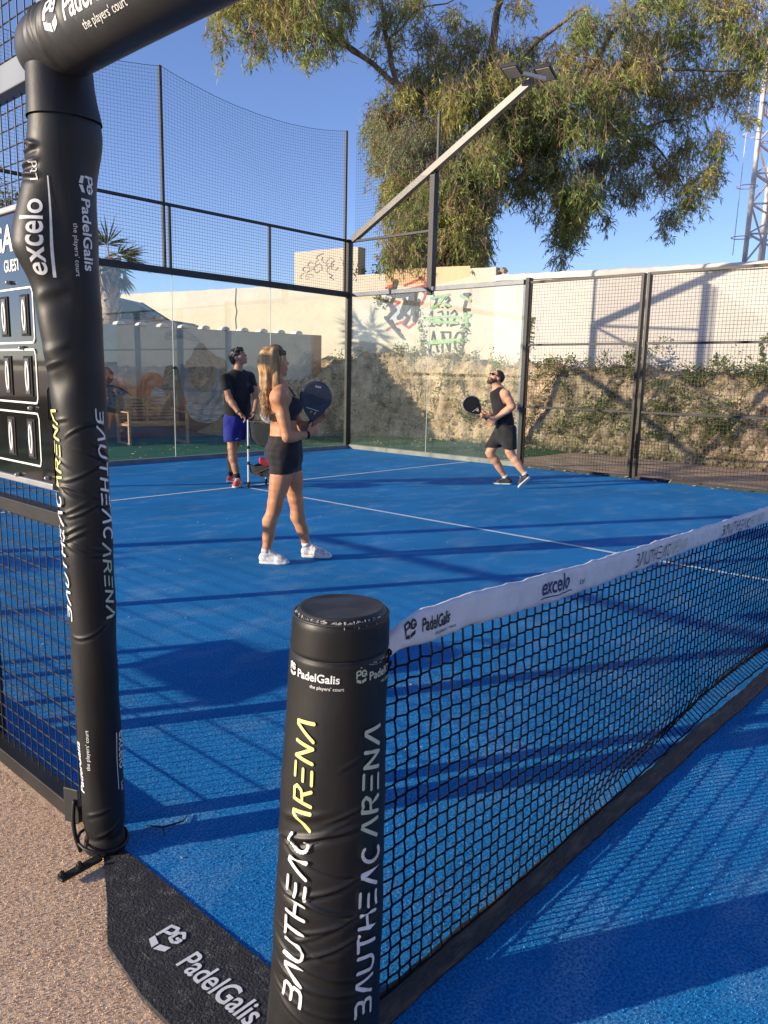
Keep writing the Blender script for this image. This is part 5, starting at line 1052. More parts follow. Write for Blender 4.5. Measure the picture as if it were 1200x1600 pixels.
CR = [(14.3, 7.6, 1.0, 1500, .4, 'dense green creeper on the bank just right of the glass post'), (13.9, 6.5, .9, 1300, .2, 'low green creeper in the middle of the first mesh panel'), (14.5, 6.3, .8, 900, .7, 'creeper with stems climbing the wall beside the shadow of the court corner'),
 (14.1, 5.3, .9, 1300, .2, 'green creeper behind the tall mesh post'), (14.9, 4.7, .8, 800, .35, 'thin creeper trailing under the wall right of the tall mesh post'), (13.9, 4.2, .9, 1500, .1, 'broad green creeper patch low on the bank at the right'),
 (14.6, 3.4, .9, 1500, .7, 'tall leafy creeper climbing at the right edge of the picture'), (13.8, 2.9, .8, 1300, .2, 'creeper patch at the foot of the bank at the far right'), (13.9, 9.2, .8, 900, .5, 'creeper behind the running player climbing the wall'),
 (13.8, 10.3, .7, 800, .3, 'pale green creeper hanging under the white lettered graffiti'), (13.55, 11.4, .6, 700, .3, 'small creeper hanging over the shaded rock face'), (13.3, 8.2, .6, 900, 0, 'low weeds at the foot of the bank behind the racket'),
 (13.0, 12.1, .7, 700, .1, 'dusty creeper at the shaded rock corner'), (12.2, 12.6, .8, 900, .1, 'dusty shrub growth in front of the right end of the mural wall'), (11.0, 12.9, .8, 900, .1, 'dry scrub below the grey part of the mural wall')]
for i, (x, y, sp_, n_l, cl_, lab) in enumerate(CR): creeper(x, y, sp_, n_l, 50+i, cl_, (.10, .155, .045) if i < 10 else (.12, .125, .06), lab=lab)
# thin vines on the plaster
for i, (y, z0_, h_) in enumerate([(11.45, 1.9, 1.2), (10.5, 1.9, .8), (9.1, 1.9, .9), (6.3, 1.75, .55), (3.9, 1.6, .8), (4.6, 1.65, .35)]):
    g = np.random.default_rng(90+i); root = thing('wall_vine', 'thin vine climbing the plaster wall, number of its stems bare', 'vine', (wx(y)-.03, y, z0_))
    root['label'] = ['thin vine climbing the plaster left of the white letters', 'thin vine below the letter o of the graffiti', 'leafy vine tip behind the head of the running player', 'vine sprig at the foot of the corner shadow', 'leafy vine high on the wall at the right edge', 'low sprig under the slanting shadow on the wall'][i]
    q = []; yy = y
    for k in range(10): yy += g.normal(0, .05); q.append((wx(yy)-.025, yy, z0_+h_*k/9))
    b = MB(); b.tube(q, np.linspace(.008, .003, 10), 4); q = np.array(q); m_ = int(90*h_)+30; ii = g.integers(0, 10, m_); P = [b.build('stem', M_STEM)]
    P.append(leaf_cloud('foliage', q[ii]+g.normal(0, .05, (m_, 3))*np.array((.3, 1, 1)), g.normal(size=(m_, 3))+np.array((-.8, 0, 0)), g.uniform(.04, .09, m_), g.uniform(.03, .055, m_), np.array((.11, .16, .05))*(.6+.8*g.random((m_, 1))), None)); kids(root, P)
# dry grass along bank foot, one stuff object; fallen leaves on the green turf and beside the mesh
g = np.random.default_rng(77); n = 9000; yy = g.uniform(1, 12.6, n); xx = np.interp(yy, base_line[:9, 1], base_line[:9, 0])+g.normal(.12, .22, n)+g.exponential(.25, n)*(g.random(n) < .5); zz = np.array([max(-.006, zfun(a, b2)) for a, b2 in zip(xx, yy)])
dry = g.random((n, 1)) < .55; T_ = np.where(dry, np.array([[.34, .27, .14]]), np.array([[.12, .17, .06]]))*(.6+.8*g.random((n, 1)))
o = leaf_cloud('dry_grass', np.stack([xx, yy, zz], 1), g.normal(0, .35, (n, 3))+np.array((0, 0, 1)), g.uniform(.05, .20, n), .010, T_, None, None, .6); tag(o, 'dry and green grass tufts along the foot of the rocky bank', 'grass')
n = 480; yy = g.uniform(6.9, 13, n); xx = np.where(g.random(n) < .5, g.uniform(10.1, 13.5, n), g.uniform(4, 12, n)); yy = np.where(xx < 10.1, g.uniform(10.15, 13.4, n), yy)
o = leaf_cloud('fallen_leaves', np.stack([xx, yy, np.full(n, .002)], 1), g.normal(size=(n, 3))*np.array((1, 1, .12)), g.uniform(.04, .10, n), .014, np.array((.34, .28, .18))*(.6+.7*g.random((n, 1))), None, None, .3); tag(o, 'fallen dry leaves scattered on the green turf behind the glass', 'leaves')
n = 150; yy = g.uniform(-1, 6, n); o = leaf_cloud('dry_leaf_litter', np.stack([10.02+g.exponential(.05, n)*np.where(g.random(n) < .5, 1, -1), yy, np.full(n, .012)], 1), g.normal(size=(n, 3))*np.array((1, 1, .3)), g.uniform(.06, .18, n), .022, np.array((.55, .46, .32))*(.6+.6*g.random((n, 1))), None, None, .5); tag(o, 'pale dry leaf litter along the foot of the mesh fence', 'leaves')
tw2 = thing('fallen_twig', 'small dark twig lying on the blue turf beside the door post', 'twig', (.16, .97, 0)); b = MB(); b.tube([(.11, 1.05, .006), (.13, .99, .016), (.20, .985, .008), (.235, 1.01, .006)], [.002, .003, .0028, .0014], 5); b.tube([(.13, .99, .016), (.115, .955, .006)], [.002, .0012], 5); kids(tw2, [b.build('stem', mat('dark_twig', (.02, .015, .012), .8))])
n = 260; P_w = np.stack([g.uniform(.05, 4.5, n), g.uniform(-2, 5.5, n), np.full(n, .004)], 1); o = leaf_cloud('turf_litter', P_w, g.normal(size=(n, 3))*np.array((1, 1, .2)), g.uniform(.008, .022, n), .005, np.array((.45, .42, .36))*(.5+.9*g.random((n, 1))), None, None, .4); tag(o, 'tiny pale crumbs and leaf bits scattered on the blue turf', 'litter')

# ------------------------------------------------------------------ people: signed distance bodies turned into one surface
class SDF:
    def __init__(s, lo, hi, h=.0062):
        s.lo = np.array(lo, float); s.h = h; s.n = np.ceil((np.array(hi)-s.lo)/h).astype(int)+1; s.F = np.full(s.n, .3, np.float32)
    def copy(s): c = SDF.__new__(SDF); c.lo, c.h, c.n, c.F = s.lo, s.h, s.n, s.F.copy(); return c
    def win(s, lo, hi, pad):
        i0 = np.clip(np.floor((lo-pad-s.lo)/s.h).astype(int), 0, s.n); i1 = np.clip(np.ceil((hi+pad-s.lo)/s.h).astype(int)+1, 0, s.n)
        ax = [(s.lo[k]+np.arange(i0[k], i1[k])*s.h).astype(np.float32) for k in range(3)]
        return tuple(slice(a, b2) for a, b2 in zip(i0, i1)), np.stack(np.meshgrid(*ax, indexing='ij'), -1)
    def put(s, sl, d, k):
        f = s.F[sl]; h = np.maximum(k-np.abs(f-d), 0)/max(k, 1e-6); s.F[sl] = np.minimum(f, d)-h*h*k*.25
    def cone(s, a, b, ra, rb=None, k=.02, ax=None, q=1.0):
        rb = ra if rb is None else rb; a = np.array(a, float); b = np.array(b, float); R_ = max(ra, rb); sl, Pg = s.win(np.minimum(a, b)-R_, np.maximum(a, b)+R_, .03+k)
        if Pg.size == 0: return s
        p = Pg-a.astype(np.float32); e = b-a
        if ax is not None:
            ax = np.array(ax, float); ax /= np.linalg.norm(ax); p = p+(p@ax.astype(np.float32))[..., None]*((q-1)*ax).astype(np.float32); e = e+(e@ax)*(q-1)*ax
        e = e.astype(np.float32); t = np.clip((p@e)/max(float(e@e), 1e-9), 0, 1); d = np.linalg.norm(p-t[..., None]*e, axis=-1)-(ra+(rb-ra)*t)
        s.put(sl, (d/(q**.6)).astype(np.float32), k); return s
    def ell(s, c, R3, r, k=.02):
        c = np.array(c, float); R3 = np.array(R3, float); r = np.array(r, float); m = r.max(); sl, Pg = s.win(c-m, c+m, .03+k)
        if Pg.size == 0: return s
        p = (Pg-c.astype(np.float32))@R3.T.astype(np.float32); k0 = np.linalg.norm(p/r, axis=-1); k1 = np.linalg.norm(p/(r*r), axis=-1)+1e-6; s.put(sl, (k0*(k0-1)/k1).astype(np.float32), k); return s
    def grid(s): ax = [(s.lo[k]+np.arange(s.n[k])*s.h).astype(np.float32) for k in range(3)]; return np.stack(np.meshgrid(*ax, indexing='ij'), -1)
    def cut(s, pt, nrm):   # keep the side the normal points away from
        G_ = s.grid(); nrm = np.array(nrm, float); nrm /= np.linalg.norm(nrm); s.F = np.maximum(s.F, ((G_-np.array(pt, np.float32))@nrm.astype(np.float32))); return s
    def ripple(s, amp, f, seed=0):
        G_ = s.grid(); near_ = np.abs(s.F) < .03; p = G_[near_]; s.F[near_] += amp*(vnoise(p[:, 0]*f[0], p[:, 1]*f[1], p[:, 2]*f[2], seed, 1.0)-.5).astype(np.float32); return s
    def mesh(s, name, material, parent=None, smooth=2):
        F_ = s.F; ins = F_ < 0; n = np.array(F_.shape)-1; cnt = np.zeros(n, np.int8)
        corners = [(a, b2, c) for a in (0, 1) for b2 in (0, 1) for c in (0, 1)]
        for a, b2, c in corners: cnt += ins[a:a+n[0], b2:b2+n[1], c:c+n[2]]
        act = (cnt > 0) & (cnt < 8); idx = np.argwhere(act); m = len(idx); vid = np.full(n, -1, np.int32); vid[act] = np.arange(m)
        acc = np.zeros((m, 3)); num = np.zeros(m)
        for i, c0 in enumerate(corners):
            for c1 in corners[i+1:]:
                if sum(abs(u-v) for u, v in zip(c0, c1)) != 1: continue
                f0 = F_[tuple((idx+c0).T)]; f1 = F_[tuple((idx+c1).T)]; cr = (f0 < 0) != (f1 < 0); t = np.where(cr, f0/(f0-f1+1e-12), 0)
                acc += np.where(cr[:, None], np.array(c0)+t[:, None]*(np.array(c1)-np.array(c0)), 0); num += cr
        V = s.lo+(idx+acc/num[:, None])*s.h; Q = []
        for ax in range(3):
            o = [0, 0, 0]; o[ax] = 1; u, v = [k for k in range(3) if k != ax]
            A0 = ins; sl0 = [slice(1, -1)]*3; sl1 = [slice(1, -1)]*3; sl0[ax] = slice(0, -1); sl1[ax] = slice(1, None)
            x = A0[tuple(sl0)] != A0[tuple(sl1)]; e = np.argwhere(x)
            e = e+np.array([0 if k == ax else 1 for k in range(3)]); base = e; du = np.eye(3, dtype=int)[u]; dv = np.eye(3, dtype=int)[v]
            ok = (base[:, u] < F_.shape[u]-1) & (base[:, v] < F_.shape[v]-1); base = base[ok]
            q = np.stack([vid[tuple((base-du-dv).T)], vid[tuple((base-dv).T)], vid[tuple(base.T)], vid[tuple((base-du).T)]], 1)
            inside = ins[tuple(base.T)]; flip = inside if ax != 1 else ~inside; q[~flip] = q[~flip][:, ::-1]; Q.append(q)
        Q = np.concatenate(Q); Q = Q[(Q >= 0).all(1)]
        for _ in range(smooth):
            S_ = np.zeros_like(V); c_ = np.zeros(len(V))
            for a in range(4): np.add.at(S_, Q[:, a], V[Q[:, (a+1) % 4]]+V[Q[:, (a+3) % 4]]); np.add.at(c_, Q[:, a], 2)
            V = V*.55+.45*S_/np.maximum(c_, 1)[:, None]
        return npmesh(name, V, Q, material, parent, True)
nrmz = lambda v: np.array(v, float)/np.linalg.norm(v)
def skin_mat(name, c, c2): return mat(name, c, .52, c2, 7, .12, 120, spec=.4, subs=.12, bdist=.002)
SK_W = skin_mat('tanned_skin', (.50, .225, .105), (.60, .29, .15)); SK_M = skin_mat('light_skin', (.58, .29, .17), (.66, .36, .22)); SK_C = skin_mat('olive_skin', (.36, .17, .095), (.45, .23, .13))
def cloth(name, c, c2=None, r=.85, b=.25): return mat(name, c, r, c2 or tuple(x*1.5+.004 for x in c), 9, b, 26, spec=.25, sheen=.15, bdist=.012)
CL_BLK = cloth('black_cloth', (.010, .010, .012)); CL_BLK2 = cloth('black_shorts_cloth', (.018, .016, .018)); CL_BLUE = cloth('blue_shorts_cloth', (.012, .018, .17), (.025, .035, .28)); CL_GREY = cloth('charcoal_cloth', (.022, .023, .028))
SH_W = mat('white_shoe', (.48, .47, .46), .7, (.76, .74, .71), 34, .4, 80, lo=.42, hi=.55); SH_R = mat('coral_shoe', (.62, .05, .05), .6, (.80, .14, .13), 14, .3, 60); SH_K = mat('black_shoe', (.02, .02, .022), .6, (.05, .045, .04), 14, .3, 60); SOLE = mat('white_sole', (.70, .70, .68), .6)
HR_B = mat('blond_hair', (.20, .10, .04), .45, (.60, .38, .16), 26, .9, 40, stretch=(1, 1, .12), lo=.38, hi=.6, bdist=.012); HR_RT = mat('brown_hair_roots', (.07, .035, .018), .45, (.22, .13, .06), 26, .9, 40, stretch=(1, 1, .12), bdist=.012); HR_D = mat('black_hair', (.008, .007, .007), .5, (.025, .02, .018), 60, .8, 60, stretch=(1, 1, .3)); HR_BR = mat('dark_brown_hair', (.03, .018, .012), .6, (.06, .035, .02), 60, .6, 90)
EYE = mat('eye', (.02, .015, .012), .15); EYEW = mat('eye_white', (.7, .68, .66), .3); LIP = mat('lips', (.42, .14, .11), .45); RUB = mat('black_rubber', (.012, .012, .013), .5); LENS_D = mat('dark_lens', (.008, .008, .01), .05, coat=.8)
def head(S, c, f, u, sc=1.0, nose=.013, jaw=1.0, beard=0):
    f = nrmz(f); u = nrmz(np.array(u)-f*(np.array(u)@f)); r = np.cross(f, u); R3 = np.array([r, f, u]); c = np.array(c, float); L_ = lambda a, b2, d: c+sc*(r*a+f*b2+u*d)
    S.ell(L_(0, -.012, .022), R3, np.array((.074, .094, .088))*sc, .02); S.ell(L_(0, .018, -.022), R3, np.array((.060, .070, .072))*sc, .025); S.cone(L_(0, .030, -.05), L_(0, .062, -.088), .046*sc*jaw, .024*sc*jaw, .025)
    S.cone(L_(0, .080, .018), L_(0, .104, -.022), .009*sc, nose*sc, .012); S.cone(L_(-.03, .074, .032), L_(.03, .074, .032), .013*sc, .013*sc, .015); S.cone(L_(-.018, .083, -.052), L_(.018, .083, -.052), .009*sc, None, .010); S.cone(L_(-.014, .080, -.062), L_(.014, .080, -.062), .009*sc, None, .010)
    for q in (-1, 1): S.ell(L_(.073*q, -.006, -.008), R3, np.array((.010, .019, .031))*sc, .008); S.ell(L_(.036*q, .052, -.02), R3, np.array((.026, .022, .024))*sc, .02)
    return L_, R3
def hand(S, w, d, nrm, thumb, curl=.5, sc=1.0, spread=.12):
    """wrist w, direction d, palm normal nrm (towards what is held), thumb side vector"""
    w = np.array(w, float); d = nrmz(d); nrm = nrmz(np.array(nrm)-d*(np.array(nrm)@d)); t = np.cross(d, nrm); t = t if t@np.array(thumb) > 0 else -t; pc_ = w+d*.050*sc
    S.ell(pc_, np.array([t, nrm, d]), np.array((.040, .017, .052))*sc, .012); S.cone(w-d*.02, w+d*.015, .025*sc, .024*sc, .015, nrm, 1.25)
    for i, (o_, ln) in enumerate(((.030, .070), (.010, .078), (-.010, .073), (-.029, .058))):
        k0 = w+(d*.088+t*o_)*sc; dd = nrmz(d+t*(o_*spread*8)); a = curl*(1+.1*i); r_ = .0092*sc
        d1 = nrmz(dd*math.cos(a)+nrm*math.sin(a)); d2 = nrmz(dd*math.cos(a*2.1)+nrm*math.sin(a*2.1)); d3 = nrmz(dd*math.cos(a*2.9)+nrm*math.sin(a*2.9)); p1 = k0+d1*ln*.45*sc; p2 = p1+d2*ln*.32*sc; p3 = p2+d3*ln*.24*sc
        S.cone(k0-dd*.02, p1, r_*1.05, r_, .006); S.cone(p1, p2, r_, r_*.92, .004); S.cone(p2, p3, r_*.92, r_*.8, .004)
    b0 = w+(d*.022+t*.030)*sc; b1 = b0+nrmz(d*.75+t*.75+nrm*.35)*.042*sc; b2 = b1+nrmz(d*.9+t*.15+nrm*(.35+curl*.4))*.034*sc; S.cone(b0, b1, .0135*sc, .0115*sc, .010); S.cone(b1, b2, .0112*sc, .0088*sc, .005)
def arm(S, sh, el, wr, r=(.047, .036, .025), k=.02):
    sh, el, wr = map(lambda v: np.array(v, float), (sh, el, wr)); S.cone(sh, el, r[0], r[1], k); S.cone(sh*.55+el*.45, sh*.35+el*.65, r[0]*.98, r[1]*1.1, k); S.cone(el, el*.7+wr*.3, r[1], r[1]*1.06, k); S.cone(el*.75+wr*.25, wr, r[1]*1.04, r[2], k)
def leg(S, hp, kn, an, back, r=(.088, .054, .034), calf=.054, k=.025):
    hp, kn, an = map(lambda v: np.array(v, float), (hp, kn, an)); back = nrmz(back); S.cone(hp, kn+(hp-kn)*.12, r[0], r[1]*1.05, k); S.cone(hp*.6+kn*.4-back*.012, hp*.4+kn*.6-back*.008, r[0]*.84, r[0]*.72, k); S.cone(kn+(hp-kn)*.08, kn-(kn-an)*.06, r[1], r[1]*.93, k)
    c = kn*.72+an*.28+back*.016; S.cone(kn*.92+an*.08+back*.004, c, r[1]*.86, calf, k); S.cone(c, kn*.35+an*.65+back*.006, calf, r[2]*1.2, k); S.cone(kn*.45+an*.55, an, r[2]*1.2, r[2], k); S.cone(kn-back*.022, kn-back*.020-(kn-an)*.05, r[1]*.62, r[1]*.5, .02)
def shoe(root, heel, toe, ankle, m_up, wid=.038, sock=None, lace=True, h=.0045):
    heel, toe, ankle = map(lambda v: np.array(v, float), (heel, toe, ankle)); d = nrmz(toe-heel); up = nrmz((ankle-heel)-d*((ankle-heel)@d)); sd_ = np.cross(d, up)
    lo = np.minimum(np.minimum(heel, toe), ankle)-.09; hi = np.maximum(np.maximum(heel, toe), ankle)+.09; ln = np.linalg.norm(toe-heel)
    U = SDF(lo, hi, h); mid = heel+d*ln*.68; U.cone(heel+d*.035+up*.038, mid+up*.028, .034, wid, .02); U.cone(mid+up*.024, toe-d*.034+up*.018, wid*.96, .028, .02); U.cone(heel+d*.035+up*.05, ankle-up*.005+d*.004, .037, .036, .02); U.cone(heel+d*ln*.38+up*.075, mid+up*.040, .024, .026, .02)
    U.cut(heel+up*.010, -up); U.cut(ankle+up*.014, up+(-d)*.2); o = U.mesh('shoe', m_up); o2 = SDF(lo, hi, h)
    o2.cone(heel+d*.034+up*.016, mid+up*.014, .038, wid*1.07, .015, up, 1.0); o2.cone(mid+up*.014, toe-d*.036+up*.014, wid*1.07, .036, .015); o2.cut(heel+up*.022, up); o2.cut(heel+up*.001, -up); sl = o2.mesh('sole', SOLE, o)
    if lace:
        b = MB()
        for i in range(5): c = heel+d*ln*(.40+.07*i)+up*(.100-.008*i); b.tube([c-sd_*.024-up*.008, c, c+sd_*.024-up*.008], .0028, 5)
        b.tube([heel+d*ln*.40+up*.100, heel+d*ln*.38+up*.112+sd_*.03, heel+d*ln*.42+up*.085+sd_*.045], .0022, 4); b.tube([heel+d*ln*.40+up*.100, heel+d*ln*.42+up*.112-sd_*.025, heel+d*ln*.46+up*.085-sd_*.04], .0022, 4); b.build('laces', SOLE, o, smooth=True)
    return o
def curve_mesh(name, splines, extrude, bevel, material, xf, parent=None):
    cu = bpy.data.curves.new('c', 'CURVE'); cu.dimensions = '2D'; cu.fill_mode = 'BOTH'; cu.extrude = extrude; cu.bevel_depth = bevel; cu.bevel_resolution = 1
    for pts in splines:
        sp_ = cu.splines.new('POLY'); sp_.points.add(len(pts)-1); sp_.use_cyclic_u = True
        for p, q in zip(sp_.points, pts): p.co = (q[0], q[1], 0, 1)
    o = bpy.data.objects.new('c', cu); COL.objects.link(o); dg = bpy.context.evaluated_depsgraph_get(); dg.update(); me = bpy.data.meshes.new_from_object(o.evaluated_get(dg)); bpy.data.objects.remove(o); bpy.data.curves.remove(cu)
    me.materials.clear(); me.materials.append(material); me.name = name
    for v in me.vertices: v.co = xf(np.array(v.co))
    me.update(); o = bpy.data.objects.new(name, me); link(o, parent); return o
def racket(label, c, up, nrm, m_face, m_edge, holes=True, word=None, grip=.12, cat='racket', wcol=None):
    """padel racket: pierced teardrop head, open throat, short grip. c = head centre"""
    c = np.array(c, float); up = nrmz(up); nrm = nrmz(np.array(nrm)-up*(np.array(nrm)@up)); sd_ = np.cross(up, nrm); K = .87; xf = lambda p: Vector(c+sd_*p[0]*K+up*p[1]*K+nrm*p[2]); root = thing('racket', label, cat, tuple(c-up*.30)); P = []
    out = [(.128*math.cos(a)*(1-.0*math.sin(a)), .128*math.sin(a)+.006) for a in np.linspace(-.45, math.pi+.45, 34)]; out += [(-.085, -.115), (-.040, -.170), (-.016, -.195), (.016, -.195), (.040, -.170), (.085, -.115)]
    hs = []
    if holes:
        for i in range(-4, 5):
            for j in range(-3, 6):
                x, y = i*.0195+(.0097 if j % 2 else 0)*0, j*.0185
                if math.hypot(x, y-.012) < .088: hs.append([(x+.0068*math.cos(a), y+.0068*math.sin(a)) for a in np.arange(7)*2*math.pi/7])
    hs.append([(-.038, -.112), (.038, -.112), (.006, -.165), (-.006, -.165)][::-1])
    P.append(curve_mesh('racket_head', [out]+hs, .0165, .002, m_face, xf)); 
    if holes: bb = MB(); bb.prism([(.082*math.cos(a), .082*math.sin(a)+.01) for a in np.arange(24)*math.pi/12], -.004, .004, lambda x, y, z: tuple(c+sd_*x+up*y+nrm*z)); P.append(bb.build('hole_shade', RUB))  # dark plate added inside the head, standing in for shaded hole walls
    b = MB(); rim = [c+sd_*x*1.012*K+up*(y*1.012*K) for x, y in out[:34]]; b.tube(rim, .0105, 6); P.append(b.build('rim', m_edge, smooth=True))
    b = MB(); b.tube([c-up*.158, c-up*.174, c-up*(.174+grip), c-up*(.180+grip)], [.012, .0155, .0165, .019], 10); P.append(b.build('grip', RUB, smooth=True))
    if word: V_, F_ = text2d(word, .034, .010, align='CENTER'); P.append(mapped('lettering', V_, F_, lambda u, v, w: c+u[:, None]*sd_*wsgn*.9+up*(v[:, None]*.9+.082)+nrm*(.0192+w[:, None]), wcol or M_WHITE, None, .05))
    b = MB(); b.bar(c+sd_*-.06-up*.078+nrm*.0195, c+sd_*.035-up*.090+nrm*.0195, .004, .001, nrm); P.append(b.build('stripe', M_WHITE))
    kids(root, P); return root
wsgn = 1
def bracelet(c, d, r, m_=RUB, name='wristband', w=.006):
    d = nrmz(d); a = nrmz(np.cross(d, (0.3, .2, 1))); b2 = np.cross(d, a); b = MB(); b.tube([np.array(c)+r*(a*math.cos(t)+b2*math.sin(t)) for t in np.linspace(0, 2*math.pi, 17)], w, 6, False); return b.build(name, m_, smooth=True)

# ===== woman
wS = np.array((.753, -.658, 0)); wV = np.array((.658, .753, 0)); UP = np.array((0, 0, 1.0)); w0 = np.array((2.90, 3.54, 0))
wp = lambda a, h, d=0.0: w0+wS*a+wV*d+UP*h   # a to the right of the picture, h up, d away
woman = thing('person', 'woman with long blond hair in black sports top and shorts holding a dark racket', 'person', tuple(w0)); P = []
fw = nrmz(wS*.97+wV*.12); rw_ = np.cross(fw, UP)
S = SDF((2.35, 3.0, 0), (3.45, 4.05, 1.72)); 
pel = wp(-.035, .86); wai = wp(-.045, 1.02); che = wp(-.040, 1.20); nb = wp(-.045, 1.325)
S.cone(wp(-.035, .83), wp(-.035, .92), .158, .148, .03, fw, 1.22); S.cone(wp(-.04, .94), wp(-.045, 1.03), .132, .112, .04, fw, 1.25); S.cone(wp(-.045, 1.04), wp(-.045, 1.18), .115, .135, .04, fw, 1.30); S.cone(wp(-.05, 1.19), wp(-.055, 1.27), .138, .118, .04, fw, 1.35)
for q in (-1, 1): S.ell(wp(-.105, .845)+rw_*.075*q, np.array([rw_, fw, UP]), (.078, .082, .092), .04); S.ell(wp(.045, 1.205)+rw_*.065*q, np.array([rw_, fw, UP]), (.058, .048, .055), .03)
shR = wp(-.068, 1.275, -.150); shL = wp(-.050, 1.280, .155)
for q in (shR, shL): S.cone(wp(-.055, 1.345), q, .040, .056, .05); S.cone(wp(-.06, 1.22), q, .085, .050, .05)
S.ell(shR, np.eye(3), (.055, .055, .060), .04); S.ell(shL, np.eye(3), (.055, .055, .060), .04)
hc = wp(-.090, 1.528); hf = nrmz(wS*.90+wV*.36+UP*.12); hu = nrmz(UP-hf*.15)
S.cone(wp(-.060, 1.30), hc+hf*(-.012)-UP*.06, .050, .047, .03); Lh, R3h = head(S, hc, hf, hu, .97, .011)
elR = wp(-.015, .985, -.185); wrR = wp(.135, .995, -.10); arm(S, shR, elR, wrR, (.050, .038, .025)); elL = wp(.10, 1.03, .19); wrL = wp(.172, 1.075, .03); arm(S, shL, elL, wrL, (.045, .035, .024))
rk_up = nrmz(wS*.20+UP*.95-wV*.10); rk_c = wp(.205, 1.262, -.035); grip_top = rk_c-rk_up*.20
hand(S, wrR, nrmz(wS*.75+UP*.35+wV*.2), nrmz(-wS*.2+UP*.25+wV*.9), wS*.1+UP*1, .75, .92); hand(S, wrL, nrmz(wS*.72+UP*.55-wV*.1), nrmz(-wV*.9+wS*.1), UP, .35, .92)
hpR = wp(-.050, .82, -.085); hpL = wp(-.020, .82, .085); knR = wp(-.135, .435, -.075); anR = wp(-.215, .085, -.06); knL = wp(.035, .435, .09); anL = wp(.105, .085, .11)
leg(S, hpR, knR, anR, -fw, (.092, .055, .033), .052); leg(S, hpL, knL, anL, -fw, (.092, .055, .033), .052)
body_w = S.mesh('body', SK_W); P.append(body_w)
Sh = SDF((2.6, 3.2, .62), (3.2, 3.9, 1.05), .0062)
Sh.cone(wp(-.035, .83), wp(-.035, .92), .163, .153, .03, fw, 1.22); Sh.cone(wp(-.04, .94), wp(-.045, 1.03), .139, .120, .04, fw, 1.25)
for q in (-1, 1): Sh.ell(wp(-.105, .845)+rw_*.075*q, np.array([rw_, fw, UP]), (.083, .088, .097), .04)
for hp, kn in ((hpR, knR), (hpL, knL)): Sh.cone(hp, kn, .098, .068, .03)
Sh.cut(wp(0, .985), nrmz(UP+fw*.04)); Sh.cut(wp(0, .705), -UP); Sh.ripple(.010, (22, 22, 9), 3); P.append(Sh.mesh('shorts', CL_BLK2))
Bt = SDF((2.6, 3.2, 1.0), (3.2, 3.9, 1.40), .0055); Bt.cone(wp(-.045, 1.04), wp(-.045, 1.18), .120, .140, .04, fw, 1.30); Bt.cone(wp(-.05, 1.19), wp(-.055, 1.27), .142, .122, .04, fw, 1.35)
for q in (-1, 1): Bt.ell(wp(.045, 1.205)+rw_*.065*q, np.array([rw_, fw, UP]), (.064, .055, .061), .03)
Bt.cut(wp(0, 1.095), -UP); Bt.cut(wp(-.03, 1.235), nrmz(UP*.9-fw*.75)); Bt.cut(wp(.0, 1.315), UP); Bt.ripple(.006, (20, 20, 20), 4); P.append(Bt.mesh('sports_top', CL_GREY))
b = MB()
for q in (-1, 1): b.tube([wp(.045, 1.28)+rw_*.055*q, wp(.0, 1.345)+rw_*.060*q, wp(-.060, 1.378)+rw_*.040*q, wp(-.125, 1.33)+rw_*.015*q, wp(-.150, 1.22), wp(-.152, 1.15)], .0065, 6)
P.append(b.build('strap', CL_GREY, smooth=True))
# hair: cap, gathered band and a long fall with separate locks
H_ = SDF((2.55, 3.35, 1.08), (3.05, 3.95, 1.72), .0055); H_.ell(Lh(0, -.022, .036), R3h, (.090, .102, .094), .02); H_.ell(Lh(0, -.065, -.01), R3h, (.076, .055, .085), .03)
H_.cut(Lh(0, .050, .03), nrmz(hf*.9-hu*.25)); H_.cut(Lh(0, .015, -.03), nrmz(hf*.8-hu*.6))
bk = -hf; H_.cone(Lh(0, -.075, -.02), wp(-.165, 1.36, -.01), .074, .066, .03, hf, 1.5); H_.cone(wp(-.160, 1.38, -.02), wp(-.150, 1.22, -.06), .068, .046, .03, fw, 1.9); H_.cone(wp(-.150, 1.24, -.06), wp(-.120, 1.13, -.075), .036, .010, .02, fw, 1.8); H_.cone(Lh(.055, -.01, -.02), wp(-.10, 1.33, -.075), .034, .022, .02); H_.ripple(.016, (40, 40, 5), 6); hair = H_.mesh('hair', HR_B, None, 1); P.append(hair)
b = MB(); g = np.random.default_rng(4)
for i in range(420):
    a = g.uniform(-1.7, 1.7); st_ = Lh(.078*math.sin(a), -.03-.075*abs(math.cos(a)), g.uniform(-.03, .07)); e = wp(-.150+g.normal(0, .030), g.uniform(1.08, 1.27), -.055+g.normal(0, .045)); m1 = wp(-.175+g.normal(0, .010)+.03*abs(math.sin(a)), 1.40, -.01+.055*math.sin(-a)); m2 = wp(-.165+g.normal(0, .016), 1.29, -.035+g.normal(0, .032))
    b.tube([st_, (st_+m1)/2+(m1-st_)*.1+bk*.006, m1, m2, e], [.0022, .0034, .0036, .0030, .0008], 4)
lk = b.build('locks', HR_B, hair, smooth=True); lk['kind'] = 'stuff'
b = MB(); b.ball(Lh(0, -.112, .028), (.020, .020, .014)); b.build('hair_tie', RUB, hair)
b = MB()
for i in range(260):
    a = g.uniform(-1.4, 1.4); t_a = [Lh(.090*math.sin(a)*math.cos(x), .045-x*.092, .036+.098*math.cos(a)*math.cos(x-.35)+g.normal(0, .001)) for x in np.linspace(-.1, 1.35, 7)]; b.tube(t_a, [.0015, .0030, .0034, .0034, .0032, .003, .0015], 4)
rt = b.build('root_strands', HR_RT, hair, smooth=True); rt['kind'] = 'stuff'
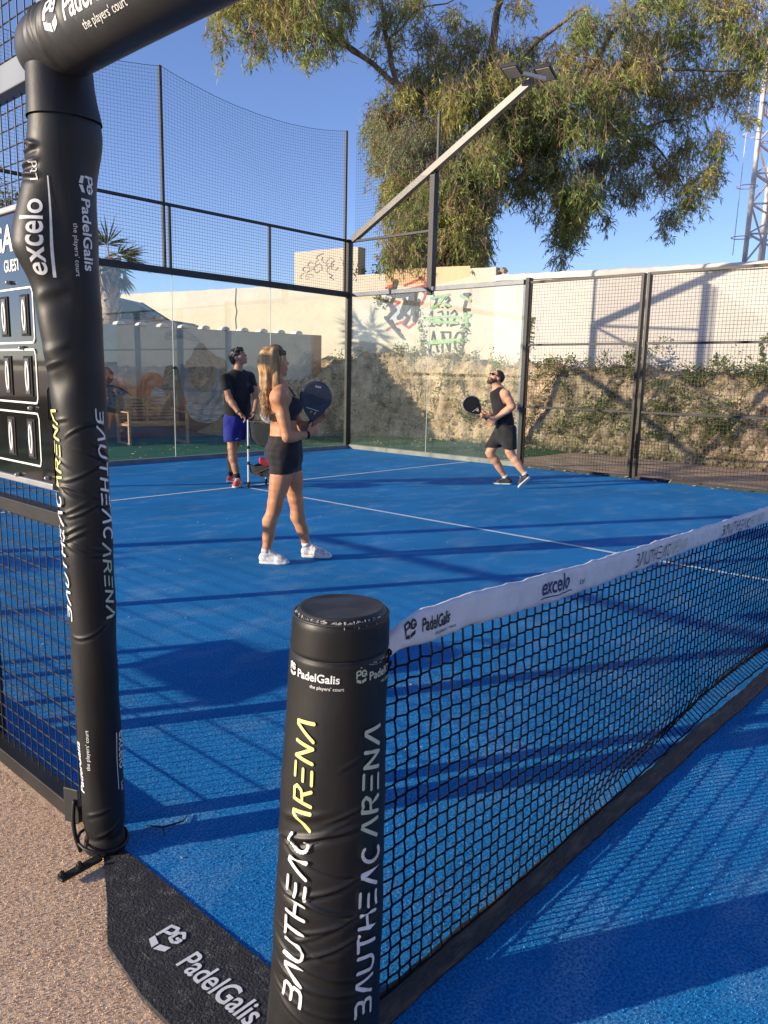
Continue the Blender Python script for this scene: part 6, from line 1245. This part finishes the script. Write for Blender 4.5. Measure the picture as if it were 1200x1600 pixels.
# sunglasses pushed up, watch, bands
b = MB()
for q in (-1, 1): b.ball(Lh(.036*q, .070, .066), (.026, .014, .020)); b.tube([Lh(.060*q, .062, .066), Lh(.078*q, .02, .058), Lh(.080*q, -.03, .035)], .0032, 5)
sg = thing('sunglasses', 'dark sunglasses pushed up on the blond woman\'s forehead', 'sunglasses', tuple(Lh(0, .07, .066))); kids(sg, [b.build('frame', LENS_D, smooth=True)])
for q in (-1, 1): b = MB(); b.ball(Lh(.031*q, .076, .010), (.011, .008, .007)); P.append(b.build('eye', EYEW, smooth=True)); b = MB(); b.ball(Lh(.032*q, .082, .010), .0052); P.append(b.build('iris', EYE))
b = MB(); b.ball(Lh(0, .088, -.056), (.014, .012, .007)); P.append(b.build('lips', LIP, smooth=True))
P.append(bracelet(wrR, wrR-elR, .0275)); P.append(bracelet(wrR-(wrR-elR)*.06, wrR-elR, .0285, w=.004)); b = MB(); b.box(wrL+(elL-wrL)*.10-wV*.028, (.036, .036, .012), np.stack([nrmz(wrL-elL), UP*0+np.cross(nrmz(wrL-elL), -wV), -wV], 1)); P.append(b.build('watch', M_WHITE, bevel=.004)); P.append(bracelet(wrL+(elL-wrL)*.10, wrL-elL, .028, M_WHITE, 'watch_strap', .005))
P.append(shoe(None, wp(-.262, .004, -.045), wp(-.035, .004, -.115), anR, SH_W)); P.append(shoe(None, wp(.065, .004, .13), wp(.300, .004, .045), anL, SH_W))
for an, kn in ((anR, knR), (anL, knL)): b = MB(); b.tube([an+(kn-an)*.02, an+(kn-an)*.11], [.0365, .0360], 14); P.append(b.build('sock', SH_W, smooth=True))
kids(woman, P)
racket('dark blue grey padel racket with a pierced face held up by the woman', rk_c, rk_up, nrmz(-wV+wS*.10-UP*.05), mat('racket_slate', (.035, .045, .065), .35, (.05, .062, .085), 30, coat=.3), mat('racket_edge', (.025, .03, .04), .3), True, 'nox')

# ===== coach in black shirt and blue shorts
c0 = np.array((5.15, 7.10, 0)); cS = np.array((.793, -.609, 0)); cV = np.array((.609, .793, 0)); cp = lambda a, h, d=0.0: c0+cS*a+cV*d+UP*h
coach = thing('person', 'dark haired man in black t-shirt and blue shorts standing at the ball cart looking up', 'person', tuple(c0)); P = []
fc = nrmz(cS*.50-cV*.86); rc_ = np.cross(fc, UP); S = SDF((4.6, 6.5, 0), (5.75, 7.7, 1.80))
mid = -.072
S.cone(cp(mid, .86), cp(mid, .95), .150, .145, .03, fc, 1.35); S.cone(cp(mid, .98), cp(mid, 1.15), .145, .158, .04, fc, 1.40); S.cone(cp(mid, 1.17), cp(mid, 1.33), .162, .150, .04, fc, 1.42)
shRc = cp(mid, 1.37)+rc_*.190; shLc = cp(mid, 1.385)-rc_*.185
for q in (shRc, shLc): S.cone(cp(mid, 1.43), q, .045, .055, .03)
S.cone(cp(mid-.002, 1.40), cp(mid+.02, 1.56), .058, .054, .03); hc = cp(mid+.020, 1.635); hf = nrmz(cS*.78-cV*.42+UP*.42); hu = nrmz(UP-hf*(UP@hf)); Lc, R3c = head(S, hc, hf, hu, 1.0, .013)
elRc = cp(-.165, 1.105, -.16); wrRc = cp(-.055, .945, -.26); elLc = cp(.175, 1.14, -.05); wrLc = cp(.135, .955, -.22); arm(S, shRc, elRc, wrRc, (.050, .040, .028)); arm(S, shLc, elLc, wrLc, (.050, .040, .028))
hand(S, wrRc, nrmz(cS*.75-UP*.55-cV*.2), nrmz(-UP*.8-cV*.1-cS*.3), cS*.3-cV, .55, 1.0); hand(S, wrLc, nrmz(-cS*.1-UP*.6-cV*.5), -cS, -cV, .6, 1.0)
hR, hL = cp(mid, .84)+rc_*.09, cp(mid, .84)-rc_*.09; kR = cp(-.145, .445, -.10); aR = cp(-.085, .10, -.16); kL = cp(-.150, .43, .06); aL = cp(-.165, .10, .16); leg(S, hR, kR, aR, -fc, (.085, .056, .036), .054); leg(S, hL, kL, aL, -fc, (.085, .056, .036), .054); P.append(S.mesh('body', SK_C))
T = SDF((4.7, 6.7, .80), (5.65, 7.6, 1.55), .0065); T.cone(cp(mid, .88), cp(mid, 1.0), .170, .168, .03, fc, 1.35); T.cone(cp(mid, .98), cp(mid, 1.15), .168, .174, .04, fc, 1.38); T.cone(cp(mid, 1.17), cp(mid, 1.34), .176, .162, .04, fc, 1.40)
for q, e in ((shRc, elRc), (shLc, elLc)): T.cone(cp(mid, 1.42), q, .055, .068, .03); T.cone(q, q+(e-q)*.62, .068, .066, .02)
T2 = T.copy()
T.cut(cp(0, .865), -UP); G_ = T.grid()
for q, e in ((shRc, elRc), (shLc, elLc)):   # sleeve hems: cut only the arm side
    dn = nrmz(e-q); pl_ = (G_-(q+(e-q)*.55).astype(np.float32))@dn.astype(np.float32); side = np.abs((G_-cp(mid, 1.1).astype(np.float32))@rc_.astype(np.float32)) > .155; T.F = np.where(side, np.maximum(T.F, np.where(np.linalg.norm(G_-(q+(e-q)*.7), axis=-1) < .13, pl_, -1)), T.F)
T.F = np.maximum(T.F, -(np.linalg.norm(G_-cp(mid+.012, 1.50), axis=-1)-.075).astype(np.float32)); T.ripple(.022, (9, 9, 7), 5); P.append(T.mesh('t_shirt', CL_BLK))
Sx = SDF((4.7, 6.7, .55), (5.65, 7.6, 1.0), .0065); Sx.cone(cp(mid, .86), cp(mid, .95), .160, .155, .03, fc, 1.35)
for a_, b2 in ((hR, kR), (hL, kL)): Sx.cone(a_, b2, .105, .100, .03)
Sx.cut(cp(0, .58), -UP); Sx.cut(cp(0, .93), UP); Sx.ripple(.018, (16, 16, 6), 8); P.append(Sx.mesh('shorts', CL_BLUE))
H_ = SDF(hc-.16, hc+.16, .005); H_.ell(Lc(0, -.020, .040), R3c, (.086, .104, .092), .02); H_.ell(Lc(0, -.07, .0), R3c, (.074, .05, .08), .03); H_.cone(Lc(-.05, .060, .085), Lc(.05, .060, .085), .028, None, .02); H_.cut(Lc(0, .078, .06), nrmz(hf*.75-hu*.55)); H_.cut(Lc(0, -.02, -.055), nrmz(hf*.35-hu)); G_ = H_.grid(); H_.F = np.maximum(H_.F, -(np.linalg.norm((G_-Lc(0, .075, -.005))/np.array((1, 1, 1)), axis=-1)-.062).astype(np.float32)); H_.ripple(.020, (45, 45, 45), 9); P.append(H_.mesh('hair', HR_D, None, 1))
for q in (-1, 1): b = MB(); b.ball(Lc(.032*q, .079, .012), (.011, .008, .007)); P.append(b.build('eye', EYEW, smooth=True)); b = MB(); b.ball(Lc(.033*q, .085, .013), .0055); P.append(b.build('iris', EYE)); b = MB(); b.tube([Lc(.016*q, .089, .032), Lc(.036*q, .086, .037), Lc(.052*q, .074, .030)], .0036, 5); P.append(b.build('eyebrow', HR_D))
b = MB(); b.ball(Lc(0, .091, -.056), (.018, .012, .008)); P.append(b.build('lips', LIP, smooth=True)); P.append(bracelet(wrRc, wrRc-elRc, .031))
P.append(shoe(None, cp(-.085, .004, -.11), cp(-.115, .004, -.38), aR, SH_R)); P.append(shoe(None, cp(-.225, .004, .16), cp(-.02, .004, .04), aL, SH_R))
for an, kn in ((aR, kR), (aL, kL)): b = MB(); b.tube([an-(kn-an)*.02, an+(kn-an)*.18], [.040, .0405], 14); P.append(b.build('sock', CL_BLK, smooth=True))
V_, F_ = stroke2d([arc(0, 0, .022, .022, 0, 360, 12), [(-.012, .004), (.0, -.010), (.014, .010)]], .004); q_ = cp(mid, 1.30)-rc_*.085+fc*.135; P.append(mapped('chest_emblem', V_, F_, plane_map(q_, -rc_, UP), mat('grey_print', (.16, .16, .17), .7), None, .02))
V_ = np.array([(0, 0, 0), (.05, .012, 0), (.05, .022, 0), (.02, .018, 0)]); P.append(mapped('hem_mark', V_, [(0, 1, 2, 3)], plane_map(hR*.32+kR*.68+rc_*.02+fc*.112+UP*.03, -rc_, UP), M_WHITE, None, .02))
kids(coach, P)

# ===== running player
m0 = np.array((7.85, 4.75, 0)); mS = np.array((.542, -.840, 0)); mV = np.array((.840, .542, 0)); mp_ = lambda a, h, d=0.0: m0+mS*a+mV*d+UP*h
man = thing('person', 'bearded man in black tank top and shorts running with his head thrown back', 'person', tuple(m0)); P = []
fm_ = nrmz(-mS*.93-mV*.30); rm_ = np.cross(fm_, UP); S = SDF((7.2, 4.1, 0), (8.35, 5.55, 1.66))
pe = mp_(-.085, .80); ch = mp_(-.185, 1.12); nk = mp_(-.215, 1.30)
tf = nrmz(fm_*.97-UP*.22)
S.cone(mp_(-.090, .76), mp_(-.100, .86), .150, .140, .03, fm_, 1.30); S.cone(mp_(-.105, .88), mp_(-.150, 1.02), .140, .155, .04, tf, 1.30); S.cone(mp_(-.155, 1.04), mp_(-.190, 1.20), .162, .158, .04, tf, 1.36)
shLm = mp_(-.140, 1.235)-rm_*.185-mS*.02; shRm = mp_(-.215, 1.235)+rm_*.175; 
for q in (shLm, shRm): S.cone(mp_(-.195, 1.29), q, .050, .062, .035)
hc = mp_(-.245, 1.450); hf = nrmz(-mS*.80-mV*.42+UP*.50); hu = nrmz(UP-hf*.5); S.cone(mp_(-.190, 1.26), hc-hf*.01-hu*.055, .062, .058, .035); Lm, R3m = head(S, hc, hf, hu, 1.0, .014, 1.08)
elLm = mp_(-.010, 1.085, -.20); wrLm = mp_(-.215, .925, -.17); elRm = mp_(-.20, .985, .25); wrRm = mp_(-.335, .935, .10); arm(S, shLm, elLm, wrLm, (.058, .045, .030)); arm(S, shRm, elRm, wrRm, (.056, .044, .030))
hand(S, wrLm, nrmz(-mS*.72-UP*.62), nrmz(mV*.7-UP*.3), -mS-UP*.1, .35, 1.05, .25); hand(S, wrRm, nrmz(-mS*.8+UP*.05-mV*.2), -mV, UP, .9, 1.0)
hLm = mp_(-.075, .76)-rm_*.085; hRm = mp_(-.105, .76)+rm_*.085; kRm = mp_(-.290, .435, .04); aRm = mp_(-.055, .105, .12); kLm = mp_(-.010, .455, -.10); aLm = mp_(.205, .185, -.16); leg(S, hRm, kRm, aRm, -fm_, (.088, .058, .037), .056); leg(S, hLm, kLm, aLm, nrmz(-fm_*.8-UP*.5), (.090, .060, .037), .058); P.append(S.mesh('body', SK_M))
T = SDF((7.3, 4.4, .66), (8.25, 5.35, 1.42), .0062); T.cone(mp_(-.088, .76), mp_(-.100, .86), .158, .156, .03, fm_, 1.28); T.cone(mp_(-.105, .88), mp_(-.150, 1.02), .154, .163, .04, tf, 1.28); T.cone(mp_(-.155, 1.04), mp_(-.190, 1.20), .169, .164, .04, tf, 1.34)
for q in (shLm, shRm): T.cone(mp_(-.195, 1.285), mp_(-.195, 1.285)*.55+q*.45, .055, .055, .03)
T.cut(mp_(0, .725), nrmz(-UP+mS*.12)); G_ = T.grid()
for q, sg_ in ((shLm, -1), (shRm, 1)): T.F = np.maximum(T.F, -(np.linalg.norm((G_-(q+rm_*sg_*.020-UP*.025))*np.array((1, 1, .75)), axis=-1)-.088).astype(np.float32))
T.F = np.maximum(T.F, -(np.linalg.norm(G_-(nk+fm_*.05+UP*.05), axis=-1)-.098).astype(np.float32)); T.ripple(.024, (8, 8, 8), 12); P.append(T.mesh('tank_top', CL_BLK))
Sx = SDF((7.3, 4.3, .40), (8.3, 5.45, .95), .0062); Sx.cone(mp_(-.090, .76), mp_(-.100, .84), .157, .150, .03, fm_, 1.28)
for a_, b2 in ((hRm, kRm), (hLm, kLm)): Sx.cone(a_, a_*.2+b2*.8, .106, .100, .03)
Sx.cone(mp_(-.09, .68), mp_(-.09, .76), .125, .14, .04); Sx.cut(mp_(0, .515), nrmz(-UP)); Sx.cut(mp_(0, .83), UP); Sx.ripple(.022, (13, 13, 6), 13); P.append(Sx.mesh('shorts', CL_BLK2))
H_ = SDF(hc-.16, hc+.16, .005); H_.ell(Lm(0, -.016, .027), R3m, (.078, .096, .090), .02); H_.cut(Lm(0, .045, .05), nrmz(hf*.85-hu*.25)); H_.cut(Lm(0, 0, -.03), nrmz(hf*.5-hu)); H_.ripple(.006, (60, 60, 60), 9); P.append(H_.mesh('hair', HR_BR, None, 1))
Bd = SDF(hc-.18, hc+.16, .005); Bd.cone(Lm(0, .032, -.055), Lm(0, .064, -.090), .053, .033, .02); Bd.cone(Lm(-.045, .03, -.035), Lm(-.02, .085, -.045), .026, .012, .02); Bd.cone(Lm(.045, .03, -.035), Lm(.02, .085, -.045), .026, .012, .02); Bd.cone(Lm(-.055, .01, -.04), Lm(-.035, .05, -.07), .022, .024, .02); Bd.cone(Lm(.055, .01, -.04), Lm(.035, .05, -.07), .022, .024, .02); G_ = Bd.grid(); Bd.F = np.maximum(Bd.F, -(np.linalg.norm(G_-Lm(0, .098, -.052), axis=-1)-.020).astype(np.float32)); Bd.cut(Lm(0, 0, -.026), hu); Bd.ripple(.008, (60, 60, 60), 10); P.append(Bd.mesh('beard', HR_BR, None, 1))
b = MB(); b.ball(Lm(0, .090, -.055), (.017, .012, .016)); P.append(b.build('mouth', mat('open_mouth', (.10, .02, .02), .6), smooth=True))
b = MB()
for q in (-1, 1): b.ball(Lm(.034*q, .084, .012), (.029, .016, .022)); b.tube([Lm(.058*q, .075, .016), Lm(.076*q, .03, .014), Lm(.078*q, -.02, .006)], .0040, 5)
b.tube([Lm(-.012, .094, .014), Lm(.012, .094, .014)], .004, 5); sg = thing('sunglasses', 'black sunglasses worn by the bearded running man', 'sunglasses', tuple(Lm(0, .08, .012))); kids(sg, [b.build('frame', LENS_D, smooth=True)])
tl = mp_(.125, .006, -.245); hl = mp_(.275, .150, -.19); P.append(shoe(None, hl, tl, aLm, SH_K)); P.append(shoe(None, mp_(.030, .004, .13), mp_(-.225, .004, .11), aRm, SH_K))
for an, kn in ((aLm, kLm), (aRm, kRm)): b = MB(); b.tube([an-(kn-an)*.02, an+(kn-an)*.08], [.041, .040], 14); P.append(b.build('sock', SH_W, smooth=True))
kids(man, P)
rc2 = mp_(-.560, 1.09, .06); rup = nrmz(rc2-(wrRm-mS*.07+UP*.005)); racket('all black padel racket in front of the running man', rc2, rup, nrmz(-mV*.95-mS*.25), mat('racket_black', (.010, .010, .012), .4), mat('racket_rim_grey', (.16, .16, .17), .35), True, None)

# ------------------------------------------------------------------ ball cart
bc0 = np.array((5.15, 6.60, 0)); bv = nrmz((.633, .774, 0)); bs = np.array((bv[1], -bv[0], 0)); q_ = lambda a, d, h: bc0+bs*a+bv*d+UP*h
cart = thing('ball_cart', 'white legged ball cart with a black fabric bag and red balls basket', 'ball cart', tuple(bc0)); P = []; M_WT = mat('white_tube', (.68, .68, .66), .4); M_BAG = cloth('cart_bag', (.012, .014, .015)); M_RED = mat('red_fabric', (.55, .02, .03), .6, (.66, .05, .06), 12)
cor = [(-.25, .05), (-.03, .37), (.32, .18), (.10, -.14)]
for a, d in cor:
    b = MB(); b.cyl(q_(a, d, .07), q_(a, d, .865), .0125, 12); P.append(b.build('leg', M_WT, smooth=False)); b = MB(); b.cyl(q_(a, d, .50), q_(a, d, .54), .018, 10); b.cyl(q_(a, d, .30), q_(a, d, .34), .018, 10); P.append(b.build('joint', RUB))
    b = MB(); b.cyl(q_(a-.012, d, .040), q_(a+.012, d, .040), .040, 18); w_ = b.build('wheel', RUB); b = MB(); b.bar(q_(a, d, .04), q_(a, d, .085), .030, .02); b.build('castor', RUB, w_); P.append(w_)
def basket(z0, z1, sag, name, m_, ins=.0):
    b = MB(); n = 4; V = []; cx = sum(p[0] for p in cor)/4; cy = sum(p[1] for p in cor)/4; levels = [(z1, 1.0), (z0+.3*(z1-z0), .93), (z0, .72), (z0-sag, .35)]
    ring = []
    for i in range(4):
        a, c = np.array(cor[i]), np.array(cor[(i+1) % 4])
        for t in (0, .25, .5, .75): ring.append(a+(c-a)*t)
    for z, sc_ in levels:
        for k, p in enumerate(ring): w = .985*sc_; V.append(q_(cx+(p[0]-cx)*w, cy+(p[1]-cy)*w, z-(.02*math.sin(k*math.pi/2)**2 if z == z1 else 0)))
    m = 16; F = [(j*m+k, j*m+(k+1) % m, (j+1)*m+(k+1) % m, (j+1)*m+k) for j in range(3) for k in range(m)]; F.append(tuple(3*m+k for k in range(m-1, -1, -1)))
    b.add(V, F); o = b.build(name, m_, smooth=True); sd2 = o.modifiers.new('solid', 'SOLIDIFY'); sd2.thickness = .004; return o
P.append(basket(.56, .84, .04, 'bag', M_BAG)); P.append(basket(.16, .30, .02, 'lower_basket', M_BAG))
for i in range(4): b = MB(); b.bar(q_(*cor[i], .845), q_(*cor[(i+1) % 4], .845), .012); b.bar(q_(*cor[i], .32), q_(*cor[(i+1) % 4], .15), .010); P.append(b.build('frame_bar', RUB))
kids(cart, P)
sc_ = thing('red_scoop', 'red plastic ball scoop tilted in the lower basket of the cart', 'scoop', tuple(q_(.0, .08, .33))); b = MB(); c = q_(-.01, .02, .345); b.prism([(-.11, .03), (-.09, .055), (.10, -.01), (.12, -.05), (-.02, -.06), (-.10, -.02)], -.05, .05, lambda x, y, z: tuple(c+bs*x+UP*y+bv*z)); kids(sc_, [b.build('shell', M_RED, bevel=.012)])
for i in range(14):
    a, d = -.10+.05*(i % 6)+.02*(i//6), .02+.07*(i//5); b = MB(); b.ball(q_(a, d, .20+.02*(i % 3)), .033, 10, 8); o = b.build('padel_ball', M_RED if i % 4 == 0 else mat('ball_yellow', (.55, .60, .08), .9), smooth=True); tag(o, ('red foam ball' if i % 4 == 0 else 'yellow padel ball')+' in the lower basket of the ball cart', 'ball', ('red' if i % 4 == 0 else 'yellow')+' balls in the lower basket of the cart')
racket('white padel racket lying tilted across the top of the ball cart', q_(.03, -.02, .925), nrmz(-bs*.90+UP*.28+bv*.1), nrmz(-bv*.75+UP*.62-bs*.1), mat('racket_white', (.62, .68, .70), .35, coat=.3), mat('racket_white_edge', (.50, .56, .58), .35), True, None, .10)

# unseen table and bag added to throw the dark patch beside the net post
tb = thing('shade_table', 'unseen low wooden table added outside the near fence to shade the turf', 'table', (-1.15, 3.2, 0)); P = []
b = MB(); b.box((-.88, 3.05, .54), (.50, .70, .035)); P.append(b.build('table_top', M_TEAK, bevel=.004))
for x in (-1.1, -.66):
    for y in (2.74, 3.36): b = MB(); b.box((x, y, .26), (.045, .045, .52)); P.append(b.build('leg', M_TEAK))
kids(tb, P)
bag = thing('shade_bag', 'unseen dark bag added on the low table to lengthen its shadow', 'bag', (-1.15, 3.2, .56)); b = MB(); b.ball((-.88, 3.0, .69), (.18, .28, .14), 16, 10); P = [b.build('bag_body', M_BAG, smooth=True)]; b = MB(); b.tube([(-.88, 2.9, .80), (-.88, 2.93, .90), (-.88, 3.1, .90), (-.88, 3.13, .80)], .012, 6); P.append(b.build('handle', M_BAG)); kids(bag, P)
M_SHUT0 = mat('siding_shadow', (.34, .31, .27), .8)
# unseen pale building added behind the camera to brighten the glass reflections
bld = thing('reflection_building', 'unseen pale low building added behind the camera for the glass reflections', 'building', (4, -16, 0)); P = []
M_BW = mat('white_siding', (.74, .70, .62), .8, (.80, .76, .68), 3)
b = MB(); b.box((3, -17.5, 2.1), (26, 3, 4.2)); P.append(b.build('wall', M_BW)); b = MB(); [b.box((3, -15.985, .2+.2*k), (25.9, .05, .035)) for k in range(20)]; o = b.build('siding_ribs', M_SHUT0); o['kind'] = 'stuff'; P.append(o); b = MB(); b.box((3, -17.4, 4.26), (26.6, 3.6, .12)); P.append(b.build('roof', M_BASE))
M_SHUT = mat('grey_shutter', (.30, .30, .29), .6)
for x in (-6, -1, 4, 9, 13):
    b = MB(); b.box((x, -15.98, 1.3), (2.6, .06, 2.6)); f = b.build('door', M_SHUT); P.append(f)
    b = MB(); [b.box((x, -15.94, .12+.16*k), (2.56, .03, .05)) for k in range(16)]; o = b.build('slats', M_SHUT, f); o['kind'] = 'stuff'
kids(bld, P)

# settle the woman, her racket and her glasses on their final spot, leaning slightly
Lw = Vector((2.80721229+.02*.753, 3.45961679-.02*.658, 0)); Rw = Matrix.Rotation(math.radians(-2.0), 4, Vector((.658, .753, 0))); Mw = Matrix.Translation(Lw) @ Rw @ Matrix.Scale(.995, 4) @ Matrix.Translation(Vector((-2.9, -3.54, 0)))
for o in [woman]+[q for q in COL.objects if q.parent is None and (q.name.startswith('racket') or q.name.startswith('sunglasses')) and ('woman' in q.get('label', ''))]:
    loc = Mw @ o.location; o.rotation_euler = Rw.to_euler(); o.scale = (.995,)*3; o.location = loc
# short turf fibres on the nearest ground, where the picture resolves them
def fibres(name, label, n, region, tintf, hgt, seed, base=.0):
    g = np.random.default_rng(seed); c0_ = np.array((-1.066, -.999)); u = g.random(n*3)**.62; rr_ = .75+3.3*u; a = math.radians(90)-g.uniform(math.radians(12), math.radians(84), n*3)
    x = c0_[0]+rr_*np.cos(a); y = c0_[1]+rr_*np.sin(a); ok = region(x, y); x, y = x[ok][:n], y[ok][:n]; m_ = len(x); P_ = np.stack([x, y, np.full(m_, base)], 1)
    D_ = g.normal(0, .55, (m_, 3))+np.array((0, 0, 1)); D_[:, 2] = np.abs(D_[:, 2])+.15; o = leaf_cloud(name, P_, D_, g.uniform(hgt*.6, hgt*1.3, m_), g.uniform(.0012, .0026, m_), tintf(g, m_, x, y), None, M_FIB, .8); tag(o, label, 'turf'); return o
M_FIB = leaf_mat('turf_fibre', .6, .15)
in_mat = lambda x, y: (x < .004) & (x > np.interp(y, [-1.05, .45, .66, .80, 1.0], [-.262, -.262, -.235, -.16, -.064])-.004) & (y < 1.0)
band = lambda x, y: (np.abs(y) < .03)
blue_t = lambda g, m_, x, y: np.array((.014, .205, .51))*(.45+1.1*g.random((m_, 1)))*np.where(g.random((m_, 1)) < .05, np.array([[9, 1.9, 1.1]]), 1)
beige_t = lambda g, m_, x, y: np.array((.72, .53, .37))*(.78+.36*g.random((m_, 1)))
fibres('turf_fibres', 'short blue turf fibres on the court around the net', 150000, lambda x, y: (x > .004) & ~band(x, y) & (y > -1.6), blue_t, .0042, 3)
fibres('ground_fibres', 'short beige fibres of the outer carpet beside the black mat', 130000, lambda x, y: (x < -.06) & ~in_mat(x, y) & (y > -.6), beige_t, .0045, 4, -.012)
